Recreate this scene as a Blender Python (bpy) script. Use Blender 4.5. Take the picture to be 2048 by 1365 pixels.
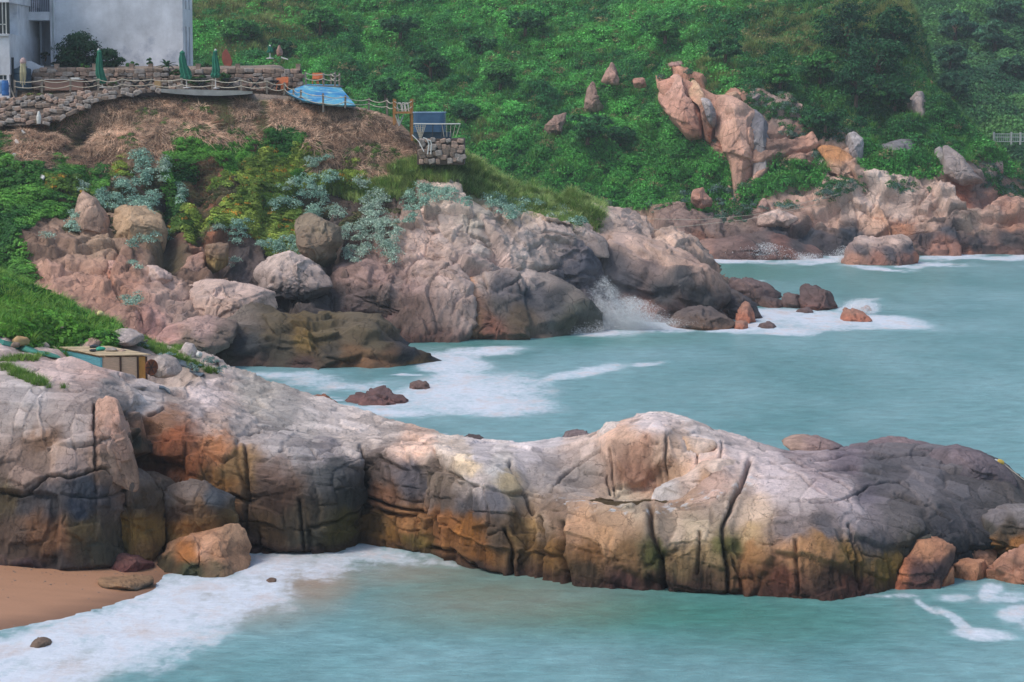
import bpy, math, random
import numpy as np
# ------------------------------------------------------------------ clear, camera, light
for o in list(bpy.data.objects): bpy.data.objects.remove(o)
S = bpy.context.scene
COL = S.collection
F = 4619.0; H = 15.1; PITCH = math.radians(5.958)
cam_d = bpy.data.cameras.new('camera'); cam = bpy.data.objects.new('camera', cam_d); COL.objects.link(cam)
cam_d.sensor_width = 36.0; cam_d.lens = 36.0 * F / 2048.0
cam_d.clip_start = 0.5; cam_d.clip_end = 3000.0
cam.location = (0, 0, H); cam.rotation_euler = (math.pi / 2 - PITCH, 0, 0)
S.camera = cam
W = bpy.data.worlds.new('World'); S.world = W; W.use_nodes = True
wn = W.node_tree.nodes; bg = wn['Background']
sky = wn.new('ShaderNodeTexSky'); sky.sky_type = 'NISHITA'; sky.sun_disc = False
SUN_EL = math.radians(56); SUN_ROT = math.radians(-108)     # sun from the upper left
sky.sun_elevation = SUN_EL; sky.sun_rotation = SUN_ROT
sky.air_density = 1.3; sky.dust_density = 2.5; sky.ozone_density = 1.2
W.node_tree.links.new(sky.outputs[0], bg.inputs[0]); bg.inputs[1].default_value = 0.15
sl = bpy.data.lights.new('sun', 'SUN'); sl.energy = 1.5; sl.angle = math.radians(14); sl.color = (1.0, 0.93, 0.86)
sun = bpy.data.objects.new('sun', sl); COL.objects.link(sun)
from mathutils import Vector
sd = Vector((math.sin(SUN_ROT) * math.cos(SUN_EL), math.cos(SUN_ROT) * math.cos(SUN_EL), math.sin(SUN_EL)))
sun.rotation_euler = sd.to_track_quat('Z', 'Y').to_euler()
S.view_settings.view_transform = 'Standard'; S.view_settings.look = 'None'
S.view_settings.exposure = 0.12; S.view_settings.gamma = 1.0; S.view_settings.use_curve_mapping = False
S.render.engine = 'CYCLES'

# ------------------------------------------------------------------ pixel -> world helpers
cp, sp = math.cos(PITCH), math.sin(PITCH)
def P(px, py, Y):
    a = (px - 1024) / F; b = (682.5 - py) / F
    t = Y / (cp + b * sp)
    return (a * t, Y, H + (-sp + b * cp) * t)
def WT(px, py, z=0.0):                       # the point at height z seen at a pixel
    b = (682.5 - py) / F
    t = (z - H) / (-sp + b * cp); a = (px - 1024) / F
    return (a * t, t * (cp + b * sp), z)
def Q(px, Y, z):                             # point at depth Y and height z, in the column of a pixel
    t = Y * cp - (z - H) * sp
    return ((px - 1024) / F * t, Y, z)
def proj(V):
    V = np.asarray(V, float)
    y, z = V[..., 1], V[..., 2] - H
    fwd = y * cp - z * sp; up = y * sp + z * cp
    return 1024 + F * V[..., 0] / fwd, 682.5 - F * up / fwd
def DY(py): return WT(1024, py)[1]

# ------------------------------------------------------------------ noise
rs = np.random.RandomState(7)
PERM = rs.permutation(256).astype(np.int64); PERM = np.concatenate([PERM, PERM, PERM])
GR = rs.normal(size=(256, 3)); GR /= np.linalg.norm(GR, axis=1)[:, None]; GR = GR.astype(np.float32)
RND = rs.rand(256, 4).astype(np.float32)
def hsh(i, j, k): return PERM[(PERM[(PERM[i & 255] + j) & 255] + k) & 255]
from concurrent.futures import ThreadPoolExecutor
POOL = ThreadPoolExecutor(4)
def chunked(fn, p, nout):
    p = np.asarray(p, np.float32); sh = p.shape[:-1]; q = p.reshape(-1, 3)
    if len(q) < 20000: return fn(p)
    r = list(POOL.map(fn, [q[i:i + 24000] for i in range(0, len(q), 24000)]))
    if nout == 1: return np.concatenate(r).reshape(sh)
    return tuple(np.concatenate([x[k] for x in r]).reshape(sh + r[0][k].shape[1:]) for k in range(len(r[0])))
def perlin(p): return chunked(_perlin, p, 1)
def worley(p, tilt=False): return chunked(lambda q: _worley(q, tilt), p, 2)
def _perlin(p):
    p = np.asarray(p, np.float32); fl_ = np.floor(p); ip = fl_.astype(np.int64); f = p - fl_
    u = f * f * f * (f * (f * 6 - 15) + 10); out = 0
    i, j, k = ip[..., 0], ip[..., 1], ip[..., 2]
    for di in (0, 1):
        wx = u[..., 0] if di else 1 - u[..., 0]
        for dj in (0, 1):
            wy = u[..., 1] if dj else 1 - u[..., 1]
            for dk in (0, 1):
                wz = u[..., 2] if dk else 1 - u[..., 2]
                g = GR[hsh(i + di, j + dj, k + dk)]
                out = out + wx * wy * wz * (g[..., 0] * (f[..., 0] - di) + g[..., 1] * (f[..., 1] - dj) + g[..., 2] * (f[..., 2] - dk))
    return out * 1.5
def fbm(p, o=4, gain=.5, lac=2.03, ridged=False):
    p = np.asarray(p, np.float32); a = 1.0; s = 0; t = 0
    for q in range(o):
        n = perlin(p + q * 17.3)
        if ridged: n = 1 - 2 * np.abs(n)
        s = s + a * n; t += a; a *= gain; p = p * lac
    return s / t
def _worley(p, tilt=False):
    p = np.asarray(p, np.float32); ip = np.floor(p).astype(np.int64); f = (p - ip).astype(np.float32)
    F1 = np.full(p.shape[:-1], 9.0, np.float32); F2 = F1.copy(); ID = np.zeros(p.shape[:-1], np.int64); DD = np.zeros(p.shape, np.float32)
    for di in (-1, 0, 1):
        for dj in (-1, 0, 1):
            for dk in (-1, 0, 1):
                h = hsh(ip[..., 0] + di, ip[..., 1] + dj, ip[..., 2] + dk)
                r = RND[h]
                dx = di + r[..., 0] - f[..., 0]; dy = dj + r[..., 1] - f[..., 1]; dz = dk + r[..., 2] - f[..., 2]
                d = np.sqrt(dx * dx + dy * dy + dz * dz)
                c = d < F1
                F2 = np.where(c, F1, np.minimum(F2, d)); ID = np.where(c, h, ID); F1 = np.where(c, d, F1)
                if tilt: DD = np.where(c[..., None], np.stack([dx, dy, dz], -1), DD)
    return (F1, F2, ID, -DD) if tilt else (F1, F2, ID)
def sstep(a, b, x):
    t = np.clip((x - a) / (b - a + 1e-9), 0, 1); return t * t * (3 - 2 * t)

# ------------------------------------------------------------------ colour helpers (sRGB judged by eye as seen, light on the rock not taken out)
def lin(c, k=1.0):
    c = np.asarray(c, float) / 255.0
    return np.clip(np.where(c <= .04045, c / 12.92, ((c + .055) / 1.055) ** 2.4) * k, 0, 0.85)
def desat(c, k=.0):
    g_ = (c * np.array([.3, .59, .11])).sum(-1, keepdims=True); return c * (1 - k) + g_ * k
def shepard(px, py, ctrl, power=3.2, yw=1.0):
    n = px.shape; px = np.asarray(px, np.float32).ravel(); py = np.asarray(py, np.float32).ravel()
    if px.size > 24000:
        ch = [(px[i:i + 24000], py[i:i + 24000]) for i in range(0, px.size, 24000)]
        return np.concatenate(list(POOL.map(lambda c: shepard(c[0], c[1], ctrl, power, yw), ch))).reshape(n + (3,))
    acc = np.zeros((px.size, 3), np.float32); wt = np.zeros(px.size, np.float32)
    for (cx, cy, c) in ctrl:
        d = (px - cx) ** 2 + ((py - cy) * yw) ** 2 + 9
        w = 1e6 / (d * d)
        acc += w[:, None] * lin(c)[None, :].astype(np.float32); wt += w
    return desat(acc / wt[:, None]).reshape(n + (3,))
def in_poly(px, py, poly):
    inside = np.zeros(px.shape, bool); n = len(poly)
    for i in range(n):
        x1, y1 = poly[i]; x2, y2 = poly[(i + 1) % n]
        if y1 == y2: continue
        c = ((y1 > py) != (y2 > py)) & (px < (x2 - x1) * (py - y1) / (y2 - y1) + x1)
        inside ^= c
    return inside
def seg_dist(px, py, pts, closed=False):
    d = np.full(px.shape, 1e9); n = len(pts)
    for i in range(n if closed else n - 1):
        x1, y1 = pts[i]; x2, y2 = pts[(i + 1) % n]
        vx, vy = x2 - x1, y2 - y1; L = vx * vx + vy * vy + 1e-9
        t = np.clip(((px - x1) * vx + (py - y1) * vy) / L, 0, 1)
        d = np.minimum(d, np.hypot(px - x1 - t * vx, py - y1 - t * vy))
    return d

# ------------------------------------------------------------------ object helpers
def mesh_from(name, V, Fc, cols=None, attrs=None, smooth=False):
    V = np.asarray(V, np.float32).reshape(-1, 3)
    me = bpy.data.meshes.new(name)
    if isinstance(Fc, np.ndarray):
        n, k = Fc.shape
        me.vertices.add(len(V)); me.vertices.foreach_set('co', V.ravel())
        me.loops.add(n * k); me.loops.foreach_set('vertex_index', Fc.astype(np.int32).ravel())
        me.polygons.add(n); me.polygons.foreach_set('loop_start', np.arange(0, n * k, k, dtype=np.int32))
        me.polygons.foreach_set('loop_total', np.full(n, k, np.int32))
        me.update(calc_edges=True)
    else:
        me.from_pydata([tuple(map(float, v)) for v in V], [], [tuple(f) for f in Fc]); me.update()
    me.validate()
    if cols is not None:
        a = me.attributes.new('col', 'FLOAT_COLOR', 'POINT')
        c = np.ones((len(V), 4), np.float32); c[:, :3] = np.asarray(cols).reshape(-1, 3); a.data.foreach_set('color', c.ravel())
    for k, v in (attrs or {}).items():
        a = me.attributes.new(k, 'FLOAT', 'POINT'); a.data.foreach_set('value', np.asarray(v, np.float32).ravel())
    if smooth: me.polygons.foreach_set('use_smooth', np.ones(len(me.polygons), bool))
    return me
def link(name, me, mat=None, parent=None, loc=None):
    o = bpy.data.objects.new(name, me); COL.objects.link(o)
    if mat and me is not None and not me.materials: me.materials.append(mat)
    if parent: o.parent = parent
    if loc is not None: o.location = loc
    return o
def tag(o, label=None, cat=None, group=None, kind=None):
    if label: o['label'] = label
    if cat: o['category'] = cat
    if group: o['group'] = group
    if kind: o['kind'] = kind
    return o
def thing(name, label, cat, loc, group=None):
    o = bpy.data.objects.new(name, None); COL.objects.link(o); o.location = loc; o.empty_display_size = .2
    return tag(o, label, cat, group)
class MB:                                     # collects boxes, tubes and sheets given in world coordinates
    def __init__(s): s.v = []; s.f = []
    def add(s, V, Fc):
        b = len(s.v); s.v += [tuple(map(float, v)) for v in V]; s.f += [tuple(b + i for i in f) for f in Fc]; return s
    def box(s, x0, x1, y0, y1, z0, z1):
        V = [(x, y, z) for z in (z0, z1) for y in (y0, y1) for x in (x0, x1)]
        return s.add(V, [(0, 2, 3, 1), (4, 5, 7, 6), (0, 1, 5, 4), (2, 6, 7, 3), (0, 4, 6, 2), (1, 3, 7, 5)])
    def beam(s, a, b, w, h=None):             # rectangular bar between two points
        h = h or w; a = Vector(a); b = Vector(b); d = (b - a).normalized()
        up = Vector((0, 0, 1)) if abs(d.z) < .9 else Vector((0, 1, 0))
        r = d.cross(up).normalized() * w / 2; u = r.cross(d).normalized() * h / 2
        V = [p + i * r + j * u for p in (a, b) for (i, j) in ((-1, -1), (1, -1), (1, 1), (-1, 1))]
        return s.add(V, [(3, 2, 1, 0), (4, 5, 6, 7), (0, 1, 5, 4), (1, 2, 6, 5), (2, 3, 7, 6), (3, 0, 4, 7)])
    def tube(s, pts, r, n=6):
        pts = [Vector(p) for p in pts]; V = []; m = len(pts)
        rr = r if isinstance(r, (list, tuple)) else [r] * m
        for i, p in enumerate(pts):
            d = (pts[min(i + 1, m - 1)] - pts[max(i - 1, 0)]).normalized()
            up = Vector((0, 0, 1)) if abs(d.z) < .9 else Vector((1, 0, 0))
            a = d.cross(up).normalized(); b = a.cross(d)
            for k in range(n):
                t = 2 * math.pi * k / n; V.append(p + (a * math.cos(t) + b * math.sin(t)) * rr[i])
        Fc = [(i * n + k, i * n + (k + 1) % n, (i + 1) * n + (k + 1) % n, (i + 1) * n + k) for i in range(m - 1) for k in range(n)]
        Fc += [tuple(range(n))[::-1], tuple((m - 1) * n + k for k in range(n))]
        return s.add(V, Fc)
    def poly(s, pts, d):                      # prism: polygon pts pushed by vector d
        n = len(pts); d = Vector(d); V = [Vector(p) for p in pts] + [Vector(p) + d for p in pts]
        return s.add(V, [tuple(range(n)), tuple(range(2 * n - 1, n - 1, -1))] + [(i, i + n, (i + 1) % n + n, (i + 1) % n) for i in range(n)])
    def lathe(s, c, prof, n=12):
        V = [(c[0] + r * math.cos(2 * math.pi * k / n), c[1] + r * math.sin(2 * math.pi * k / n), c[2] + z) for (r, z) in prof for k in range(n)]
        m = len(prof)
        return s.add(V, [(i * n + k, i * n + (k + 1) % n, (i + 1) * n + (k + 1) % n, (i + 1) * n + k) for i in range(m - 1) for k in range(n)] + [tuple(range(n))[::-1], tuple((m - 1) * n + k for k in range(n))])
    def build(s, name, mat, parent=None, label=None, smooth=False):
        V = np.array(s.v, float)
        if parent is not None:
            q = parent; off = np.zeros(3)
            while q is not None: off += np.array(q.location); q = q.parent
            V = V - off; o = link(name, mesh_from(name, V, s.f, smooth=smooth), mat, parent)
        else:
            c = np.array([V[:, 0].mean(), V[:, 1].mean(), V[:, 2].min()]); o = link(name, mesh_from(name, V - c, s.f, smooth=smooth), mat, None, c)
        if label: o['label'] = label
        return o

# ------------------------------------------------------------------ materials
def mat(name): m = bpy.data.materials.new(name); m.use_nodes = True; return m, m.node_tree.nodes, m.node_tree.links, m.node_tree.nodes['Principled BSDF']
def noise(n, l, scale, detail=6, rough=.6, coord='Object', stretch=None):
    tc = n.new('ShaderNodeTexCoord'); t = n.new('ShaderNodeTexNoise'); t.inputs['Scale'].default_value = scale
    t.inputs['Detail'].default_value = detail; t.inputs['Roughness'].default_value = rough
    src = tc.outputs[coord]
    if stretch:
        mp = n.new('ShaderNodeMapping'); mp.inputs['Scale'].default_value = stretch; l.new(src, mp.inputs[0]); src = mp.outputs[0]
    l.new(src, t.inputs['Vector']); return t.outputs['Fac']
def ramp(n, l, src, stops):
    r = n.new('ShaderNodeValToRGB'); e = r.color_ramp.elements
    while len(e) < len(stops): e.new(.5)
    for i, (p, c) in enumerate(stops):
        e[i].position = p; e[i].color = (c, c, c, 1) if not isinstance(c, (tuple, list, np.ndarray)) else (c[0], c[1], c[2], 1)
    l.new(src, r.inputs[0]); return r.outputs[0]
def mixc(n, l, a, b, fac, mode='MIX'):
    m = n.new('ShaderNodeMix'); m.data_type = 'RGBA'; m.blend_type = mode
    for s_, i in ((a, 6), (b, 7)):
        if hasattr(s_, 'links'): l.new(s_, m.inputs[i])
        else: m.inputs[i].default_value = (s_[0], s_[1], s_[2], 1)
    if hasattr(fac, 'links'): l.new(fac, m.inputs[0])
    else: m.inputs[0].default_value = fac
    return m.outputs[2]
def bump(n, l, b, src, strength, dist, prev=None):
    bn = n.new('ShaderNodeBump'); bn.inputs['Strength'].default_value = strength; bn.inputs['Distance'].default_value = dist
    l.new(src, bn.inputs['Height'])
    if prev is not None: l.new(prev, bn.inputs['Normal'])
    l.new(bn.outputs[0], b.inputs['Normal']); return bn.outputs[0]
def rock_material(name, sc, dist):
    m, n, l, b = mat(name)
    at = n.new('ShaderNodeAttribute'); at.attribute_name = 'col'
    n4 = noise(n, l, 26 * sc, 4, .75); n1 = noise(n, l, 1.1 * sc, 8, .65); n2 = noise(n, l, 9 * sc, 6, .7); n3 = noise(n, l, 3.2 * sc, 7, .68, stretch=(1.3, 1.3, .35))
    c = mixc(n, l, at.outputs['Color'], ramp(n, l, n1, [(.3, .74), (.5, 1.0), (.72, 1.16)]), .7, 'MULTIPLY')
    c = mixc(n, l, c, ramp(n, l, n3, [(.34, .5), (.44, .95), (.7, 1.1)]), .5, 'MULTIPLY')
    c = mixc(n, l, c, ramp(n, l, n2, [(.28, .55), (.5, 1.0), (.75, 1.25)]), .5, 'MULTIPLY')
    c = mixc(n, l, c, ramp(n, l, n4, [(.25, .4), (.42, 1.0), (.75, 1.25)]), .45, 'MULTIPLY')
    l.new(c, b.inputs['Base Color']); b.inputs['Roughness'].default_value = .82; b.inputs['Specular IOR Level'].default_value = .3
    vt = n.new('ShaderNodeTexVoronoi'); vt.feature = 'DISTANCE_TO_EDGE'; vt.inputs['Scale'].default_value = .9 * sc
    tc = n.new('ShaderNodeTexCoord'); nz = n.new('ShaderNodeTexNoise'); nz.inputs['Scale'].default_value = 1.3 * sc; nz.inputs['Detail'].default_value = 4
    l.new(tc.outputs['Object'], nz.inputs['Vector']); ad = mixc(n, l, tc.outputs['Object'], nz.outputs['Color'], .9, 'ADD')
    l.new(ad, vt.inputs['Vector']); cr = ramp(n, l, vt.outputs['Distance'], [(0, 0), (.03, 1)])
    p0 = bump(n, l, b, n4, .6, dist * .5); p1 = bump(n, l, b, n2, .6, dist, p0); p2 = bump(n, l, b, n3, .6, dist * 1.6, p1); bump(n, l, b, cr, .55, dist, p2)
    c = mixc(n, l, c, ramp(n, l, vt.outputs['Distance'], [(0, .35), (.022, 1)]), ramp(n, l, n1, [(.45, 0), (.6, .8)]), 'MULTIPLY'); l.new(c, b.inputs['Base Color'])
    return m
M = {}
M['rock_near'] = rock_material('granite_near', 1.6, .05)
M['rock_mid'] = rock_material('granite_mid', .9, .1)
M['rock_far'] = rock_material('granite_far', .6, .15)
def plain(name, c, rough=.7, var=.25, sc=6, metal=0, bmp=.01, emit=None, detail=6, stretch=None):
    m, n, l, b = mat(name); base = lin(c) if max(c) > 1 else c
    f = noise(n, l, sc, detail, .65, stretch=stretch)
    c_ = mixc(n, l, base, ramp(n, l, f, [(.3, 1 - var), (.7, 1 + var)]), 1, 'MULTIPLY')
    l.new(c_, b.inputs['Base Color']); b.inputs['Roughness'].default_value = rough; b.inputs['Metallic'].default_value = metal
    if bmp: bump(n, l, b, f, .5, bmp)
    return m
def leafmat(name, inst=True, trans=.25, rough=.6):
    m, n, l, b = mat(name); at = n.new('ShaderNodeAttribute'); at.attribute_name = 'col'
    if inst: at.attribute_type = 'INSTANCER'
    gm = n.new('ShaderNodeNewGeometry')
    v = ramp(n, l, gm.outputs['Random Per Island'], [(0, .55), (1, 1.4)])
    c = mixc(n, l, at.outputs['Color'], v, 1, 'MULTIPLY')
    l.new(c, b.inputs['Base Color']); b.inputs['Roughness'].default_value = rough; b.inputs['Specular IOR Level'].default_value = .25
    out = n['Material Output']; tr = n.new('ShaderNodeBsdfTranslucent'); l.new(c, tr.inputs[0]); mx = n.new('ShaderNodeMixShader'); mx.inputs[0].default_value = trans
    l.new(b.outputs[0], mx.inputs[1]); l.new(tr.outputs[0], mx.inputs[2]); l.new(mx.outputs[0], out.inputs[0])
    return m
M['leaf_i'] = leafmat('leaf_scatter'); M['leaf_o'] = leafmat('leaf_object', False)
def groundmat(name, sc=1.0):
    m, n, l, b = mat(name); at = n.new('ShaderNodeAttribute'); at.attribute_name = 'col'
    n1 = noise(n, l, 2.5 * sc, 8, .7); c = mixc(n, l, at.outputs['Color'], ramp(n, l, n1, [(.3, .55), (.7, 1.35)]), 1, 'MULTIPLY')
    l.new(c, b.inputs['Base Color']); b.inputs['Roughness'].default_value = .95; bump(n, l, b, n1, .8, .15); return m
M['ground'] = groundmat('soil_and_turf')
# ------------------------------------------------------------------ lofts
def hermite(C, t, ts):                        # C (K, ...) knots at t, evaluated at ts
    C = np.asarray(C, float); K = len(t)
    d = (C[1:] - C[:-1]) / (t[1:] - t[:-1]).reshape((-1,) + (1,) * (C.ndim - 1))
    m = np.zeros_like(C); m[0] = d[0]; m[-1] = d[-1]
    ok = d[1:] * d[:-1] > 0
    m[1:-1] = np.where(ok, 2 * d[1:] * d[:-1] / (d[1:] + d[:-1] + 1e-12), 0)     # monotone tangents: no overshoot
    m[1:-1] = .75 * m[1:-1] + .25 * (d[1:] + d[:-1]) / 2
    i = np.clip(np.searchsorted(t, ts, side='right') - 1, 0, K - 2)
    h = (t[i + 1] - t[i]); u = ((ts - t[i]) / h)
    sh = (-1,) + (1,) * (C.ndim - 1); u = u.reshape(sh); h = h.reshape(sh)
    return ((2 * u**3 - 3 * u**2 + 1) * C[i] + (u**3 - 2 * u**2 + u) * h * m[i] + (-2 * u**3 + 3 * u**2) * C[i + 1] + (u**3 - u**2) * h * m[i + 1])
def loft(stations, ncols, rowcounts):         # stations: K lists of R world points
    C = np.array(stations, float)             # K,R,3
    K, R = C.shape[:2]
    du = np.linalg.norm(np.diff(C, axis=0), axis=2).mean(1); tu = np.concatenate([[0], np.cumsum(du + .01)])
    G = hermite(C, tu, np.linspace(0, tu[-1], ncols))            # ncols,R,3
    G = G.transpose(1, 0, 2)                                      # R,ncols,3
    dv = np.linalg.norm(np.diff(C, axis=1), axis=2).mean(0); tv = np.concatenate([[0], np.cumsum(dv + .01)])
    ts = np.concatenate([np.linspace(tv[i], tv[i + 1], rowcounts[i], endpoint=False) for i in range(R - 1)] + [[tv[-1]]])
    return hermite(G, tv, ts)                                     # rows,ncols,3
def grid_normals(G):
    a = np.gradient(G, axis=0); b = np.gradient(G, axis=1)
    n = np.cross(b, a); n /= (np.linalg.norm(n, axis=2, keepdims=True) + 1e-9); return n
def grid_faces(r, c):
    i = np.arange(r - 1)[:, None] * c + np.arange(c - 1)[None, :]; i = i.ravel()
    return np.stack([i, i + 1, i + 1 + c, i + c], 1)
def blur(A, k, it=2):
    for _ in range(it):
        for ax in (0, 1):
            B = np.moveaxis(A, ax, 0); n_ = B.shape[0]
            c_ = np.concatenate([np.repeat(B[:1], k + 1, 0), B, np.repeat(B[-1:], k, 0)], 0).cumsum(0)
            A = np.moveaxis((c_[2 * k + 1:] - c_[:n_]) / (2 * k + 1), 0, ax)
    return A
def blocks(Pw, scale, off, groove, w, seed=0, warp=.35, facet=1.0):
    q = (Pw / np.asarray(scale)).astype(np.float32) + seed
    q = q + warp * np.stack([perlin(q * 1.3 + 5), perlin(q * 1.3 + 31), perlin(q * 1.3 + 77)], -1) + .10 * np.stack([perlin(q * 6 + 5), perlin(q * 6 + 31), perlin(q * 6 + 77)], -1)
    f1, f2, idn, dl = worley(q, True); e = f2 - f1
    fac = (dl * GR[idn]).sum(-1) * off * facet
    r = RND[idn][..., 1]
    mod = sstep(-.25, .35, perlin(q * .7 + 11))      # joints open in places and close in others
    return fac * sstep(0, w, e) + off * (r - .5) * sstep(0, w * 1.6, e) * 1.6 - groove * np.exp(-(e / w) ** 2) * (.25 + .75 * mod), idn

def joints(Pw, ang, sp, off, groove, w, seed=0, warp=.25, dip=.1):
    """three families of near plane joints: straight edged blocks pushed in and out"""
    ca, sa = math.cos(ang), math.sin(ang); x, y, z = Pw[..., 0], Pw[..., 1], Pw[..., 2]
    C3 = [ca * x + sa * y + .12 * z, -sa * x + ca * y + dip * z, z + dip * x]
    wv_ = [perlin(Pw / (max(sp) * 1.4) + seed * 1.7 + k * 19) for k in range(3)]; ids = []; e = 9.0
    fine_ = perlin(Pw / (min(sp) * .22) + seed)
    for k in range(3):
        t = C3[k] / sp[k] + wv_[k] * warp * 1.6 + .035 * fine_ + seed * .37
        t = t + (0 if k == 0 else 1) * .8 * (RND[(ids[0] * 13 + seed + k) & 255][..., 2] if k else 0); i0 = np.floor(t).astype(np.int64); f = t - i0
        j0 = .5 + .42 * (RND[(i0 * 7 + seed + k * 31) & 255][..., 0] - .5) * 2 * .8       # one joint at an uneven place in every cell
        side = f > j0; ii = np.where(side, i0, i0 - 1); d = np.abs(f - j0) * sp[k]
        ids.append(ii); e = np.minimum(e, d)
    ids[2] = ids[2] // 1; h = hsh(ids[0] + seed, ids[1], ids[2]); r = RND[h]
    mod = sstep(-.1, .45, perlin(Pw / (max(sp) * .55) + 11 + seed))
    g_ = GR[h]; tl = (g_[..., 0] * (wv_[0]) + g_[..., 2] * wv_[1]) * off
    return (off * (r[..., 1] - .5) * 2 + tl) * sstep(0, w * 1.3, e) - groove * np.exp(-(e / w) ** 2) * (.08 + .92 * mod), h
# ================================================================== FOREGROUND HEADLAND
fs = []
def st(px, base, pts, crest, back=6.0):
    p0 = WT(px, base, -.05); p0 = (p0[0], p0[1] - .25, -.9)
    row = [p0] + [P(*q) if len(q) == 3 else P(px, q[0], q[1]) for q in pts]
    row.append(P(*crest)); c = row[-1]
    row.append((c[0] + .3, c[1] + back * .4, c[2] * .45)); row.append((c[0] + .6, c[1] + back, -1.2)); fs.append(row)
st(-420, 1165, [(980, 73.2), (800, 75.5), (700, 83), (560, 92)], (-420, 420, 103), 14)
st(-180, 1165, [(980, 73.2), (800, 75.5), (700, 83), (600, 90)], (-180, 470, 101), 14)
st(0, 1162, [(980, 73.0), (798, 75.3), (705, 82), (640, 88)], (0, 552, 98), 14)
st(120, 1162, [(960, 73.0), (798, 75.3), (730, 81), (675, 87)], (110, 612, 96), 12)
st(200, 1152, [(960, 73.4), (802, 75.6), (740, 81), (700, 86)], (200, 655, 95), 12)
st(245, 1140, [(960, 74.6), (815, 76.6), (758, 81), (715, 86)], (270, 672, 94), 10)
st(290, 1125, [(960, 77.2), (822, 78.4), (772, 81.5), (735, 86)], (330, 690, 94), 10)
st(360, 1112, [(950, 77.0), (858, 78.0), (795, 82), (755, 87)], (410, 712, 93), 9)
st(430, 1107, [(970, 77.1), (885, 78.2), (820, 82.5), (785, 87)], (465, 740, 92), 8)
st(490, 1105, [(1000, 76.6), (905, 77.9), (840, 82.5), (808, 86.5)], (525, 764, 92), 8)
st(560, 1108, [(1010, 76.3), (914, 77.7), (855, 82), (826, 86)], (600, 786, 91), 7)
st(640, 1109, [(1010, 76.4), (921, 77.7), (870, 82), (845, 86)], (690, 812, 90.5), 7)
st(700, 1096, [(1000, 77.6), (915, 78.6), (882, 82), (862, 85.5)], (760, 840, 90), 6)
st(722, 1090, [(1000, 78.7), (911, 79.6), (887, 82), (868, 85.5)], (800, 852, 89.5), 6)
st(790, 1096, [(1000, 77.6), (906, 78.7), (892, 81.5), (880, 85)], (860, 866, 89), 6)
st(860, 1108, [(1000, 76.4), (906, 77.6), (896, 80.5), (886, 84)], (915, 878, 88), 5)
st(900, 1122, [(1020, 75.0), (908, 76.4), (900, 79.5), (891, 83)], (960, 884, 87.5), 5)
st(960, 1146, [(1040, 73.4), (922, 75.0), (903, 79), (894, 82.5)], (1020, 888, 87), 5)
st(1020, 1155, [(1060, 73.0), (945, 75.0), (907, 78.5), (896, 82)], (1070, 886, 86), 4)
st(1065, 1162, [(1090, 73.2), (985, 74.9), (915, 77.8), (896, 81)], (1110, 879, 85), 4)
st(1130, 1170, [(1090, 71.9), (1010, 73.1), (950, 76.5), (900, 79.5)], (1160, 872, 84.5), 4)
st(1200, 1178, [(1090, 71.3), (1010, 72.5), (985, 75.6), (885, 77.9)], (1205, 862, 83), 4)
st(1240, 1182, [(1090, 71.1), (1010, 72.3), (996, 75.8), (868, 77.2)], (1250, 842, 82), 4)
st(1300, 1185, [(1090, 70.8), (1008, 72.1), (995, 75.7), (862, 77.0)], (1300, 832, 82), 4)
st(1360, 1188, [(1090, 70.6), (1000, 72.2), (978, 75.0), (876, 77.4)], (1370, 842, 82.2), 4)
st(1440, 1192, [(1090, 70.4), (985, 72.2), (930, 75.2), (893, 78.6)], (1450, 866, 82.5), 4)
st(1480, 1195, [(1090, 70.6), (985, 72.4), (935, 75.2), (905, 78.8)], (1500, 880, 82.5), 4)
st(1560, 1199, [(1100, 70.1), (1000, 71.7), (940, 75.2), (913, 79)], (1580, 900, 82), 4)
st(1650, 1203, [(1110, 69.8), (1010, 71.4), (950, 75.2), (915, 79.5)], (1665, 898, 82.5), 4)
st(1740, 1194, [(1110, 70.4), (1020, 71.9), (960, 75.5), (915, 80)], (1760, 888, 83), 4)
st(1840, 1172, [(1110, 71.6), (1035, 72.9), (975, 76), (925, 80.5)], (1860, 890, 83.5), 4)
st(1930, 1140, [(1090, 73.8), (1038, 74.8), (985, 77), (938, 80.5)], (1930, 904, 83.5), 4)
st(1995, 1122, [(1080, 75.4), (1038, 76.2), (998, 77.8), (955, 80.3)], (1985, 920, 82.5), 3)
st(2028, 1108, [(1078, 76.8), (1045, 77.3), (1015, 78.1), (985, 79.6)], (2022, 946, 81), 3)
st(2040, 1104, [(1080, 77.3), (1060, 77.8), (1035, 78.5), (1010, 79.4)], (2036, 990, 80.3), 2)
fs.append([(c[0] + .12 if i else c[0] + .05, c[1], -1.4) for i, c in enumerate(fs[-1])])
FC = 1020
G = loft(fs, FC, [78, 76, 62, 40, 40, 8, 5])
PXF, PYF = proj(G)
N = grid_normals(G)
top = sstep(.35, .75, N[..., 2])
left_ = sstep(330, 230, PXF)
d1, id1 = joints(G, .18, (2.3, 3.2, 1.9), .26, .26, .06, 3)
d2, id2 = joints(G, -.25, (.85, 1.3, .8), .085, .10, .032, 9, .4)
d3, id3 = blocks(G, (.42, .6, .7), .05, .03, .10, 15, .5)
vert = fbm(G / np.array([.55, .9, 2.6]), 5, .55, ridged=True)                     # vertical fluting of the faces
sheet = fbm(np.stack([G[..., 0] * .22 - G[..., 2] * .3, G[..., 1] * 1.4, (G[..., 2] + .12 * G[..., 0]) * 3.2], -1), 5, .6, ridged=True)
big = fbm(G / 4.2, 3) ; fine = fbm(G / .35, 4, .6)
fl = 1 - top
strz = sstep(300, 420, PXF) * sstep(1000, 900, PXF)
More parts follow.
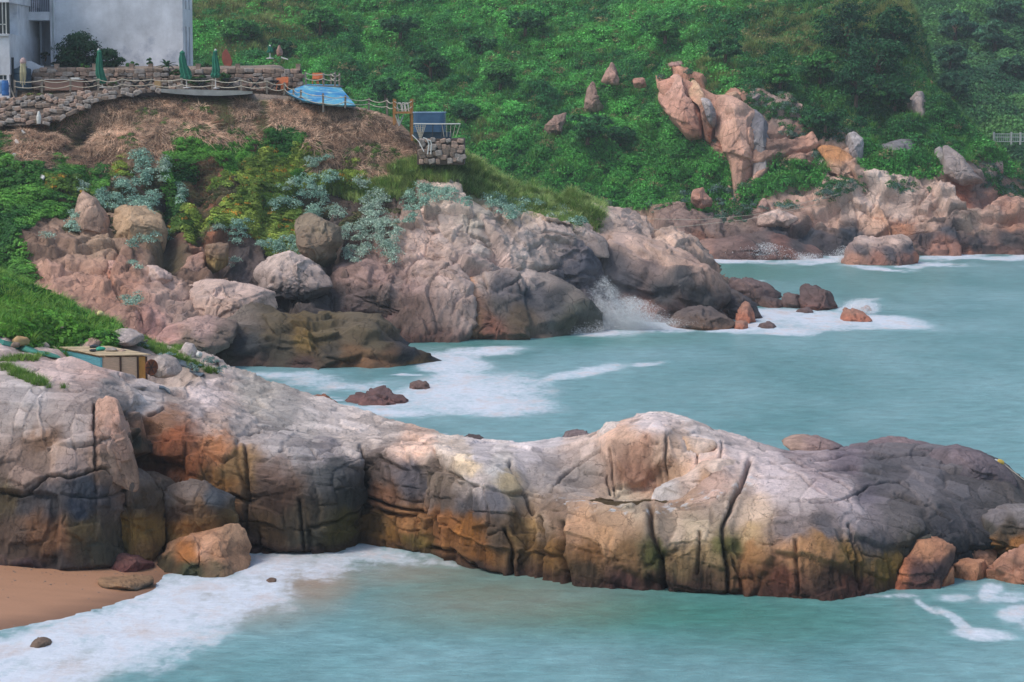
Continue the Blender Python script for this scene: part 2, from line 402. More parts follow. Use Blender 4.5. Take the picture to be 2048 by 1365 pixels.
D = .30 * big + d1 * (1.0 * fl + .30 * top) + d2 * (1.0 * fl + .45 * top) + d3 * (.6 * fl + .12 * top) + .07 * vert * fl + (.03 + .17 * strz) * sheet * top + .012 * fine
low = sstep(1040, 1120, PYF) * sstep(960, 1100, PXF)
flu = fbm(G / np.array([.28, .6, 1.8]), 4, .6, ridged=True); D += low * .13 * flu - low * .12 * sstep(.25, .6, -fbm(G / np.array([.7, 1, 2.6]) + 3, 3))
# hand laid joints of the real rock (where they run in the photograph)
GRV = [(8, .55, [(243, 815), (248, 870), (268, 930), (276, 950)]), (3, .28, [(0, 980), (40, 990), (60, 985), (95, 950), (140, 960), (205, 938), (215, 945)]),
       (3.5, .25, [(190, 805), (187, 880), (190, 945)]), (3, .18, [(190, 880), (235, 905), (240, 950)]),
       (5, .25, [(492, 905), (498, 990), (492, 1080)]), (5, .3, [(722, 905), (728, 980), (716, 1030)]), (3.5, .35, [(725, 990), (790, 1015), (868, 1028)]),
       (3, .18, [(780, 915), (800, 1000), (795, 1050), (810, 1085)]), (3, .2, [(870, 905), (872, 1010), (860, 1060)]), (4, .3, [(865, 1095), (905, 1105), (950, 1140), (1000, 1148)]),
       (4, .3, [(1022, 925), (1050, 980), (1065, 1030)]), (5, .4, [(1010, 1060), (1025, 1090), (1020, 1150)]), (5, .45, [(1085, 1040), (1090, 1090), (1085, 1165)]), (6, .5, [(1125, 1050), (1130, 1110), (1140, 1180)]),
       (6, .45, [(1300, 1010), (1302, 1060), (1320, 1110), (1330, 1180)]), (5, .4, [(1500, 930), (1470, 990), (1448, 1050), (1450, 1120), (1455, 1190)]),
       (4, .25, [(1700, 1050), (1712, 1110), (1718, 1180)]), (4, .22, [(1400, 1060), (1395, 1150)]), (4, .22, [(1590, 1090), (1600, 1190)]),
       (2.5, .14, [(1620, 1005), (1680, 1000), (1740, 970), (1800, 965)]), (2.5, .16, [(1790, 985), (1860, 1010), (1900, 1040)]),
       (3, .2, [(1850, 935), (1900, 945), (1960, 960)]), (3, .16, [(1600, 925), (1700, 915), (1850, 912)]),
       (2.5, .14, [(1170, 945), (1215, 950), (1225, 990)]), (2.5, .18, [(1395, 880), (1395, 930)]), (2.5, .15, [(1440, 890), (1440, 925)]), (3, .2, [(1330, 875), (1335, 990)]),
       (3, .2, [(300, 828), (330, 815), (400, 850), (450, 890)]), (2.5, .14, [(420, 850), (470, 880), (520, 870)]), (2.5, .12, [(560, 915), (610, 905), (640, 930)]),
       (5, .35, [(480, 1080), (560, 1108), (620, 1108)]), (3, .25, [(600, 1000), (610, 1100)]), (3, .14, [(1222, 900), (1232, 990)]), (3, .14, [(1100, 980), (1150, 930), (1200, 900)]),
       (2.5, .1, [(1630, 950), (1700, 935), (1760, 940)]), (2.5, .1, [(1540, 930), (1600, 960), (1650, 990)]), (2.5, .1, [(1560, 920), (1640, 955), (1700, 975)])]
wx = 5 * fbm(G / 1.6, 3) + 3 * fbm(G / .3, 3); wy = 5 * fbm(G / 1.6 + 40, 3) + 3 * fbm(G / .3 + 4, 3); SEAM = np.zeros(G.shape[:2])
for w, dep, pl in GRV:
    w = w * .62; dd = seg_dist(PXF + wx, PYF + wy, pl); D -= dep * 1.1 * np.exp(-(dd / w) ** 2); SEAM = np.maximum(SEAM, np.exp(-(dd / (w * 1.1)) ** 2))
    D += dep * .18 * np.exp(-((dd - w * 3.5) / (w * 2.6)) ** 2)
edge = np.ones(G.shape[:2]); edge[:, -14:] = np.linspace(1, 0, 14)[None, :]
N = blur(N, 4, 2); N /= np.linalg.norm(N, axis=2, keepdims=True) + 1e-9
pool = in_poly(PXF, PYF, [(1175, 1004), (1200, 992), (1235, 1000), (1330, 1000), (1340, 994), (1250, 1010)])
G2 = G + N * (D * edge)[..., None]
# hollow in which the shack stands, and the swell of rock in front of it
fx_ = sstep(1.6, .2, np.maximum(np.abs(G2[..., 0] + 15.3) - 1.9, 0)) * sstep(1.5, .2, np.maximum(np.abs(G2[..., 1] - 86.2) - 2.0, 0))
G2[..., 2] -= .95 * fx_
PXt, PYt = proj(G2); ln_ = np.interp(PXt, [60, 100, 128, 199, 276, 300, 330], [690, 694, 706, 735, 752, 756, 740]) + 2.5 * fbm(G / .8, 3)
tt_ = (G2[..., 1]) / (cp + (682.5 - ln_) / F * sp); zl_ = H + (-sp + (682.5 - ln_) / F * cp) * tt_
msk_ = (PXt > 60) & (PXt < 330) & (G2[..., 1] > 78.5) & (G2[..., 1] < 84.35); G2[..., 2] = np.where(msk_, np.minimum(G2[..., 2], zl_), G2[..., 2])
CF = [(60, 830, (196, 180, 172)), (150, 850, (196, 178, 170)), (100, 900, (176, 150, 134)), (50, 950, (170, 144, 130)), (220, 870, (182, 146, 128)), (240, 920, (172, 132, 110)), (200, 935, (165, 135, 115)), (150, 930, (160, 140, 132)), (90, 880, (150, 118, 96)),
 (50, 1010, (84, 80, 82)), (110, 1000, (90, 88, 92)), (150, 1020, (60, 68, 82)), (170, 980, (70, 76, 86)), (70, 1060, (150, 110, 82)), (30, 1080, (120, 98, 84)), (110, 1085, (150, 108, 78)), (50, 1145, (70, 52, 58)), (160, 1060, (110, 92, 62)), (190, 1100, (84, 80, 66)), (120, 1140, (80, 72, 70)), (10, 1000, (120, 105, 80)),
 (262, 880, (60, 58, 46)), (290, 860, (150, 108, 82)), (330, 840, (172, 128, 100)), (345, 880, (160, 96, 64)), (380, 930, (140, 84, 52)), (430, 900, (166, 112, 76)), (450, 960, (136, 96, 52)), (400, 975, (110, 80, 50)), (350, 990, (80, 50, 42)), (310, 950, (110, 70, 52)), (480, 940, (130, 102, 68)),
 (540, 960, (100, 80, 70)), (560, 1000, (96, 72, 58)), (600, 1050, (84, 74, 60)), (650, 960, (78, 78, 78)), (700, 1000, (62, 64, 60)), (540, 1060, (96, 74, 50)), (690, 1060, (88, 82, 44)), (620, 1090, (70, 68, 58)), (510, 1090, (80, 60, 50)),
 (760, 950, (96, 82, 76)), (745, 1045, (118, 90, 54)), (775, 1000, (120, 84, 62)), (830, 960, (104, 98, 102)), (825, 1050, (186, 132, 84)), (800, 1075, (140, 100, 48)), (885, 960, (136, 118, 102)), (895, 1050, (176, 116, 68)), (900, 1000, (120, 104, 94)), (840, 1080, (120, 100, 50)),
 (950, 965, (200, 184, 176)), (940, 930, (220, 196, 166)), (985, 1000, (116, 112, 116)), (940, 1010, (110, 104, 106)), (935, 1060, (186, 122, 60)), (1000, 1070, (100, 82, 66)), (960, 1110, (150, 98, 50)), (1040, 1070, (122, 96, 60)), (1045, 1130, (92, 70, 48)), (950, 1138, (60, 56, 36)), (1015, 960, (180, 160, 128)),
 (100, 730, (206, 180, 170)), (200, 720, (200, 168, 156)), (60, 790, (186, 176, 172)), (230, 785, (168, 156, 150)), (300, 800, (212, 198, 192)), (400, 815, (206, 188, 182)), (350, 760, (190, 172, 160)), (480, 860, (170, 158, 152)), (430, 855, (176, 154, 142)), (560, 885, (168, 158, 154)), (600, 900, (150, 142, 140)), (650, 905, (140, 132, 132)), (620, 860, (190, 178, 170)), (520, 800, (176, 166, 156)), (650, 845, (206, 192, 184)), (700, 885, (206, 190, 180)), (760, 862, (196, 180, 170)), (840, 895, (214, 180, 160)), (900, 892, (210, 192, 178)), (560, 830, (160, 152, 146)),
 (960, 905, (218, 206, 204)), (1050, 905, (214, 202, 200)), (1080, 945, (176, 164, 158)), (1150, 950, (172, 158, 148)), (1000, 940, (218, 208, 200)), (1150, 905, (204, 182, 170)), (1100, 880, (190, 180, 178)),
 (1250, 880, (214, 176, 152)), (1270, 950, (198, 150, 124)), (1270, 900, (206, 160, 134)), (1345, 905, (214, 182, 158)), (1300, 845, (226, 208, 202)), (1400, 880, (214, 198, 190)), (1350, 955, (206, 168, 138)), (1420, 955, (214, 178, 160)), (1480, 900, (212, 194, 188)), (1550, 950, (204, 188, 186)), (1600, 1000, (198, 182, 178)), (1500, 1030, (204, 178, 156)), (1250, 998, (190, 172, 150)),
 (1640, 950, (176, 158, 158)), (1690, 925, (118, 106, 112)), (1750, 950, (98, 94, 96)), (1850, 930, (110, 104, 106)), (1950, 960, (102, 97, 98)), (1800, 1020, (116, 108, 106)), (1900, 1050, (84, 80, 82)), (1710, 1020, (176, 162, 162)), (1690, 985, (180, 164, 162)), (1730, 985, (108, 100, 106)), (2010, 1000, (88, 82, 80)), (1600, 900, (150, 134, 134)), (1740, 1040, (130, 120, 120)),
 (1150, 1060, (190, 148, 116)), (1230, 1040, (192, 156, 126)), (1120, 1030, (150, 124, 104)), (1180, 1110, (140, 100, 62)), (1250, 1110, (134, 102, 68)), (1180, 1150, (80, 64, 46)), (1250, 1165, (104, 70, 64)), (1210, 1080, (196, 152, 114)), (1070, 1090, (110, 82, 46)), (1105, 1110, (120, 86, 46)), (1060, 1060, (150, 120, 80)), (1090, 1050, (176, 150, 128)),
 (1330, 1060, (180, 158, 138)), (1350, 1120, (140, 114, 80)), (1320, 1110, (96, 96, 52)), (1400, 1060, (178, 158, 134)), (1400, 1110, (150, 126, 92)), (1400, 1160, (88, 66, 50)), (1500, 1070, (190, 160, 122)), (1500, 1110, (164, 120, 78)), (1500, 1160, (116, 78, 52)), (1580, 1060, (126, 114, 112)), (1600, 1110, (164, 122, 86)), (1560, 1165, (128, 78, 60)), (1650, 1165, (70, 52, 44)), (1700, 1115, (146, 114, 66)), (1750, 1080, (86, 82, 84)), (1650, 1060, (110, 104, 106)), (1780, 1140, (134, 106, 52)), (1700, 1180, (104, 66, 54)), (1830, 1100, (80, 78, 68)), (1640, 1090, (150, 112, 74)), (1455, 1090, (100, 96, 56)), (1310, 1170, (88, 62, 48)), (1450, 1020, (176, 156, 140)), (1900, 1100, (60, 62, 64))]
sx = 26 * fbm(G / .9 + 9, 4) ; sy = 30 * fbm(G / np.array([.6, .9, 1.6]) + 60, 4)
CC = shepard(PXF + sx, PYF + sy, CF) * (.80 + .30 * top)[..., None]  # light on the tops and shade on the faces put into the colour
strk = fbm(G / np.array([.22, .5, 2.2]) + 20, 4); CC *= (1 + (.6 * strk * fl)[..., None])
drip = sstep(.12, .42, fbm(G / np.array([.34, .8, 3.6]) + 120, 5)) * fl * sstep(-.3, .3, fbm(G / 2.2 + 15, 3)); CC *= (1 - .55 * drip)[..., None]
line_ = fbm(np.stack([G[..., 0] * .3 - G[..., 2] * .4, G[..., 1] * 2.2, (G[..., 2] + .12 * G[..., 0]) * 6], -1) + 5, 4, .6, ridged=True)
CC *= (1 + (.34 * line_ * top * (.35 + .65 * strz)))[..., None]
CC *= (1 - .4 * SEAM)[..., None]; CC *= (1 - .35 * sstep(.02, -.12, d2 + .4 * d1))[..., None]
CC *= (1 + .18 * (RND[id2][..., 2] - .5) * 2 * 1.0)[..., None]
gz = G2[..., 2]; CC *= (1 - .25 * sstep(.35, .7, fbm(G / np.array([1.2, 1.6, 2.2]) + 31, 5)) )[..., None]
wetm = sstep(.45, .12, gz + .25 * fbm(G / .5, 3)); CC = CC * (1 - .6 * wetm[..., None]) + lin((70, 44, 42)) * .6 * wetm[..., None] * .6
# white salt and bird streaks around the ledge pool
sw = sstep(.12, .3, fbm(G / .28 + 8, 4)) * np.exp(-(seg_dist(PXF, PYF, [(1115, 1003), (1180, 1012), (1250, 1022), (1320, 1015), (1400, 985), (1460, 980), (1500, 960)]) / 9) ** 2)
CC += sw[..., None] * (np.array([.6, .62, .64]) - CC) * .8
CC += (pool * 1.0)[..., None] * (lin((80, 62, 30)) - CC)
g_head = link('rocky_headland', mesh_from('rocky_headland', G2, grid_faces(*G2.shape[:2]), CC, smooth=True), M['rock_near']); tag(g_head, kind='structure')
FGRID = (G2, PXF, PYF, N)

# ================================================================== TERRACE HEADLAND (middle distance)
ZT = P(1024, 183, 165)[2]                     # terrace level
ZG = P(1024, 138, 170)[2]                     # garden level behind the stone wall
ms = []
def mst(px, pts, up, end=0):
    row = [P(px, y, Y) for (y, Y) in pts]
    e = row[-1]; dx = e[0] / e[1]
    if up == 'G':  row += [(dx * 169.6, 169.6, e[2] - .25), (dx * 170.1, 170.1, ZG - .1), (dx * 190, 190, ZG), (dx * 205, 205, -2)]
    elif up == 'T': row += [(dx * 169.6, 169.6, e[2] - .25), (dx * 171, 171, e[2] - .4), (dx * 183, 183, e[2] - 3), (dx * 200, 200, -2)]
    else: row += [(dx * (e[1] + 2), e[1] + 2, e[2] - .2), (dx * (e[1] + 5), e[1] + 5, e[2] - 1.2), (dx * (e[1] + 12), e[1] + 12, e[2] * .35), (dx * (e[1] + 22), e[1] + 22, -2)]
    ms.append(row)
mst(-500, [(760, 124), (640, 134), (500, 146), (380, 154), (280, 160), (190, 164)], 'G')
mst(-200, [(760, 124), (640, 134), (500, 146), (385, 154), (285, 160), (190, 164)], 'G')
mst(0, [(760, 124), (640, 135), (500, 146), (390, 153), (285, 161), (198, 164.5)], 'G')
mst(150, [(760, 124), (640, 136), (500, 147), (400, 154), (285, 161.5), (187, 165)], 'G')
mst(300, [(752, 126), (640, 137), (520, 147), (410, 155), (290, 161), (184, 165)], 'G')
mst(400, [(745, 128), (640, 140), (540, 149), (420, 156), (290, 161), (184, 165)], 'G')
mst(500, [(722, 134), (630, 145), (530, 151), (420, 157), (300, 162), (188, 165)], 'G')
mst(560, [(710, 137), (625, 147), (525, 152), (420, 157.5), (305, 162), (192, 165)], 'G')
mst(625, [(700, 139.5), (620, 148), (520, 153), (420, 158), (312, 162), (202, 165)], 'T')
mst(700, [(690, 142), (610, 150), (500, 154), (410, 159), (320, 162), (212, 165)], 'T')
mst(780, [(688, 143.2), (600, 149), (500, 154), (420, 158), (335, 162), (234, 165)], 'T')
mst(850, [(685, 144), (580, 149), (500, 153), (420, 158), (350, 162), (292, 165)], 'R')
mst(930, [(682, 144.6), (570, 150), (480, 154), (420, 158), (375, 162), (322, 165)], 'R')
mst(1000, [(667, 149), (560, 153), (480, 156), (430, 159), (395, 162), (358, 166)], 'R')
mst(1100, [(664, 150.3), (560, 155), (490, 158), (450, 160), (425, 163), (400, 168)], 'R')
mst(1200, [(660, 152), (570, 158), (510, 161), (470, 163), (440, 166), (418, 172)], 'R')
mst(1300, [(645, 157), (590, 162), (545, 165), (505, 167), (480, 170), (458, 174)], 'R')
mst(1400, [(642, 158), (610, 162), (580, 164), (555, 166), (535, 169), (520, 172)], 'R')
mst(1450, [(642, 158.2), (622, 161), (604, 162.5), (588, 164.5), (578, 167), (570, 169)], 'R')
for r_ in ms:
    r_[0] = (r_[0][0], r_[0][1], -1.0)
ms.append([(c[0] + .8, c[1], -2.0) for c in ms[-1]])
MG = loft(ms, 720, [36, 62, 68, 66, 56, 8, 4, 5, 3])
PXM, PYM = proj(MG); NM = grid_normals(MG)
soilm = sstep(345, 300, PYM + 14 * fbm(MG / 3, 3)) * sstep(905, 860, PXM)
flat = sstep(164.9, 165.4, MG[..., 1]) * sstep(960, 840, PXM)
m1, idm1 = joints(MG, .3, (5.2, 6, 4.0), .75, .6, .14, 21)
m2, idm2 = joints(MG, -.35, (2.0, 2.6, 1.9), .26, .26, .08, 25, .4)
m3, idm3 = blocks(MG, (.9, 1.1, 1.3), .12, .08, .10, 29, .5)
flm = 1 - sstep(.4, .8, NM[..., 2])
dia = fbm(np.stack([(MG[..., 0] - .55 * MG[..., 2]) * .16, MG[..., 1] * .45, (MG[..., 2] + .5 * MG[..., 0]) * 1.3], -1), 5, .6, ridged=True)
DM = (.26 * dia + 1.0 * fbm(MG / 8, 3) + m1 + m2 + m3 * .9 + .22 * fbm(MG / np.array([1.0, 2, 3.5]), 5, .55, ridged=True)) * (1 - .9 * soilm) + soilm * (1.7 * fbm(MG / np.array([3.2, 3, 2.4]), 5, .58) + .45 * fbm(MG / .9, 4, ridged=True)) + .05 * fbm(MG / .7, 3)
for pl, dep, w in [([(400, 350), (408, 420), (395, 480)], 1.3, 22), ([(340, 400), (335, 470), (345, 520)], 1.6, 16), ([(450, 500), (430, 560), (520, 600)], 1.5, 18), ([(665, 480), (660, 560), (690, 640)], 1.6, 14), ([(170, 262), (150, 285)], 1.2, 30), ([(320, 530), (390, 560)], 1.2, 14)]:
    DM -= dep * np.exp(-(seg_dist(PXM, PYM, pl) / w) ** 2)
PUSH = np.zeros(MG.shape[:2])
LOBES = [([(798, 472), (831, 429), (887, 401), (933, 411), (976, 429), (1028, 468), (1060, 460), (1127, 475), (1160, 488), (1203, 561), (1200, 620), (1173, 656), (1012, 663), (930, 679), (800, 679), (700, 660), (660, 620), (659, 534), (732, 521)], 2.2, 16),
         ([(1055, 416), (1094, 426), (1160, 404), (1235, 434), (1270, 474), (1385, 520), (1452, 575), (1460, 645), (1235, 645), (1190, 580), (1190, 490), (1080, 460)], 2.4, 14),
         ([(32, 477), (103, 479), (160, 440), (210, 440), (267, 417), (318, 431), (330, 489), (400, 505), (454, 496), (448, 537), (540, 520), (580, 505), (660, 450), (684, 500), (660, 560), (690, 600), (640, 640), (480, 640), (400, 660), (300, 655), (60, 600)], .7, 14)]
for pl_, h_, w_ in LOBES:
    q1, q2 = PXM + 10 * fbm(MG / 2.5, 3), PYM + 10 * fbm(MG / 2.5 + 9, 3); sd_ = seg_dist(q1, q2, pl_, True) * np.where(in_poly(q1, q2, pl_), 1, -1); PUSH = np.maximum(PUSH, h_ * sstep(-w_, w_ * .6, sd_))
wz_ = sstep(300, 230, PXM) * sstep(285, 255, PYM) * (MG[..., 1] < 165.2); DM = DM * (1 - .75 * wz_) - .9 * wz_
DM *= (1 - flat)
DM *= 1 - sstep(3.5, .5, MG[-1 - 0, :, 2][None, :] * 0 + (165 - MG[..., 1])) * (MG[..., 1] < 165.2) * .85 * (PXM < 860)
DM -= .5 * sstep(4, 1, 165 - MG[..., 1]) * (MG[..., 1] < 165.2) * (PXM < 860) * (np.sin(PXM / 40) * .2 + .8)
em = np.ones(MG.shape[:2]); em[:, -12:] = np.linspace(1, 0, 12)[None, :]
NMb = blur(NM, 4, 2); NMb /= np.linalg.norm(NMb, axis=2, keepdims=True) + 1e-9
MG2 = MG + NMb * (DM * em)[..., None]
MG2[..., 1] -= PUSH * em; MG2[..., 2] -= PUSH * em * .12; MG2[..., 0] *= 1 - PUSH * em / MG[..., 1]
K_D, K_S = (160, 132, 110), (130, 102, 82)
CM = [(60, 300, (150, 128, 112)), (150, 220, K_D), (250, 230, K_D), (350, 215, K_S), (420, 205, (92, 70, 58)), (500, 200, (98, 74, 60)), (430, 240, (120, 84, 62)), (600, 250, K_S), (700, 260, (140, 112, 94)), (760, 290, (146, 118, 98)), (820, 310, (140, 116, 96)), (730, 240, (150, 120, 90)), (180, 270, (60, 52, 50)), (330, 290, (120, 100, 84)), (250, 300, K_D), (480, 260, (140, 96, 70)),
 (400, 370, (150, 100, 78)), (410, 420, (158, 104, 80)), (405, 470, (150, 100, 76)), (340, 440, (60, 54, 50)), (350, 400, (56, 52, 48)), (450, 400, (80, 74, 50)), (540, 370, (74, 72, 44)), (600, 400, (80, 76, 60)), (690, 400, (78, 66, 58)), (780, 400, (90, 76, 66)), (660, 470, (86, 76, 70)),
 (60, 420, (70, 70, 44)), (20, 450, (50, 60, 36)), (60, 470, (110, 88, 74)), (110, 500, (150, 122, 104)), (180, 480, (160, 134, 112)), (100, 570, (176, 138, 120)), (180, 600, (174, 134, 114)), (240, 600, (170, 128, 108)), (250, 640, (172, 134, 118)), (60, 620, (150, 116, 100)), (300, 650, (176, 134, 122)), (330, 600, (190, 158, 142)), (380, 650, (164, 138, 124)), (150, 660, (150, 120, 100)),
 (340, 520, (90, 80, 60)), (430, 520, (150, 118, 100)), (390, 560, (130, 104, 88)), (470, 520, (80, 72, 70)), (520, 560, (110, 96, 92)), (560, 600, (84, 76, 76)), (600, 620, (90, 80, 74)), (640, 600, (74, 70, 70)), (620, 560, (130, 114, 104)), (680, 560, (124, 104, 96)), (720, 560, (130, 104, 98)), (700, 620, (84, 70, 68)), (740, 640, (110, 84, 80)), (800, 640, (90, 74, 66)), (720, 600, (90, 76, 72)),
 (800, 560, (150, 124, 116)), (850, 500, (196, 168, 154)), (900, 430, (196, 174, 160)), (950, 460, (190, 170, 158)), (1000, 430, (186, 164, 150)), (950, 520, (190, 166, 156)), (1050, 500, (186, 168, 158)), (1100, 480, (170, 152, 142)), (1150, 520, (104, 98, 100)), (1130, 560, (96, 92, 96)), (1200, 560, (84, 82, 88)), (1100, 440, (206, 180, 160)), (1180, 430, (220, 190, 172)), (1230, 450, (210, 182, 166)), (1250, 500, (170, 150, 138)), (1320, 490, (196, 168, 150)), (1400, 540, (170, 146, 132)), (1280, 560, (88, 82, 84)), (1350, 590, (84, 78, 78)), (1420, 600, (88, 80, 76)), (1270, 620, (150, 106, 88)), (1430, 560, (150, 128, 114)), (950, 370, (110, 120, 70)), (1080, 400, (120, 130, 80)), (1000, 390, (110, 110, 80))]
wsx = 22 * fbm(MG / 2.2 + 9, 4); wsy = 24 * fbm(MG / 2.2 + 60, 4)
CCM = shepard(PXM + wsx, PYM + wsy, CM) * (1.08 + .2 * dia)[..., None]
CCM *= (1 + .5 * fbm(MG / np.array([.6, 1.2, 3.5]) + 20, 4) * (1 - soilm))[..., None] * (1 + .3 * (RND[idm2][..., 2] - .5))[..., None]
paving = sstep(164.6, 165.0, MG[..., 1]) * sstep(800, 700, PXM)
CCM += paving[..., None] * (lin((150, 134, 120)) - CCM)
wetm = sstep(1.0, .3, MG2[..., 2] + .5 * fbm(MG, 3)); CCM = CCM * (1 - .6 * wetm[..., None]) + lin((96, 62, 52)) * .45 * wetm[..., None]
tag(link('sea_cliff', mesh_from('sea_cliff', MG2, grid_faces(*MG2.shape[:2]), CCM, smooth=True), M['rock_mid']), kind='structure')
del ms

# ================================================================== FAR COAST AND HILL
hs = []
def hst(px, pts, crest=None):
    row = [P(px, y, Y) for (y, Y) in pts]
    row[0] = (row[0][0], row[0][1], -1.0)
    if crest: row.append(P(crest[0], crest[1], crest[2])); e = row[-1]; row += [(e[0] + 4, e[1] + 12, e[2] - 4), (e[0] + 8, e[1] + 40, -3)]
    hs.append(row)
for px in (150, 500, 900): hst(px, [(517, 221), (470, 226), (425, 232), (300, 244), (150, 262), (0, 284)], (px, -170, 312))
hst(1100, [(517, 221), (480, 225), (430, 231), (300, 243), (150, 262), (0, 284)], (1100, -170, 312))
hst(1250, [(515, 222), (475, 227), (422, 232), (300, 243), (150, 260), (0, 284)], (1250, -165, 312))
hst(1350, [(514, 222.5), (455, 228), (408, 233), (285, 241), (150, 253), (0, 282)], (1350, -160, 310))
hst(1450, [(512, 223.5), (445, 230), (400, 235), (270, 240), (165, 246), (0, 278)], (1450, -150, 308))
hst(1550, [(511, 224), (432, 230), (388, 234), (290, 238), (190, 243), (0, 275)], (1550, -140, 305))
hst(1650, [(510, 224.5), (432, 229), (374, 234), (290, 239), (200, 246), (10, 272)], (1650, -120, 300))
hst(1740, [(510, 224.5), (432, 228), (358, 232), (300, 237), (228, 245), (70, 265)], (1750, -70, 285))
hst(1800, [(510, 225), (432, 228), (360, 232), (305, 237), (232, 245), (120, 257)], (1810, 20, 268))
hst(1840, [(510, 225), (430, 228), (366, 232), (310, 237), (240, 244), (190, 250)], (1838, 140, 257))
hst(1880, [(510, 225), (430, 228), (372, 232), (325, 237), (270, 243), (230, 248)], (1878, 200, 252))
hst(1950, [(510, 225), (436, 228), (395, 231), (360, 235), (325, 240), (300, 244)], (1960, 278, 249))
hst(2048, [(510, 225), (448, 228), (420, 231), (402, 235), (385, 239), (372, 243)], (2050, 358, 248))
hst(2200, [(510, 225), (470, 228), (450, 231), (435, 234), (425, 238), (420, 242)], (2200, 414, 247))
hst(2400, [(510, 225), (480, 228), (465, 231), (455, 234), (450, 238), (448, 242)], (2400, 444, 247))
HG = loft(hs, 580, [44, 48, 50, 32, 32, 18, 4, 3])
PXH, PYH = proj(HG); NH = grid_normals(HG)
rk = np.zeros(HG.shape[:2])                    # bare rock zone: shore band
shore = np.interp(PXH, [300, 1100, 1180, 1260, 1350, 1430, 1500, 1560, 1660, 1720, 1780, 1850, 1900, 1960, 2048, 2300], [400, 405, 408, 418, 425, 420, 418, 400, 385, 345, 352, 352, 345, 330, 365, 420])
rk = sstep(-6, 6, PYH - shore + 9 * fbm(HG / 3, 4))
cliffp = [(1318, 165), (1350, 150), (1400, 150), (1430, 185), (1480, 185), (1540, 180), (1590, 210), (1600, 270), (1640, 285), (1700, 270), (1722, 300), (1718, 400), (1650, 400), (1640, 340), (1550, 335), (1510, 380), (1480, 420), (1455, 415), (1460, 340), (1420, 290), (1370, 270), (1330, 220)]
cx_ = PXH + 16 * fbm(HG / 2.5 + 3, 4); cy_ = PYH + 12 * fbm(HG / 2.5 + 13, 4)
rk = np.maximum(rk, in_poly(cx_, cy_, cliffp) * 1.0)
h1, idh1 = joints(HG, .3, (7, 7, 5), 1.0, .8, .2, 41); h2, idh2 = joints(HG, -.3, (2.8, 3, 2.6), .4, .4, .12, 45, .4); h3, idh3 = blocks(HG, (1.2, 1.4, 1.5), .2, .15, .1, 47)
bushy = np.abs(fbm(HG / 5.5 + 3, 4, .55))
DH = rk * (1.0 * fbm(HG / 9, 3) + h1 + h2 + h3 + .25 * fbm(HG / 1.5, 3)) + (1 - rk) * (5.5 * (bushy - .12) + 1.8 * fbm(HG / 14, 2) + .5 * fbm(HG / 1.6, 3))
sdc = seg_dist(cx_, cy_, cliffp, True) * np.where(in_poly(cx_, cy_, cliffp), 1, -1); PH = 1.3 * sstep(-16, 6, sdc)
DH *= sstep(0, 40, np.arange(HG.shape[0])[::-1])[:, None]
NHb = blur(NH, 4, 2); NHb /= np.linalg.norm(NHb, axis=2, keepdims=True) + 1e-9
HG2 = HG + NHb * DH[..., None]; HG2[..., 1] -= PH; HG2[..., 0] *= 1 - PH / HG[..., 1]
HGR = [(1350, 190, (204, 150, 126)), (1420, 220, (196, 146, 122)), (1460, 260, (200, 150, 128)), (1560, 230, (150, 130, 120)), (1600, 290, (196, 150, 130)), (1540, 300, (150, 120, 106)), (1680, 300, (180, 150, 130)), (1700, 350, (200, 160, 138)), (1490, 380, (204, 158, 138)), (1170, 420, (196, 160, 142)), (1250, 440, (190, 158, 144)), (1200, 480, (170, 140, 126)), (1300, 415, (170, 140, 122)), (1350, 470, (170, 142, 130)), (1420, 460, (150, 128, 118)), (1350, 495, (120, 92, 82)), (1280, 470, (176, 150, 136)), (1400, 500, (140, 98, 80)), (1480, 480, (110, 92, 86)), (1500, 500, (130, 96, 82)), (1560, 500, (120, 84, 74)), (1480, 440, (150, 128, 116)), (1550, 440, (206, 170, 154)), (1600, 430, (196, 160, 142)), (1550, 470, (70, 72, 80)), (1620, 470, (60, 66, 76)), (1700, 465, (66, 70, 78)), (1640, 495, (70, 66, 70)), (1650, 430, (210, 176, 158)), (1700, 400, (210, 182, 166)), (1750, 380, (216, 192, 178)), (1760, 430, (214, 172, 146)), (1800, 400, (212, 186, 172)), (1800, 450, (196, 140, 110)), (1850, 390, (206, 176, 160)), (1860, 440, (200, 166, 148)), (1900, 400, (210, 182, 166)), (1900, 460, (74, 74, 80)), (1850, 475, (90, 78, 78)), (1880, 495, (160, 116, 100)), (1950, 440, (190, 160, 142)), (1950, 480, (76, 72, 76)), (1980, 430, (200, 164, 146)), (2020, 470, (90, 82, 82)), (2030, 440, (180, 134, 112)), (2010, 500, (120, 90, 82)), (1940, 500, (160, 112, 94)), (1930, 370, (170, 110, 90)), (2000, 395, (176, 130, 112)), (2040, 410, (190, 150, 130)), (1960, 345, (160, 140, 130)), (1780, 500, (90, 80, 80)), (2200, 470, (150, 120, 104)), (1000, 450, (150, 120, 100))]
cR = shepard(PXH + 16 * fbm(HG / 3 + 9, 4), PYH + 14 * fbm(HG / 3 + 60, 4), HGR) * (1 + .45 * fbm(HG / np.array([1, 2, 5]) + 20, 4))[..., None] * (1 + .35 * (RND[idh2][..., 2] - .5))[..., None]
gn = fbm(HG / 9 + 5, 4)
cG = lin((52, 100, 50)) * (1 + .5 * gn)[..., None]
CH = cR * rk[..., None] + cG * (1 - rk)[..., None]
tag(link('hillside', mesh_from('hillside', HG2, grid_faces(*HG2.shape[:2]), CH, smooth=True), M['rock_far']), kind='structure')
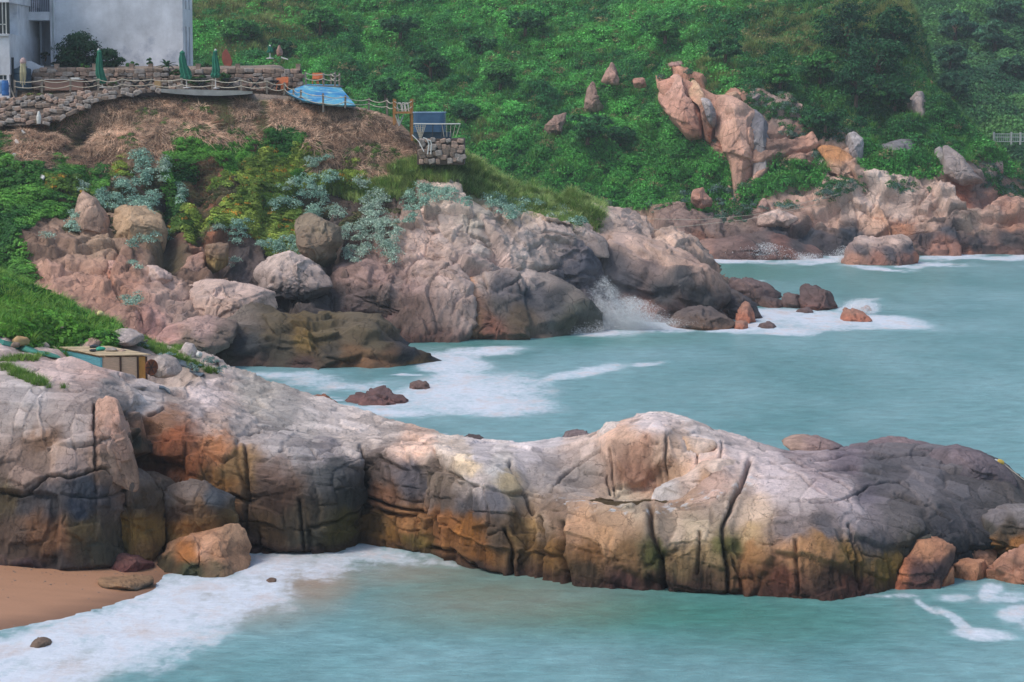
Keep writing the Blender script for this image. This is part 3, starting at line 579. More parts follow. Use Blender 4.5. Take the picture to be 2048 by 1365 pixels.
# far hill behind, right
hs = []
for px, cy in ((1500, -260), (1700, -230), (1900, -180), (2100, -150), (2300, -140), (2600, -130)):
    hs.append([(Q(px, 262, -3)), P(px, 330, 280), P(px, 285, 292), P(px, 200, 318), P(px, 90, 352), P(px, 0, 378), P(px, cy, 430), Q(px, 500, 5), Q(px, 520, -3)])
BG = loft(hs, 220, [8, 20, 40, 44, 34, 14, 4, 3]); PXB, PYB = proj(BG); NB = grid_normals(BG)
DB = 5.5 * np.abs(fbm(BG / 13 + 8, 4, .55)) + 2.5 * fbm(BG / 22, 2) + .6 * fbm(BG / 2.5, 3); DB *= sstep(285, 300, BG[..., 1])
BG2 = BG + NB * DB[..., None]
tag(link('far_hill', mesh_from('far_hill', BG2, grid_faces(*BG2.shape[:2]), lin((60, 100, 66)) * (1 + .5 * fbm(BG / 14, 4))[..., None], smooth=True), M['ground']), kind='structure')

# ================================================================== BEACH
bx = np.linspace(-26, 2, 160); by = np.linspace(56, 79, 130); X, Y_ = np.meshgrid(bx, by)
swash = [WT(-900, 1262), WT(-300, 1275), WT(0, 1262), WT(120, 1240), WT(290, 1192), WT(330, 1150), WT(420, 1140), WT(470, 1110)]
sw_xy = [(p[0], p[1]) for p in swash]
dist = seg_dist(X, Y_, sw_xy); wet_side = np.interp(X, [p[0] for p in sw_xy], [p[1] for p in sw_xy]); sgn = np.where(Y_ > wet_side, 1, -1)
sg = dist * sgn
Z = np.where(sg > 0, .09 * sg, .11 * sg) + .012 * fbm(np.stack([X * .8, Y_ * 3.5, X * 0], -1), 3)
Z = np.clip(Z, -1.5, .55); Z = Z - 1.2 * sstep(WT(430, 1130)[0], WT(520, 1130)[0], X)
BZ = Z.copy()
SC = np.tile(lin((172, 128, 98)), X.shape + (1,)) * (1 + .12 * fbm(np.stack([X * .5, Y_ * 2.5, X * 0], -1), 4))[..., None]
SC *= (1 - .42 * sstep(1.6, 0.0, sg + .5 * fbm(np.stack([X * .6, Y_ * 1.5, X * 0], -1), 3)))[..., None]
m, n, l, b = mat('sand'); at = n.new('ShaderNodeAttribute'); at.attribute_name = 'col'
f = noise(n, l, 30, 6, .7); l.new(mixc(n, l, at.outputs['Color'], ramp(n, l, f, [(.3, .85), (.7, 1.15)]), 1, 'MULTIPLY'), b.inputs['Base Color']); b.inputs['Roughness'].default_value = .6; bump(n, l, b, f, .4, .01); M['sand'] = m
tag(link('beach', mesh_from('beach', np.stack([X, Y_, Z], -1), grid_faces(*X.shape), SC, smooth=True), M['sand']), kind='structure')

# ================================================================== SEA
pys = np.concatenate([np.linspace(2600, 1400, 30, endpoint=False), np.linspace(1400, 500, 320, endpoint=False), np.linspace(500, 330, 20)])
ys = np.array([DY(p) for p in pys]); us = np.concatenate([np.linspace(-.8, -.27, 24, endpoint=False), np.linspace(-.27, .27, 340, endpoint=False), np.linspace(.27, .8, 24)])
X = ys[:, None] * us[None, :] * 1.0; Y_ = np.repeat(ys[:, None], us.size, 1); SP = np.stack([X, Y_, np.zeros_like(X)], -1)
PXS, PYS = proj(SP)
def ell(cx, cy, rx, ry, rot=0, hard=1.0):
    a = math.radians(rot); dx = PXW - cx; dy = PYW - cy
    u = (dx * math.cos(a) + dy * math.sin(a)) / rx; v = (-dx * math.sin(a) + dy * math.cos(a)) / ry
    return sstep(1.7, .0, np.sqrt(u * u + v * v)) * min(1, hard) * 1.05
PXW = PXS + 60 * fbm(SP * np.array([.16, .10, 1]) + 4, 4); PYW = PYS + 16 * fbm(SP * np.array([.22, .12, 1]) + 44, 5)
foam = np.zeros(X.shape)
for e in [(940, 785, 170, 36, -3, 1.1), (960, 812, 150, 22, 2, 1), (900, 745, 80, 40, 20, .9), (960, 706, 100, 13, -2, 1), (930, 728, 60, 22, 10, .9), (790, 822, 120, 13, 3, .9), (1150, 745, 110, 10, -8, .75), (1290, 727, 50, 6, -5, .6), (700, 772, 150, 14, 0, .5), (620, 762, 100, 26, 3, .5), (1030, 800, 90, 22, 8, .7), (560, 750, 110, 10, 0, .55), (860, 770, 60, 20, 0, .7),
          (1100, 655, 95, 14, 2, 1), (1200, 662, 70, 16, 0, 1), (1265, 640, 80, 34, -10, 1.3), (1320, 655, 75, 12, 0, 1), (1230, 600, 30, 40, 0, .9), (1030, 657, 40, 8, 0, .8), (1440, 660, 50, 8, 0, .9),
          (1550, 632, 90, 18, 0, 1.2), (1620, 640, 120, 22, 4, 1.1), (1500, 655, 80, 14, 0, 1.1), (1570, 664, 80, 9, 0, .9), (1760, 644, 110, 13, 4, 1.1), (1725, 615, 45, 16, 0, 1.2), (1720, 650, 150, 12, 0, .6), (1450, 655, 60, 10, 0, 1),
          (1400, 523, 40, 4, 0, .9), (1470, 521, 70, 6, 0, 1), (1550, 515, 60, 12, 0, 1.2), (1640, 522, 70, 8, 0, 1.1), (1600, 508, 60, 10, 0, .9), (1690, 512, 40, 14, 0, .9), (1770, 536, 80, 4, 0, .9), (1860, 528, 50, 6, 0, .9), (1940, 515, 100, 6, 0, 1.0), (2030, 511, 60, 6, 0, .9), (1500, 560, 90, 3, 3, .5), (1680, 560, 40, 2.5, 0, .5), (1900, 530, 80, 3, 0, .5), (2100, 512, 80, 6, 0, .8),
          (1980, 1272, 70, 15, 4, 1), (1920, 1245, 60, 9, 30, .75), (1850, 1215, 45, 8, 30, .6), (2030, 1225, 40, 22, 0, .75), (2010, 1195, 60, 12, 0, .7), (1900, 1200, 50, 9, 0, .55), (1800, 1196, 50, 7, 0, .6), (1965, 1185, 26, 22, 0, .8), (1740, 1195, 40, 6, 0, .4), (2100, 1230, 60, 40, 0, .8)]:
    foam = np.maximum(foam, ell(*e[:5], hard=e[5]))
band = [(-400, 1262), (0, 1240), (120, 1212), (200, 1190), (275, 1165), (300, 1130), (400, 1125), (450, 1120), (500, 1098), (620, 1100), (690, 1092), (740, 1084), (800, 1095), (900, 1118), (920, 1128), (820, 1128), (700, 1142), (640, 1165), (600, 1200), (520, 1235), (430, 1290), (300, 1345), (200, 1385), (-200, 1500), (-400, 1500)]
PXW2 = PXS + 40 * fbm(SP * np.array([.8, .35, 1]) + 4, 5); PYW2 = PYS + 34 * fbm(SP * np.array([.7, .3, 1]) + 44, 5)
ins = in_poly(PXW2, PYW2, band); sdn = seg_dist(PXW2, PYW2, band, True) * np.where(ins, 1, -1)
bf = .35 * sstep(-24, 6, sdn) + .65 * sstep(-10, 70, sdn); foam = np.maximum(foam, bf * (1.05 - .5 * sstep(.0, .5, fbm(SP * np.array([.8, .3, 1]) + 9, 5)) ))
foam = np.maximum(foam, .8 * sstep(.0, .35, fbm(SP * np.array([.25, 1.4, 1]) + 33, 4) - .1) * ((PXS > 640) & (PXS < 900) & (PYS < 1150)) * sstep(1160, 1110, PYS))
silt = np.maximum.reduce([.6 * ell(620, 1165, 100, 55), .6 * ell(560, 1150, 60, 28), .35 * ell(800, 1150, 200, 40), .3 * ell(1000, 1200, 260, 60), .6 * ell(150, 1330, 90, 30), .5 * ell(480, 1200, 160, 50)])
green = np.maximum.reduce([ell(1300, 1230, 520, 55), .8 * ell(1500, 1240, 400, 60), .7 * ell(1000, 1190, 300, 60), .8 * ell(1500, 545, 160, 22), .6 * ell(900, 695, 130, 22), .6 * ell(1250, 680, 200, 18), .35 * ell(1700, 560, 300, 40)])
zz = .035 * fbm(SP * np.array([.30, .55, 1]), 3) + .02 * fbm(SP * np.array([.9, 2.2, 1]) + 7, 3)
zz += .04 * foam * np.clip(fbm(SP * np.array([.5, .8, 1]) + 70, 3) + .2, 0, 1)
zz += .2 * np.maximum(ell(1265, 640, 70, 24), .7 * ell(1725, 615, 40, 14)) 
SP[..., 2] = zz
m, n, l, b = mat('sea_water')
def attr(nm): a = n.new('ShaderNodeAttribute'); a.attribute_name = nm; return a.outputs['Fac']
s1 = noise(n, l, 1.0, 5, .6, stretch=(.10, .06, 1)); s2 = noise(n, l, 1.0, 7, .68, stretch=(.8, 1.1, 1)); s3 = noise(n, l, 1.0, 8, .7, stretch=(.55, .30, 1)); s4 = noise(n, l, 1., 6, .72, stretch=(3.2, 1.6, 1)); s5 = noise(n, l, 1., 5, .7, stretch=(1.6, 4.2, 1))
base = mixc(n, l, lin((98, 148, 150)), lin((132, 174, 178)), ramp(n, l, s1, [(.35, 0), (.65, 1)]))
base = mixc(n, l, base, lin((72, 134, 122)), attr('green'))
base = mixc(n, l, base, ramp(n, l, s2, [(.34, .72), (.66, 1.26)]), .7, 'MULTIPLY'); base = mixc(n, l, base, ramp(n, l, s5, [(.36, .8), (.64, 1.16)]), .7, 'MULTIPLY')  # light and dark of the ripples put into the water colour
base = mixc(n, l, base, lin((188, 142, 108)), attr('silt'))
mth = n.new('ShaderNodeMath'); mth.operation = 'MULTIPLY_ADD'; l.new(attr('foam'), mth.inputs[0]); mth.inputs[1].default_value = 1.35
ad = n.new('ShaderNodeMath'); ad.operation = 'MULTIPLY_ADD'; l.new(s3, ad.inputs[0]); ad.inputs[1].default_value = 3.4; ad.inputs[2].default_value = -2.35; l.new(ad.outputs[0], mth.inputs[2])
ad2 = n.new('ShaderNodeMath'); ad2.operation = 'MULTIPLY_ADD'; l.new(s4, ad2.inputs[0]); ad2.inputs[1].default_value = 2.3; l.new(mth.outputs[0], ad2.inputs[2])
mm_ = n.new('ShaderNodeMath'); mm_.operation = 'MULTIPLY'; l.new(ad2.outputs[0], mm_.inputs[0]); mm_.inputs[1].default_value = .47; gate = ramp(n, l, attr('foam'), [(.0, 0), (.5, 1)]); mg_ = n.new('ShaderNodeMath'); mg_.operation = 'MULTIPLY'; l.new(mm_.outputs[0], mg_.inputs[0]); l.new(gate, mg_.inputs[1])
ff = ramp(n, l, mg_.outputs[0], [(.1, 0), (.3, .14), (.52, .6), (.85, 1)])
foamc = mixc(n, l, (.64, .69, .76), lin((190, 164, 146)), ramp(n, l, s3, [(.5, 0), (.66, .5)]))
c = mixc(n, l, base, foamc, ff); l.new(c, b.inputs['Base Color'])
rg = n.new('ShaderNodeMapRange'); l.new(ff, rg.inputs[0]); rg.inputs[3].default_value = .28; rg.inputs[4].default_value = .9; l.new(rg.outputs[0], b.inputs['Roughness'])
b.inputs['IOR'].default_value = 1.33
q1 = bump(n, l, b, s2, .6, .16); bump(n, l, b, s5, .7, .07, q1)
M['sea'] = m
tag(link('sea', mesh_from('sea', SP, grid_faces(*X.shape), None, {'foam': foam, 'silt': silt, 'green': green}, smooth=True), M['sea']), kind='structure')
sb = MB().box(-400, 400, 20, 700, -4, -3.2).build('seabed', M['sand']); tag(sb, kind='structure')
# ================================================================== ROCKS WITH AN OUTLINE OF THEIR OWN
def surf_index(GG, rad=4, bs=3.0):            # nearest surface point to the camera around a pixel, from a coarse lookup
    PX, PY = proj(GG); w, h = int(2700 / bs), int(1900 / bs)
    bi = ((PX + 300) / bs).astype(int); bj = ((PY + 250) / bs).astype(int); ok = (bi >= 0) & (bi < w) & (bj >= 0) & (bj < h)
    flat = np.where(ok.ravel())[0]; yy = GG[..., 1].ravel()[flat]; o_ = np.argsort(-yy, kind='stable'); flat = flat[o_]
    buf = np.full(w * h, -1, np.int64); buf[(bj.ravel()[flat]) * w + bi.ravel()[flat]] = flat; buf = buf.reshape(h, w)
    GF = GG.reshape(-1, 3)
    def f(px, py, rad=rad):
        k = max(1, int(round(rad / bs))); ci, cj = int((px + 300) / bs), int((py + 250) / bs)
        sub = buf[max(0, cj - k):cj + k + 1, max(0, ci - k):ci + k + 1].ravel(); sub = sub[sub >= 0]
        if not len(sub): return None
        q = GF[sub]; return q[np.argmin(q[:, 1])]
    return f, PX, PY
surfF, PXF2, PYF2 = surf_index(G2, 5); surfM, PXM2, PYM2 = surf_index(MG2, 5); surfH, PXH2, PYH2 = surf_index(HG2, 7)
def orock(name, label, poly, Y, dep, cols, mt='rock_mid', seed=0, tilt=.35, base=0.0, pw=.6, amp=1.0, kind=None, cat='rock', group=None, ctrl=None, parent=None, planes=11, grow=1.0):
    pts = [P(px, py, Y) for px, py in poly]
    x = np.array([p[0] for p in pts]); z = np.array([p[2] for p in pts])
    if base: z = np.where(z < z.min() + .22 * (z.max() - z.min()), z - base, z)
    n_ = len(x); A = 0; cx = cz = 0
    for i in range(n_):
        j = (i + 1) % n_; c_ = x[i] * z[j] - x[j] * z[i]; A += c_; cx += (x[i] + x[j]) * c_; cz += (z[i] + z[j]) * c_
    cx /= 3 * A; cz /= 3 * A; A = abs(A) / 2; s_ = math.sqrt(A)
    pxs = s_ * F / Y
    nt = int(np.clip(pxs * 1.3, 30, 190)); nf = int(np.clip(pxs * .6, 14, 74))
    th = np.linspace(0, 2 * np.pi, nt, endpoint=False); R = np.zeros(nt)
    for k, t in enumerate(th):
        dx, dz = math.cos(t), math.sin(t); best = .05 * s_
        for i in range(n_):
            j = (i + 1) % n_; ex, ez = x[j] - x[i], z[j] - z[i]; den = dx * ez - dz * ex
            if abs(den) < 1e-9: continue
            u = ((x[i] - cx) * ez - (z[i] - cz) * ex) / den; v = ((x[i] - cx) * dz - (z[i] - cz) * dx) / den
            if u > 0 and -1e-6 <= v <= 1 + 1e-6: best = max(best, u)
        R[k] = best
    R = (.15 * np.roll(R, 1) + .7 * R + .15 * np.roll(R, -1)) * grow
    Rs = R.copy()
    for _ in range(nt // 5): Rs = (np.roll(Rs, 1) + np.roll(Rs, -1) + Rs) / 3
    kk = max(1, nt // 7); Rs = np.mean([np.roll(Rs, q_) for q_ in range(-kk, kk + 1)], 0)
    uu = np.linspace(-1, 1, nf); ph = uu; c_ = np.cos(uu * np.pi / 2) ** .85; c_ = np.sin(np.pi / 2 * (1 - np.abs(uu))); s2_ = np.sign(uu) * (1 - c_ ** (2 / pw)).clip(0) ** .42
    TH, _ = np.meshgrid(th, ph); Cc = c_[:, None]; Ss = s2_[:, None]
    bl_ = Cc ** 2.5; RR = R[None, :] * bl_ + Rs[None, :] * (1 - bl_)
    Xg = cx + RR * np.cos(TH) * Cc; Zg = cz + RR * np.sin(TH) * Cc; Yg = Y + dep * Ss + tilt * (Zg - cz)
    Nn = np.stack([np.cos(TH) * Cc ** 2, Ss * .9 + 0 * TH, np.sin(TH) * Cc ** 2 + .12], -1); Nn /= np.linalg.norm(Nn, axis=2, keepdims=True) + 1e-9
    # flat fracture faces: cut the front of the mass with a few planes
    g_ = np.random.RandomState(seed * 7 + 3); Rx = (x.max() - x.min()) / 2; Rz = (z.max() - z.min()) / 2
    U = np.stack([(Xg - cx) / Rx, (Yg - Y - tilt * (Zg - cz)) / dep, (Zg - cz) / Rz], -1)
    for k_ in range(planes):
        nv = g_.normal(size=3) * np.array([1.0, .5, .8]); nv[1] = -abs(nv[1]) - .6; nv /= np.linalg.norm(nv)
        dd_ = .60 + .24 * g_.rand() + (.12 if Rx > 4.2 * dep or (kind and mt == 'rock_mid') else 0); ov = (U @ nv) - dd_ + .02 * fbm(np.stack([Xg, Yg, Zg], -1) / s_ * 3 + k_, 2)
        U = U - (np.maximum(ov, 0) * .92)[..., None] * nv
    Xg = cx + U[..., 0] * Rx; Zg = cz + U[..., 2] * Rz; Yg = Y + U[..., 1] * dep + tilt * (Zg - cz)
    V = np.stack([Xg, Yg, Zg], -1); q = V / s_ + seed * 3.7
    a1, i1 = joints(q, .4 + seed, (.55, .6, .42), .10, .05, .014, seed, .3, .25); a2, i2 = joints(q, -.5 + seed, (.22, .3, .2), .035, .028, .009, seed + 5, .4, -.2)
    D = s_ * amp * (a1 * 1.1 + a2 * 1.5 + .06 * fbm(q * 1.6, 3) + .035 * fbm(q * np.array([6, 6, 2.5]), 4, ridged=True) + .012 * fbm(q * 14, 3))
    if kind and mt == 'rock_mid': di_ = fbm(np.stack([(V[..., 0] - .55 * V[..., 2]) * .2, V[..., 1] * .5, (V[..., 2] + .5 * V[..., 0]) * 1.5], -1) + seed, 5, .6, ridged=True); D = D + .22 * di_
    rimfix = np.abs(Ss) ** .5 * .75 + .25                        # keep the outline, work the faces
    V2 = V + Nn * (D * rimfix)[..., None]
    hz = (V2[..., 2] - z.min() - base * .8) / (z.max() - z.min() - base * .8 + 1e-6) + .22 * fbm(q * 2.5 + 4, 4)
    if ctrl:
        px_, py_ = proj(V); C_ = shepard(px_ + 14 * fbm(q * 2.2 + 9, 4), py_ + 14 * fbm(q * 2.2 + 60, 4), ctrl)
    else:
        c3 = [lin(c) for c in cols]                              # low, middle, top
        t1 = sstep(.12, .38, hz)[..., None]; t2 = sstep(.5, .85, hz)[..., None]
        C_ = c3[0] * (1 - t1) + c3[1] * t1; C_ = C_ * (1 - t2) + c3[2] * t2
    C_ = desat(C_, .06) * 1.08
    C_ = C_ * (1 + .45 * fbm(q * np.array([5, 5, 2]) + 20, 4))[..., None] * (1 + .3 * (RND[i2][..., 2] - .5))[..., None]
    idx = np.arange(nf * nt).reshape(nf, nt); nx = np.roll(idx, -1, 1)
    Fc = np.stack([idx[:-1], nx[:-1], nx[1:], idx[1:]], -1).reshape(-1, 4)
    org = np.array([cx, Y, z.min()])
    me = mesh_from(name, V2.reshape(-1, 3) - org, Fc, C_, smooth=True)
    o = link(name, me, M[mt], parent, org)
    if kind: tag(o, kind=kind)
    else: tag(o, label, cat, group)
    return o
PK, PKD, GY, DK, RD, OC = (204, 168, 152), (176, 136, 120), (160, 146, 142), (76, 72, 76), (120, 84, 74), (180, 128, 84)
def c1(X0, Y0, s): return lambda L: [(X0 + x / s, Y0 + y / s) for x, y in L]
# --- lobes of bedrock of the middle headland
A4 = c1(600, 330, 3.034)
orock('rock_outcrop', '', A4([(600, 430), (700, 300), (870, 218), (1010, 245), (1140, 300), (1200, 370), (1300, 425), (1330, 480), (1300, 600), (1200, 670), (900, 720), (600, 700)]), 154.5, 3.5, None, seed=1, tilt=.9, amp=.55, pw=.5, kind='structure',
      ctrl=[(850, 430, (206, 178, 162)), (900, 420, (192, 172, 160)), (950, 440, (190, 176, 160)), (980, 470, (184, 164, 150)), (850, 480, (196, 164, 148)), (900, 500, (200, 178, 166)), (950, 490, (210, 190, 176)), (820, 540, (160, 132, 122)), (1000, 500, (206, 180, 168)), (950, 540, (176, 156, 148))])
orock('rock_outcrop', '', A4([(1290, 500), (1350, 440), (1450, 425), (1600, 440), (1700, 480), (1800, 590), (1850, 720), (1700, 800), (1500, 760), (1330, 680)]), 156.5, 3.5, None, seed=2, tilt=.8, amp=.6, pw=.5, kind='structure',
      ctrl=[(1050, 490, (208, 184, 172)), (1100, 480, (176, 160, 150)), (1080, 530, (190, 158, 142)), (1140, 500, (130, 120, 120)), (1170, 530, (84, 84, 92)), (1120, 560, (84, 84, 90)), (1190, 570, (76, 76, 86)), (1040, 530, (192, 166, 152))])
orock('rock_outcrop', '', A4([(640, 880), (720, 800), (860, 730), (1000, 700), (1200, 650), (1370, 625), (1550, 670), (1700, 760), (1780, 850), (1840, 910), (1800, 990), (1620, 1000), (1540, 985), (1400, 1000), (1250, 1020), (1000, 1070), (700, 1065), (620, 1000)]), 150.2, 4.2, None, seed=3, tilt=.55, base=1.0, amp=.6, pw=.5, kind='structure',
      ctrl=[(840, 600, (140, 118, 110)), (910, 590, (196, 130, 92)), (930, 570, (200, 150, 116)), (970, 560, (190, 168, 156)), (1050, 545, (200, 178, 166)), (1100, 555, (150, 136, 128)), (1000, 580, (110, 104, 106)), (1060, 590, (80, 80, 84)), (1120, 600, (78, 78, 80)), (1170, 620, (80, 82, 74)), (1000, 610, (92, 86, 82)), (930, 620, (96, 84, 70)), (850, 640, (110, 86, 74)), (950, 650, (120, 90, 64)), (1040, 630, (100, 84, 66)), (820, 660, (96, 66, 60)), (900, 670, (104, 70, 62)), (980, 655, (130, 88, 72)), (1150, 645, (76, 74, 62)), (930, 605, (160, 116, 92)), (1080, 570, (100, 96, 98)), (1160, 590, (130, 120, 112))])
orock('rock_outcrop', '', A4([(180, 620), (400, 575), (600, 640), (850, 720), (800, 850), (640, 1060), (300, 990), (190, 900)]), 149.5, 3.0, None, seed=4, tilt=.4, amp=.7, pw=.55, kind='structure',
      ctrl=[(700, 550, (150, 122, 112)), (760, 550, (156, 126, 116)), (720, 600, (104, 88, 84)), (680, 600, (80, 72, 72)), (800, 580, (150, 126, 116)), (760, 620, (96, 82, 74)), (700, 640, (90, 66, 66)), (780, 650, (100, 72, 66)), (830, 600, (110, 92, 80))])
orock('rock_outcrop', '', A4([(1378, 262), (1440, 270), (1540, 300), (1700, 375), (1850, 450), (1870, 560), (1700, 520), (1500, 460), (1390, 400)]), 160.0, 2.5, None, seed=5, tilt=1.2, amp=.5, pw=.5, kind='structure',
      ctrl=[(1070, 430, (206, 170, 146)), (1100, 435, (222, 196, 160)), (1150, 460, (200, 176, 162)), (1200, 490, (170, 150, 140)), (1080, 460, (190, 160, 144)), (1140, 480, (160, 142, 134))])
orock('rock_outcrop', '', [(1190, 480), (1225, 470), (1270, 474), (1330, 494), (1385, 520), (1430, 545), (1452, 575), (1460, 610), (1455, 645), (1330, 648), (1235, 648), (1195, 600)], 160.5, 4.5, None, seed=6, tilt=.7, base=1.0, amp=.55, pw=.5, kind='structure',
      ctrl=[(1230, 480, (190, 162, 148)), (1280, 490, (204, 172, 154)), (1340, 510, (204, 170, 150)), (1400, 545, (186, 152, 134)), (1430, 560, (170, 140, 124)), (1230, 530, (104, 98, 100)), (1300, 530, (130, 112, 106)), (1360, 560, (92, 88, 88)), (1250, 570, (80, 78, 84)), (1320, 590, (74, 74, 76)), (1400, 600, (76, 74, 74)), (1440, 610, (84, 76, 74)), (1250, 625, (150, 108, 92)), (1300, 630, (150, 104, 88)), (1360, 630, (100, 80, 74))])
orock('rock_outcrop', '', [(1120, 425), (1150, 404), (1190, 412), (1235, 434), (1262, 470), (1300, 492), (1290, 520), (1220, 505), (1160, 470)], 165.5, 3, None, seed=7, tilt=1.1, amp=.5, pw=.5, kind='structure',
      ctrl=[(1160, 425, (226, 198, 180)), (1200, 440, (222, 194, 176)), (1250, 470, (206, 176, 158)), (1230, 490, (170, 146, 134))])
# dark low shelf in front of the cliff
orock('rock_outcrop', '', [(360, 720), (385, 690), (440, 655), (500, 632), (560, 640), (620, 656), (700, 652), (735, 652), (765, 668), (790, 690), (850, 708), (885, 722), (880, 748), (800, 754), (700, 748), (620, 744), (500, 742), (420, 730)], 133.5, 4.0, None, seed=8, tilt=.9, base=.8, amp=.85, pw=.45, kind='structure',
      ctrl=[(420, 680, (120, 108, 96)), (470, 650, (120, 108, 98)), (500, 690, (60, 64, 66)), (440, 710, (90, 82, 62)), (560, 660, (96, 84, 64)), (600, 680, (120, 96, 52)), (560, 700, (76, 70, 58)), (650, 670, (104, 90, 62)), (700, 665, (110, 96, 74)), (660, 700, (80, 72, 60)), (700, 710, (120, 90, 60)), (740, 690, (90, 80, 60)), (800, 710, (60, 60, 64)), (760, 730, (110, 80, 56)), (840, 730, (96, 76, 50)), (820, 740, (150, 108, 62)), (600, 735, (84, 62, 56)), (500, 730, (90, 70, 60)), (700, 738, (110, 76, 50)), (870, 725, (50, 50, 54))])
orock('rock_outcrop', '', [(300, 700), (330, 660), (400, 645), (470, 650), (460, 690), (400, 712)], 131, 3, None, seed=9, tilt=.9, amp=.7, pw=.5, kind='structure', ctrl=[(330, 670, (184, 140, 128)), (400, 655, (186, 152, 140)), (440, 680, (120, 104, 92)), (380, 690, (120, 104, 88))])
# --- big blocks on the left of the middle cliff
A3 = c1(0, 250, 2.926); gB = 'pink boulders at the foot of the terrace cliff'
cB = [(150, 104, 86), (190, 140, 120), (206, 170, 156)]
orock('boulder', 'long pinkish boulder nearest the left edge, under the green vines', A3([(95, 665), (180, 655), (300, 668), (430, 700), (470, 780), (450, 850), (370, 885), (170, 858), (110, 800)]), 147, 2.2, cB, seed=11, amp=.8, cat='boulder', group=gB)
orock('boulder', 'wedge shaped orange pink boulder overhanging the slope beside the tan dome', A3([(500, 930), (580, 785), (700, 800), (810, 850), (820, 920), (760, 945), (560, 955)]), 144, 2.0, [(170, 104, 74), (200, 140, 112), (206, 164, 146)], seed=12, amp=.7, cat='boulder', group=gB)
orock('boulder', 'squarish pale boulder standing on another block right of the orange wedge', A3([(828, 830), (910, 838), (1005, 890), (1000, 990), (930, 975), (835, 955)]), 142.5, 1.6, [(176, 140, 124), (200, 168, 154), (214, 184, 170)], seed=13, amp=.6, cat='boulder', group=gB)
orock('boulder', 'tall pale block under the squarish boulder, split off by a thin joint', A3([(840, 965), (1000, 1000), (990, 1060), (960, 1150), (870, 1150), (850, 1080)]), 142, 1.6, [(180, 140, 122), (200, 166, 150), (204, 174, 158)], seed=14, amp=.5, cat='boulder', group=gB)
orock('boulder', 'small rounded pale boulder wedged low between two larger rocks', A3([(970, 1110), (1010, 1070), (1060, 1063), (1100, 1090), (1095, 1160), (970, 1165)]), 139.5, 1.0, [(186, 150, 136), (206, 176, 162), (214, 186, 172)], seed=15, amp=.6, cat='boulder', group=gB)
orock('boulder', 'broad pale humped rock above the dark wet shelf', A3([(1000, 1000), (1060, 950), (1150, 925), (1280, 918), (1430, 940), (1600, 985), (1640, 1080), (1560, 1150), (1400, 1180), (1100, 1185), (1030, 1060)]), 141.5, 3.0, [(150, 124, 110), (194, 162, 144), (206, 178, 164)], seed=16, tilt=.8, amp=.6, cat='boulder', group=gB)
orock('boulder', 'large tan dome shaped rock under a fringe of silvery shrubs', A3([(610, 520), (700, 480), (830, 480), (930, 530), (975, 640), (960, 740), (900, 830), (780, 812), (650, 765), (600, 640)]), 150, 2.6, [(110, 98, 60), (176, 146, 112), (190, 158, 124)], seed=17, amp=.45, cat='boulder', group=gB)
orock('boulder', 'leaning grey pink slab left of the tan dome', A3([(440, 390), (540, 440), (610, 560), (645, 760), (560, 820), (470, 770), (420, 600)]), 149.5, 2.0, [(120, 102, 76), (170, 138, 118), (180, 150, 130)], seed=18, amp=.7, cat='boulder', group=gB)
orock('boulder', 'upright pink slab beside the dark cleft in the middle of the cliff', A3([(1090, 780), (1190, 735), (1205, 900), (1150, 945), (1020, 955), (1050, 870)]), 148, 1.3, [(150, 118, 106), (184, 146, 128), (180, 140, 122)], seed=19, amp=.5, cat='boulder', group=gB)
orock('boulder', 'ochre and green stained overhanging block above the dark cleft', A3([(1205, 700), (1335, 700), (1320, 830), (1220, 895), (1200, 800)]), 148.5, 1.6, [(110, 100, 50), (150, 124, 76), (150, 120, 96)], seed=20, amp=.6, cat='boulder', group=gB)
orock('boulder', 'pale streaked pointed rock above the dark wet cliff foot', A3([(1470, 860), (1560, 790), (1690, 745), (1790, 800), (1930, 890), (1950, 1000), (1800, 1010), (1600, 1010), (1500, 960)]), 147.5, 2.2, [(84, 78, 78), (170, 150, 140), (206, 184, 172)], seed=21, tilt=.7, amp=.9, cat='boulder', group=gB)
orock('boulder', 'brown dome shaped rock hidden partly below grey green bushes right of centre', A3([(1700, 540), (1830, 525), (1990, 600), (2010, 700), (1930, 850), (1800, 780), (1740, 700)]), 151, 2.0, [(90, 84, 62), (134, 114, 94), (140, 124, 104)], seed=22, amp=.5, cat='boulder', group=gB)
orock('rock_outcrop', '', A3([(60, 890), (170, 868), (480, 935), (740, 960), (840, 1000), (850, 1150), (700, 1200), (400, 1150), (150, 1050)]), 144, 3, None, seed=23, tilt=.7, amp=.5, kind='structure', ctrl=[(60, 570, (186, 150, 136)), (120, 580, (182, 138, 120)), (200, 590, (178, 130, 108)), (250, 600, (172, 122, 98)), (260, 640, (170, 126, 110)), (180, 630, (190, 146, 130)), (100, 620, (176, 140, 124))])
# --- far pink cliff
A5 = c1(1200, 100, 2.275)
orock('cliff_face', '', [(1315, 166), (1360, 150), (1430, 188), (1540, 185), (1600, 212), (1625, 280), (1700, 270), (1722, 330), (1715, 395), (1650, 350), (1625, 337), (1545, 337), (1510, 385), (1480, 418), (1461, 414), (1455, 345), (1400, 285), (1340, 235)], 240.6, 2.6, None, 'rock_far', 30, tilt=.45, amp=.4, pw=.35, kind='structure', planes=4, ctrl=[(1340, 180, (200, 146, 122)), (1400, 220, (206, 156, 132)), (1430, 260, (190, 140, 116)), (1480, 230, (206, 164, 140)), (1480, 330, (204, 158, 134)), (1520, 300, (140, 134, 134)), (1570, 220, (206, 166, 146)), (1560, 290, (200, 152, 130)), (1600, 310, (206, 160, 138)), (1680, 310, (200, 156, 130)), (1700, 360, (190, 150, 130)), (1540, 200, (150, 140, 136))])
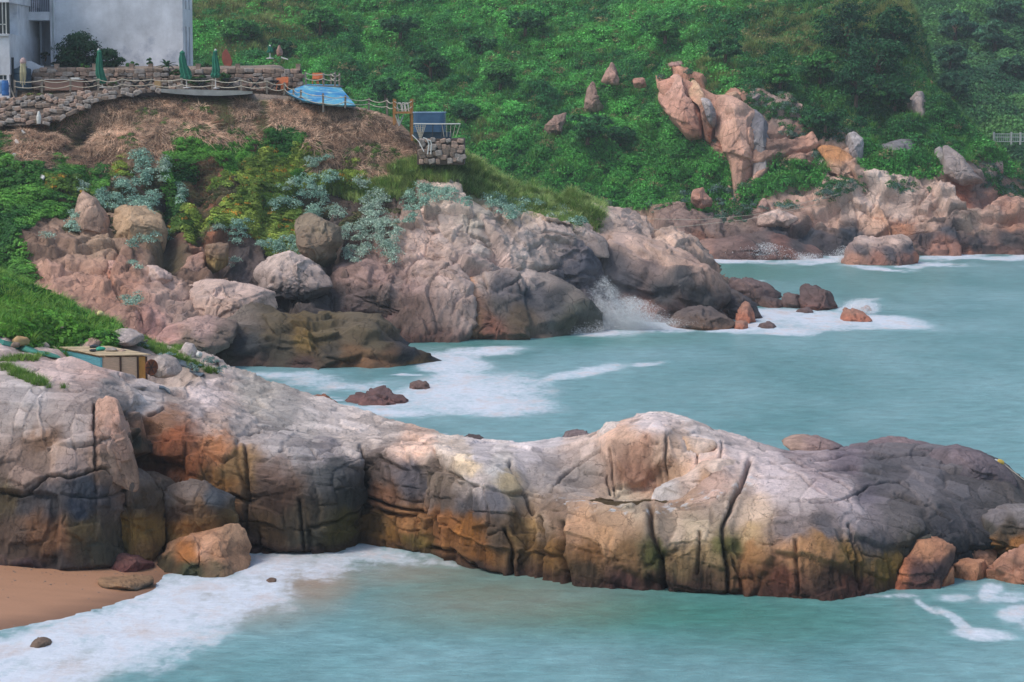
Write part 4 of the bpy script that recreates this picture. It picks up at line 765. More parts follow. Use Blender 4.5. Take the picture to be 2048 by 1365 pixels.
def far(L, Y, dep, cols, seed, tilt=.35, amp=.4, pw=.5, base=0):
    return orock('cliff_face', '', A5(L), Y, dep, cols, 'rock_far', seed, tilt=tilt, amp=amp, pw=pw, kind='structure', base=base)
fp = [(190, 132, 108), (204, 152, 130), (206, 160, 140)]; fg = [(150, 132, 124), (140, 134, 136), (170, 160, 158)]
far([(258, 160), (290, 150), (345, 105), (370, 120), (385, 200), (470, 290), (455, 400), (400, 410), (340, 340), (270, 240)], 241, 3, fp, 31, tilt=.5)
far([(390, 125), (440, 108), (470, 200), (530, 300), (545, 450), (470, 410), (455, 260), (400, 190)], 240, 2.5, [(190, 128, 100), (200, 146, 120), (214, 176, 140)], 32, tilt=.5)
far([(455, 215), (500, 225), (530, 290), (535, 380), (490, 330)], 238.5, 1.5, fg, 33, tilt=.5)
far([(520, 225), (575, 200), (640, 230), (720, 280), (740, 380), (700, 500), (690, 640), (640, 725), (600, 725), (590, 560), (560, 440), (530, 390)], 237.5, 3.5, [(204, 158, 136), (206, 158, 134), (210, 166, 144)], 34, tilt=.45)
far([(650, 270), (720, 270), (775, 350), (775, 520), (705, 645), (680, 640), (690, 480), (680, 380)], 237, 2.6, [(176, 150, 136), (140, 136, 138), (120, 118, 124)], 35, tilt=.45)
far([(565, 200), (620, 185), (650, 230), (600, 250)], 241, 1.5, [(200, 160, 130)] * 3, 36)
far([(655, 195), (690, 180), (765, 185), (770, 230), (700, 260), (660, 235)], 241.5, 1.8, [(160, 136, 124), (140, 134, 138), (170, 140, 126)], 37)
far([(790, 240), (830, 230), (870, 240), (885, 290), (855, 335), (790, 335)], 240, 2, fp, 38)
far([(762, 345), (860, 345), (862, 400), (820, 458), (775, 425)], 238, 2, fp, 39)
far([(785, 460), (840, 440), (880, 400), (960, 408), (972, 470), (970, 535), (880, 545), (790, 545)], 237, 2, [(200, 150, 126), (204, 158, 134), (206, 166, 146)], 40)
far([(985, 450), (1020, 430), (1090, 445), (1140, 480), (1180, 530), (1195, 600), (1160, 680), (1110, 690), (1065, 600), (1070, 560), (1040, 560), (1020, 490)], 234.5, 3, [(206, 170, 148), (200, 160, 136), (190, 132, 84)], 41)
far([(1120, 390), (1160, 368), (1198, 400), (1195, 530), (1160, 560), (1128, 470)], 235, 2, [(180, 160, 150), (150, 144, 146), (176, 168, 166)], 42)
far([(1235, 420), (1290, 430), (1370, 405), (1432, 405), (1432, 500), (1390, 535), (1330, 510), (1250, 455)], 238.5, 2, [(170, 156, 150), (156, 148, 148), (130, 128, 132)], 43)
far([(1440, 480), (1485, 440), (1505, 490), (1495, 555), (1440, 545)], 236.5, 1.5, [(180, 166, 158), (176, 166, 162), (160, 150, 148)], 44)
far([(1530, 440), (1565, 437), (1575, 555), (1530, 545)], 236, 1.5, [(180, 170, 162), (180, 170, 166), (160, 152, 150)], 45)
far([(1388, 300), (1410, 235), (1450, 190), (1478, 185), (1488, 330), (1435, 335)], 243.5, 1.8, [(150, 134, 126), (170, 148, 138), (166, 150, 144)], 46)
far([(1490, 250), (1520, 260), (1520, 320), (1495, 330)], 245, 1.2, [(140, 130, 124)] * 3, 62)
far([(1570, 430), (1600, 435), (1635, 470), (1700, 565), (1760, 600), (1640, 620), (1560, 565)], 233.5, 2.2, [(150, 126, 116), (160, 144, 138), (150, 138, 134)], 47)
far([(0, 150), (40, 70), (90, 130), (80, 165)], 252.6, 2, [(180, 140, 124)] * 3, 48); far([(145, 130), (200, 125), (215, 175), (160, 175)], 249.6, 1.5, [(186, 136, 116)] * 3, 49)
far([(300, 60), (370, 50), (390, 90), (320, 85)], 251.6, 1.5, [(180, 140, 130)] * 3, 50)
far([(1650, 330), (1700, 370), (1690, 385), (1640, 345)], 249, 1.2, [(150, 138, 136)] * 3, 51); far([(1735, 500), (1830, 505), (1835, 570), (1780, 550)], 241, 2, [(180, 130, 116), (176, 136, 124), (190, 160, 150)], 52)
orock('cliff_face', '', [(1165, 225), (1180, 165), (1190, 160), (1195, 200), (1210, 215), (1200, 222)], 252.4, 1.6, [(160, 130, 116)] * 3, 'rock_far', 53, kind='structure'); orock('cliff_face', '', [(1080, 265), (1110, 232), (1135, 225), (1120, 270)], 247.4, 1.5, [(160, 130, 116)] * 3, 'rock_far', 54, kind='structure')
orock('cliff_face', '', [(1205, 160), (1225, 120), (1240, 160), (1225, 175)], 256.4, 1.6, [(160, 130, 116)] * 3, 'rock_far', 55, kind='structure')
gF = 'loose rocks along the far shore'
orock('boulder', 'pale whitish boulder stuck on the far pink cliff above the green ledge', A5([(975, 500), (1000, 487), (1025, 492), (1035, 560), (1012, 580), (978, 555)]), 235, 1.2, [(180, 168, 160), (206, 190, 180), (210, 196, 188)], 'rock_far', 56, amp=.4, cat='boulder', group=gF)
orock('boulder', 'smooth pale pink boulder in the shore rocks below the far green ledge', [(1508, 452), (1520, 430), (1560, 420), (1590, 424), (1605, 440), (1600, 455), (1540, 458)], 228.5, 2, [(200, 164, 146), (214, 182, 166), (220, 190, 176)], 'rock_far', 57, amp=.5, cat='boulder', group=gF)
orock('boulder', 'reddish pointed rock between bushes at the far hill foot', [(1383, 405), (1388, 382), (1405, 378), (1425, 400), (1424, 415), (1390, 415)], 231, 1.4, [(190, 140, 120)] * 3, 'rock_far', 58, cat='boulder', group=gF)
orock('boulder', 'small pointed pale rock just left of the far green ledge', [(1510, 428), (1520, 405), (1531, 393), (1535, 415), (1530, 430)], 231, 1, [(180, 144, 130)] * 3, 'rock_far', 59, cat='boulder', group=gF)
orock('boulder', 'small pointed rock at the far hill foot beside the tall grass slope', [(1160, 412), (1172, 386), (1182, 395), (1188, 412)], 228, 1, [(184, 150, 134)] * 3, 'rock_far', 60, cat='boulder', group=gF)
orock('rock_outcrop', '', [(1375, 515), (1400, 485), (1450, 478), (1520, 468), (1570, 472), (1620, 485), (1655, 500), (1640, 520), (1540, 524), (1460, 520), (1400, 524)], 221.5, 4, None, 'rock_far', 61, tilt=.6, base=1, amp=.6, kind='structure', ctrl=[(1400, 500, (150, 120, 108)), (1450, 490, (130, 104, 96)), (1520, 480, (104, 88, 84)), (1560, 500, (130, 90, 78)), (1400, 515, (170, 112, 88)), (1500, 512, (110, 84, 78)), (1600, 490, (84, 78, 80)), (1620, 510, (120, 92, 84)), (1580, 515, (150, 104, 88))])
orock('rocky_islet', 'flat topped rock islet with pale top and dark band before the far shore', [(1686, 532), (1692, 500), (1700, 488), (1727, 474), (1765, 480), (1800, 474), (1824, 470), (1828, 500), (1842, 512), (1844, 534), (1780, 538)], 213.5, 3.2, None, 'rock_far', 63, tilt=.35, base=1.2, amp=.6, pw=.45, cat='rock islet', ctrl=[(1730, 480, (206, 178, 164)), (1780, 482, (200, 170, 154)), (1815, 475, (190, 164, 150)), (1720, 500, (110, 100, 102)), (1780, 505, (96, 88, 90)), (1820, 495, (90, 86, 90)), (1710, 520, (176, 128, 106)), (1760, 525, (150, 104, 88)), (1820, 520, (130, 92, 80)), (1840, 515, (190, 116, 84))])
# --- rocks awash
gR = 'rocks awash off the middle headland'
dkr = [(96, 74, 70), (104, 84, 80), (116, 96, 92)]; orr = [(170, 104, 80), (186, 120, 94), (170, 124, 104)]
def sea_rock(label, L, cols, seed, conv=None, dep=1.3, base=.5, group=gR, yb=None, amp=.9, mt='rock_mid', tilt=.5):
    L = conv(L) if conv else L
    yb = yb or max(p[1] for p in L)
    return orock('sea_rock', label, L, DY(yb) + dep * .7, dep, cols, mt, seed, tilt=tilt, base=base, amp=amp, cat='rock', group=group, grow=1.08)
AS = c1(1100, 480, 2.56)
sea_rock('long dark sloping rock next to the tip of the middle headland', AS([(895, 260), (945, 190), (1010, 203), (1100, 240), (1170, 275), (1180, 315), (1060, 330), (940, 320)]), dkr, 71, dep=2.2, yb=612)
sea_rock('low dark rock joining the headland tip to the orange pillar rock', AS([(880, 280), (920, 250), (1000, 300), (1060, 330), (1085, 380), (1040, 395), (900, 400)]), [(90, 74, 72), (80, 74, 76), (90, 82, 82)], 72, dep=2, yb=640)
sea_rock('rugged dark rock touching the left flank of the tallest offshore rock', AS([(1190, 340), (1195, 290), (1215, 278), (1285, 290), (1320, 340), (1250, 352)]), dkr, 73, yb=617)
sea_rock('tallest offshore dark rock with a reddish right flank', AS([(1285, 345), (1290, 265), (1325, 243), (1380, 255), (1440, 282), (1455, 315), (1487, 348), (1470, 364), (1330, 358)]), [(130, 84, 72), (110, 86, 82), (100, 82, 80)], 74, dep=2.0, yb=621)
sea_rock('orange wedge rock in the surf, farthest right', AS([(1490, 405), (1505, 368), (1530, 360), (1610, 382), (1680, 420), (1590, 418), (1500, 412)]), orr, 75, yb=644)
sea_rock('tiny orange rock just behind the wedge rock in the surf', AS([(1585, 366), (1600, 350), (1640, 344), (1658, 370), (1610, 376)]), orr, 76, dep=.7, yb=626)
sea_rock('broad low brown rock in the surf before the rear headland lobe', AS([(615, 435), (650, 395), (700, 368), (790, 362), (890, 388), (945, 425), (860, 452), (760, 462), (640, 446)]), [(150, 104, 74), (110, 90, 78), (104, 92, 88)], 77, dep=2, yb=660, tilt=.9)
sea_rock('orange pillar like rock beside the low brown rock', AS([(960, 425), (972, 345), (1000, 330), (1032, 342), (1062, 425), (1010, 430)]), orr, 78, yb=647)
sea_rock('little orange stub of rock at the edge of the surf', AS([(943, 455), (950, 420), (1000, 418), (1022, 440), (980, 460)]), orr, 79, dep=.8, yb=659)
sea_rock('small flat dark rock alone in the white surf', AS([(1058, 446), (1085, 432), (1120, 424), (1162, 440), (1150, 455), (1090, 458)]), dkr, 80, dep=.9, yb=658)
sea_rock('thin black rocks barely above the surf in front of the tallest rock', AS([(1255, 368), (1290, 356), (1330, 350), (1372, 374), (1320, 376)]), dkr, 81, dep=.9, yb=627)
sea_rock('small dark rock between the long sloping rock and the white surf', AS([(1075, 335), (1085, 290), (1150, 300), (1200, 320), (1195, 345), (1120, 352)]), [(150, 96, 76), (110, 86, 80), (96, 82, 80)], 82, dep=1.2, yb=616)
gN = 'rocks awash in the inlet'
sea_rock('small round brown rock alone in the foam of the inlet', [(817, 780), (822, 767), (838, 763), (855, 768), (860, 780)], [(110, 80, 72), (120, 92, 84), (120, 96, 88)], 83, dep=.7, group=gN, base=.4)
sea_rock('long low reddish rock in the foam of the inlet', [(680, 806), (700, 795), (735, 792), (752, 783), (775, 783), (795, 794), (835, 805), (800, 811), (700, 810)], [(120, 76, 72), (120, 84, 78), (110, 84, 82)], 84, dep=1.4, group=gN, base=.5)
sea_rock('dark rock peeping over the back of the ridge left of its pale summit', [(1120, 888), (1135, 870), (1160, 866), (1182, 872), (1200, 885), (1180, 895)], [(120, 104, 104), (120, 104, 104), (130, 112, 110)], 85, dep=1, group=gN, yb=895)
sea_rock('thin dark rock peeping over the back of the ridge near its lowest point', [(905, 882), (930, 874), (960, 875), (985, 884)], [(90, 76, 74)] * 3, 86, dep=.8, group=gN, yb=886, base=.3)
sea_rock('low orange brown rock at the inlet edge behind the striped ledges', [(600, 806), (615, 794), (650, 795), (675, 806), (660, 815)], [(150, 100, 76)] * 3, 87, dep=.8, group=gN, yb=814)
# --- near blocks at the foot of the headland
A1 = c1(0, 850, 2.65); gK = 'blocks fallen at the foot of the near headland'
def near(label, L, Y, dep, seed, ctrl=None, cols=None, amp=.5, tilt=.15, pw=.42, base=.3, group=gK, name='boulder', cat='boulder'):
    return orock(name, label, L, Y, dep, cols, 'rock_near', seed, tilt=tilt, base=base, amp=amp, pw=pw, cat=cat, group=group, ctrl=ctrl, planes=5, grow=1.06)
near('tall dark block with ochre lower half beside the left cliff', A1([(545, 300), (600, 270), (700, 262), (790, 330), (850, 400), (870, 620), (800, 660), (790, 760), (640, 760), (575, 640), (560, 450)]), 74.6, 1.0, 91, ctrl=[(220, 970, (110, 100, 96)), (270, 970, (116, 100, 90)), (230, 1000, (76, 66, 58)), (290, 1000, (84, 68, 54)), (240, 1060, (140, 108, 52)), (290, 1060, (136, 104, 50)), (230, 1100, (84, 74, 44)), (290, 1110, (120, 88, 50))])
near('squat block with ochre front, right of the tall dark block', A1([(850, 385), (930, 340), (1000, 322), (1100, 345), (1220, 400), (1270, 530), (1180, 580), (1060, 600), (880, 625), (865, 500)]), 75.4, .9, 92, ctrl=[(330, 1000, (110, 98, 90)), (380, 985, (124, 108, 98)), (430, 1000, (70, 74, 80)), (350, 1020, (90, 70, 58)), (400, 1020, (110, 84, 60)), (360, 1060, (160, 112, 60)), (410, 1060, (130, 96, 54)), (450, 1040, (100, 80, 50)), (340, 1075, (120, 90, 44))])
near('small dark stone lodged between the cliff and the ochre blocks', A1([(735, 260), (800, 255), (880, 290), (935, 330), (860, 375), (790, 330)]), 76.5, .8, 93, cols=[(70, 66, 70), (96, 82, 70), (110, 92, 78)])
near('low orange brown slab resting in the foam edge', A1([(830, 740), (825, 650), (900, 625), (1060, 600), (1200, 560), (1260, 552), (1290, 580), (1340, 735), (1230, 760), (1120, 790), (960, 785)]), 73.6, 1.1, 94, ctrl=[(330, 1090, (150, 112, 82)), (400, 1080, (190, 140, 106)), (470, 1065, (180, 140, 108)), (330, 1120, (70, 60, 40)), (380, 1105, (160, 100, 48)), (440, 1105, (190, 140, 104)), (380, 1140, (64, 66, 44)), (480, 1110, (170, 128, 96)), (430, 1130, (110, 92, 68)), (410, 1095, (186, 140, 110))], tilt=.5)
near('dark red low rock at the top of the sand', A1([(500, 780), (560, 710), (640, 690), (720, 710), (800, 750), (780, 790), (600, 790)]), 73.2, .8, 95, cols=[(100, 60, 58), (110, 66, 62), (120, 80, 74)], amp=.8)
near('barnacle covered dark block sitting on the sand', A1([(512, 812), (600, 825), (800, 810), (806, 885), (620, 910), (560, 870)]), 70.6, .75, 96, cols=[(70, 66, 58), (76, 72, 64), (150, 116, 84)], tilt=.3, base=0)
near('dark wet rock surrounded by foam, bottom left', A1([(95, 1200), (150, 1180), (175, 1150), (215, 1135), (260, 1145), (275, 1175), (270, 1215), (190, 1228), (120, 1222)]), 63.2, .5, 97, cols=[(60, 54, 54), (86, 74, 66), (120, 100, 84)], base=.15)
near('flat wet stone just right of the foam rock, bottom left', A1([(340, 1190), (370, 1172), (430, 1190), (400, 1205), (350, 1202)]), 63.6, .35, 98, cols=[(90, 80, 78)] * 3, base=.1)
near('small brown stone washed by foam below the orange slab', A1([(1405, 830), (1425, 818), (1460, 822), (1478, 845), (1440, 850)]), 71.6, .35, 99, cols=[(110, 88, 74)] * 3, base=.1)
near('faint dark stone at the very left edge of the foam', A1([(-30, 1205), (-10, 1175), (15, 1185), (22, 1205)]), 63.6, .35, 100, cols=[(90, 80, 78)] * 3, base=.1)
near('small stone half buried in the sand at the left edge', A1([(-30, 890), (-10, 872), (20, 876), (24, 892)]), 70, .35, 101, cols=[(110, 84, 66)] * 3, base=.05)
A2 = c1(1250, 800, 2.416)
near('large leaning orange and black rock at the end of the near headland', A2([(1215, 940), (1260, 880), (1350, 790), (1430, 700), (1530, 695), (1612, 735), (1590, 790), (1510, 875), (1440, 955), (1300, 985), (1225, 970)]), 71.2, .9, 102, ctrl=[(1770, 1180, (176, 104, 70)), (1800, 1150, (180, 112, 76)), (1850, 1100, (170, 120, 88)), (1890, 1100, (176, 124, 94)), (1840, 1150, (84, 62, 60)), (1870, 1140, (70, 56, 56)), (1800, 1185, (150, 88, 62)), (1830, 1185, (90, 60, 56)), (1900, 1115, (84, 66, 62))], tilt=.5, group='orange rocks at the near headland end')
near('narrow orange rock fin beside the large leaning rock', A2([(1455, 970), (1490, 890), (1590, 805), (1592, 900), (1570, 950), (1500, 975)]), 71.3, .5, 103, cols=[(150, 90, 66), (150, 92, 66), (180, 120, 86)], group='orange rocks at the near headland end')
near('blocky orange rock with steep right face behind the narrow fin', A2([(1592, 800), (1680, 785), (1745, 788), (1765, 855), (1650, 940), (1575, 940), (1588, 860)]), 72.4, .8, 104, cols=[(110, 74, 60), (170, 112, 78), (184, 130, 96)], group='orange rocks at the near headland end')
near('flat orange ledge lying above the blocky orange rock', A2([(1600, 720), (1680, 705), (1760, 715), (1820, 745), (1745, 785), (1600, 795)]), 74.6, 1.0, 105, cols=[(120, 84, 64), (170, 120, 90), (180, 132, 104)], group='orange rocks at the near headland end')
near('orange rock with dark cracks cut by the right picture edge', A2([(1775, 960), (1780, 850), (1850, 780), (1960, 745), (2080, 745), (2080, 970)]), 71.8, 1.0, 106, cols=[(96, 70, 62), (150, 104, 80), (170, 124, 100)], amp=.9, group='orange rocks at the near headland end')
near('square dark block with ochre streaks cut by the right picture edge', A2([(1738, 680), (1745, 580), (1800, 556), (1870, 545), (2100, 530), (2100, 740), (1830, 745), (1760, 720)]), 75.2, 1.2, 107, ctrl=[(1990, 1035, (124, 116, 116)), (2040, 1030, (130, 122, 120)), (1980, 1060, (70, 66, 58)), (2020, 1060, (74, 66, 56)), (1990, 1090, (134, 96, 56)), (2030, 1090, (150, 100, 50)), (2010, 1080, (80, 64, 46))], group='orange rocks at the near headland end')
A6 = c1(0, 600, 2.926)
near('pale leaning slab with a split at its foot, on the right of the left cliff', [(188, 812), (205, 800), (232, 812), (243, 850), (262, 900), (278, 935), (275, 955), (240, 945), (195, 948), (188, 900)], 74.6, .7, 108, ctrl=[(200, 830, (190, 150, 130)), (230, 850, (186, 146, 128)), (240, 900, (184, 142, 120)), (210, 920, (166, 134, 112)), (265, 935, (160, 126, 104)), (200, 880, (176, 150, 138))], tilt=.3)
# long ledges lying along the back of the ridge
orock('rock_outcrop', '', [(1555, 884), (1590, 876), (1640, 878), (1690, 893), (1700, 903), (1640, 906), (1580, 900)], 84, 1.2, None, 'rock_near', 109, tilt=1.0, amp=.5, kind='structure', ctrl=[(1580, 885, (170, 140, 124)), (1640, 885, (150, 124, 118)), (1680, 898, (130, 112, 112))])
orock('rock_outcrop', '', [(1720, 905), (1740, 886), (1800, 883), (1860, 890), (1892, 902), (1880, 915), (1800, 918)], 83, 1.5, None, 'rock_near', 110, tilt=1.0, amp=.4, kind='structure', ctrl=[(1740, 895, (130, 110, 112)), (1800, 888, (140, 118, 118)), (1870, 900, (120, 104, 108)), (1800, 910, (92, 86, 94))])
orock('rock_outcrop', '', [(1845, 935), (1880, 908), (1930, 902), (1980, 915), (2015, 935), (2030, 965), (1990, 985), (1900, 965)], 80.5, 2, None, 'rock_near', 111, tilt=.9, amp=.35, kind='structure', ctrl=[(1880, 920, (110, 98, 102)), (1930, 910, (118, 104, 108)), (1980, 930, (110, 98, 102)), (1930, 950, (90, 84, 90)), (2010, 960, (90, 82, 86))])
# summit blocks of the pale part of the ridge
orock('rock_outcrop', '', [(1258, 872), (1264, 838), (1290, 831), (1330, 834), (1380, 842), (1430, 858), (1440, 875), (1380, 885), (1330, 870), (1290, 880)], 80.5, 1.2, None, 'rock_near', 112, tilt=.7, amp=.5, kind='structure', ctrl=[(1270, 850, (206, 166, 136)), (1300, 838, (232, 216, 208)), (1370, 850, (222, 206, 198)), (1420, 865, (200, 180, 170)), (1300, 865, (200, 164, 140))])
orock('rock_outcrop', '', [(1190, 900), (1195, 868), (1215, 848), (1245, 850), (1262, 866), (1255, 900), (1225, 915)], 79.5, .8, None, 'rock_near', 113, tilt=.6, amp=.5, kind='structure', ctrl=[(1215, 855, (226, 208, 196)), (1240, 870, (214, 184, 166)), (1200, 890, (206, 186, 174))])
orock('rock_outcrop', '', [(1228, 890), (1262, 880), (1325, 872), (1332, 900), (1330, 950), (1345, 985), (1330, 998), (1232, 990), (1226, 940)], 77.2, .55, None, 'rock_near', 114, tilt=.25, amp=.22, pw=.3, kind='structure', ctrl=[(1260, 900, (206, 158, 132)), (1300, 890, (200, 152, 126)), (1270, 950, (198, 146, 118)), (1310, 950, (196, 148, 122)), (1330, 985, (206, 166, 144)), (1240, 985, (170, 130, 106))])
orock('rock_outcrop', '', [(1345, 885), (1370, 876), (1430, 885), (1445, 905), (1430, 925), (1380, 925), (1345, 915)], 77, .6, None, 'rock_near', 115, tilt=.5, amp=.3, pw=.35, kind='structure', ctrl=[(1360, 900, (206, 168, 134)), (1400, 885, (222, 196, 178)), (1420, 910, (206, 174, 150)), (1370, 915, (196, 160, 130))])
orock('rock_outcrop', '', [(1300, 1000), (1310, 980), (1360, 965), (1410, 935), (1450, 928), (1500, 930), (1505, 950), (1470, 985), (1450, 1030), (1380, 1050), (1320, 1040)], 74.2, .9, None, 'rock_near', 116, tilt=.9, amp=.3, pw=.45, kind='structure', ctrl=[(1330, 990, (200, 190, 184)), (1380, 960, (214, 186, 168)), (1440, 940, (216, 190, 172)), (1420, 965, (190, 146, 110)), (1460, 970, (150, 116, 90)), (1360, 1020, (180, 158, 144)), (1420, 1010, (170, 150, 136)), (1490, 945, (196, 186, 180))])
# ================================================================== VEGETATION
rv = np.random.RandomState(11)
def unit(a): return a / (np.linalg.norm(a, axis=-1, keepdims=True) + 1e-9)
def leaf_quads(pos, nrm, size, aspect=.5, rng=rv):
    n_ = len(pos); t = unit(np.cross(nrm, rng.normal(size=(n_, 3)))); b_ = np.cross(nrm, t)
    L = np.asarray(size).reshape(-1, 1); Wd = L * aspect
    V = np.stack([pos - t * L / 2, pos + b_ * Wd / 2 + nrm * L * .08, pos + t * L / 2, pos - b_ * Wd / 2 + nrm * L * .08], 1)
    return V.reshape(-1, 3), np.arange(n_ * 4).reshape(n_, 4)
def clump(n_, r, leaf, asp=.5, flat=.8, seed=0, up=.5):
    g = np.random.RandomState(seed); d = unit(g.normal(size=(n_, 3))); d[:, 2] = np.abs(d[:, 2]) * 1.0 - .25
    rad = r * (.55 + .45 * g.rand(n_, 1)) * (1 + .25 * np.sin(d[:, :1] * 5 + seed) * np.cos(d[:, 1:2] * 4))
    pos = d * rad * np.array([1, 1, flat]); nr = unit(d + np.array([0, 0, up]) + .55 * g.normal(size=(n_, 3)))
    return leaf_quads(pos, nr, leaf * (.6 + .8 * g.rand(n_)), asp, g)
def tuft(n_, h, w, spread, droop, seed=0, segs=3):
    g = np.random.RandomState(seed); V = []; Fc = []
    for i in range(n_):
        a = g.rand() * 6.283; r0 = g.rand() * spread * .35; base = np.array([math.cos(a) * r0, math.sin(a) * r0, -.05]); a2 = a + g.normal() * .6
        out = np.array([math.cos(a2), math.sin(a2), 0]); hh = h * (.5 + .7 * g.rand()); sp_ = spread * g.rand(); side = np.array([-out[1], out[0], 0]) * w / 2
        for k in range(segs + 1):
            t = k / segs; p = base + out * sp_ * t ** 1.5 + np.array([0, 0, hh * (t - droop * t * t)]); ww = 1 - t * .85
            V += [p - side * ww, p + side * ww]
        b0 = len(V) - 2 * (segs + 1)
        Fc += [(b0 + 2 * k, b0 + 2 * k + 1, b0 + 2 * k + 3, b0 + 2 * k + 2) for k in range(segs)]
    return np.array(V), np.array(Fc)
def proto(kind, k, V, Fc):
    me = mesh_from(kind, V, Fc); me.materials.append(M['leaf_i']); o = bpy.data.objects.new(kind + '_leaf', me); return o
def make_set(kind, lst):
    c = bpy.data.collections.new(kind)
    for k, (V, Fc) in enumerate(lst): c.objects.link(proto(kind, k, V, Fc))
    return c
C_BUSH = make_set('bush', [clump(90, .5, .17, .55, .75, s_) for s_ in range(4)])
C_HILL = make_set('hill', [clump(110, .5, .125, .6, .7, s_ + 60) for s_ in range(4)])
C_VINE = make_set('vine', [clump(60, .5, .2, .75, .45, s_ + 10, .9) for s_ in range(3)])
C_GRASS = make_set('grass', [tuft(34, .9, .045, .7, .35, s_) for s_ in range(3)])
C_DRY = make_set('dry', [tuft(34, .38, .028, .6, .8, s_ + 20, 4) for s_ in range(6)])
C_TWIG = make_set('twig', [clump(90, .55, .3, .1, .8, s_ + 40, .2) for s_ in range(3)])
def scatter(name, label, cat, pos, nrm, scl, col, coll, seed=0, tiltk=.5):
    g = np.random.RandomState(seed); n_ = len(pos); ax = unit(nrm * tiltk + np.array([0, 0, 1 - tiltk]))
    yaw = g.rand(n_) * 6.283
    pitch = np.arccos(np.clip(ax[:, 2], -1, 1)); az = np.arctan2(ax[:, 1], ax[:, 0])
    # Euler XYZ: spin about own axis then lean towards az
    rx = -np.sin(az) * pitch; ry = np.cos(az) * pitch
    me = bpy.data.meshes.new(name); me.vertices.add(n_); me.vertices.foreach_set('co', np.asarray(pos, np.float32).ravel())
    a = me.attributes.new('rot', 'FLOAT_VECTOR', 'POINT'); a.data.foreach_set('vector', np.stack([rx, ry, yaw * 0], 1).astype(np.float32).ravel())
    a = me.attributes.new('yaw', 'FLOAT', 'POINT'); a.data.foreach_set('value', yaw.astype(np.float32))
    a = me.attributes.new('scl', 'FLOAT', 'POINT'); a.data.foreach_set('value', np.asarray(scl, np.float32))
    a = me.attributes.new('idx', 'INT', 'POINT'); a.data.foreach_set('value', g.randint(0, 99, n_).astype(np.int32))
    c4 = np.ones((n_, 4), np.float32); c4[:, :3] = col
    a = me.attributes.new('col', 'FLOAT_COLOR', 'POINT'); a.data.foreach_set('color', c4.ravel())
    o = bpy.data.objects.new(name, me); COL.objects.link(o); tag(o, label, cat, kind='stuff')
    ng = bpy.data.node_groups.new(name, 'GeometryNodeTree'); ng.interface.new_socket('Geometry', in_out='INPUT', socket_type='NodeSocketGeometry'); ng.interface.new_socket('Geometry', in_out='OUTPUT', socket_type='NodeSocketGeometry')
    N_ = ng.nodes; i_ = N_.new('NodeGroupInput'); o_ = N_.new('NodeGroupOutput'); ip = N_.new('GeometryNodeInstanceOnPoints')
    ci = N_.new('GeometryNodeCollectionInfo'); ci.inputs[0].default_value = coll; ci.inputs['Separate Children'].default_value = True; ci.inputs['Reset Children'].default_value = True
    def na(nm, tp): x = N_.new('GeometryNodeInputNamedAttribute'); x.data_type = tp; x.inputs[0].default_value = nm; return x.outputs[0]
    Lk = ng.links
    Lk.new(i_.outputs[0], ip.inputs['Points']); Lk.new(ci.outputs[0], ip.inputs['Instance']); ip.inputs['Pick Instance'].default_value = True
    Lk.new(na('idx', 'INT'), ip.inputs['Instance Index']); Lk.new(na('rot', 'FLOAT_VECTOR'), ip.inputs['Rotation'])
    Lk.new(na('scl', 'FLOAT'), ip.inputs['Scale'])
    ri = N_.new('GeometryNodeRotateInstances'); cx3 = N_.new('ShaderNodeCombineXYZ'); Lk.new(na('yaw', 'FLOAT'), cx3.inputs[2]); Lk.new(cx3.outputs[0], ri.inputs['Rotation']); ri.inputs['Local Space'].default_value = True
    Lk.new(ip.outputs[0], ri.inputs[0]); Lk.new(ri.outputs[0], o_.inputs[0])
    md = o.modifiers.new('scatter', 'NODES'); md.node_group = ng
    return o
def sample(GG, NN, wgt, n_, seed=0):
    g = np.random.RandomState(seed); A = GG[:-1, :-1]; Bu = GG[:-1, 1:] - A; Bv = GG[1:, :-1] - A
    area = np.linalg.norm(np.cross(Bu, Bv), axis=2) * wgt[:-1, :-1]; pr = area.ravel(); pr = pr / pr.sum()
    k = g.choice(len(pr), n_, p=pr); i, j = np.unravel_index(k, area.shape); u = g.rand(n_, 1); v = g.rand(n_, 1)
    nn = NN[i, j]; nn = np.where(nn[:, 2:3] < -.2, -nn, nn)
    return A[i, j] + Bu[i, j] * u + Bv[i, j] * v, nn
def mixcol(a, b, t): return np.asarray(a)[None] * (1 - t[:, None]) + np.asarray(b)[None] * t[:, None]
# ---- hillside cover
pos, nr = sample(HG2, NHb, (1 - rk) * (PXH > 330) * (PXH < 2300) * (PYH > -70), 64000, 1)
px_, py_ = proj(pos)
n1_ = fbm(pos / 7 + 5, 4); n2_ = fbm(pos / 2.2 + 50, 3); hgt = fbm(pos / 16 + 90, 3)
colh = mixcol(lin((56, 120, 66)), lin((104, 184, 88)), sstep(-.35, .35, n1_ + .5 * n2_)) * 1.25
lowg = sstep(230, 340, py_ + 40 * n1_)[:, None]; colh = colh * (1 - lowg * .6) + lin((76, 152, 54)) * lowg * .6
upd = (sstep(1430, 1560, px_ + 60 * n1_) * sstep(330, 240, py_))[:, None]; colh = colh * (1 - .6 * upd) + lin((40, 88, 56)) * .6 * upd
colh = colh * (.72 + .6 * rv.rand(len(pos), 1)); br = (rv.rand(len(pos)) < .05 + .12 * sstep(.15, .4, hgt)); colh[br] = lin((150, 146, 98)) * (.7 + .5 * rv.rand(br.sum(), 1))
scatter('hillside_shrubbery', 'dense green scrub and creepers covering the hillside behind the cove', 'shrubbery', pos + nr * .15, nr, .8 + 1.5 * rv.rand(len(pos)) ** 2, colh, C_HILL, 1)
k = (rv.rand(len(pos)) < .10) | ((rv.rand(len(pos)) < .4) & (hgt > .22))
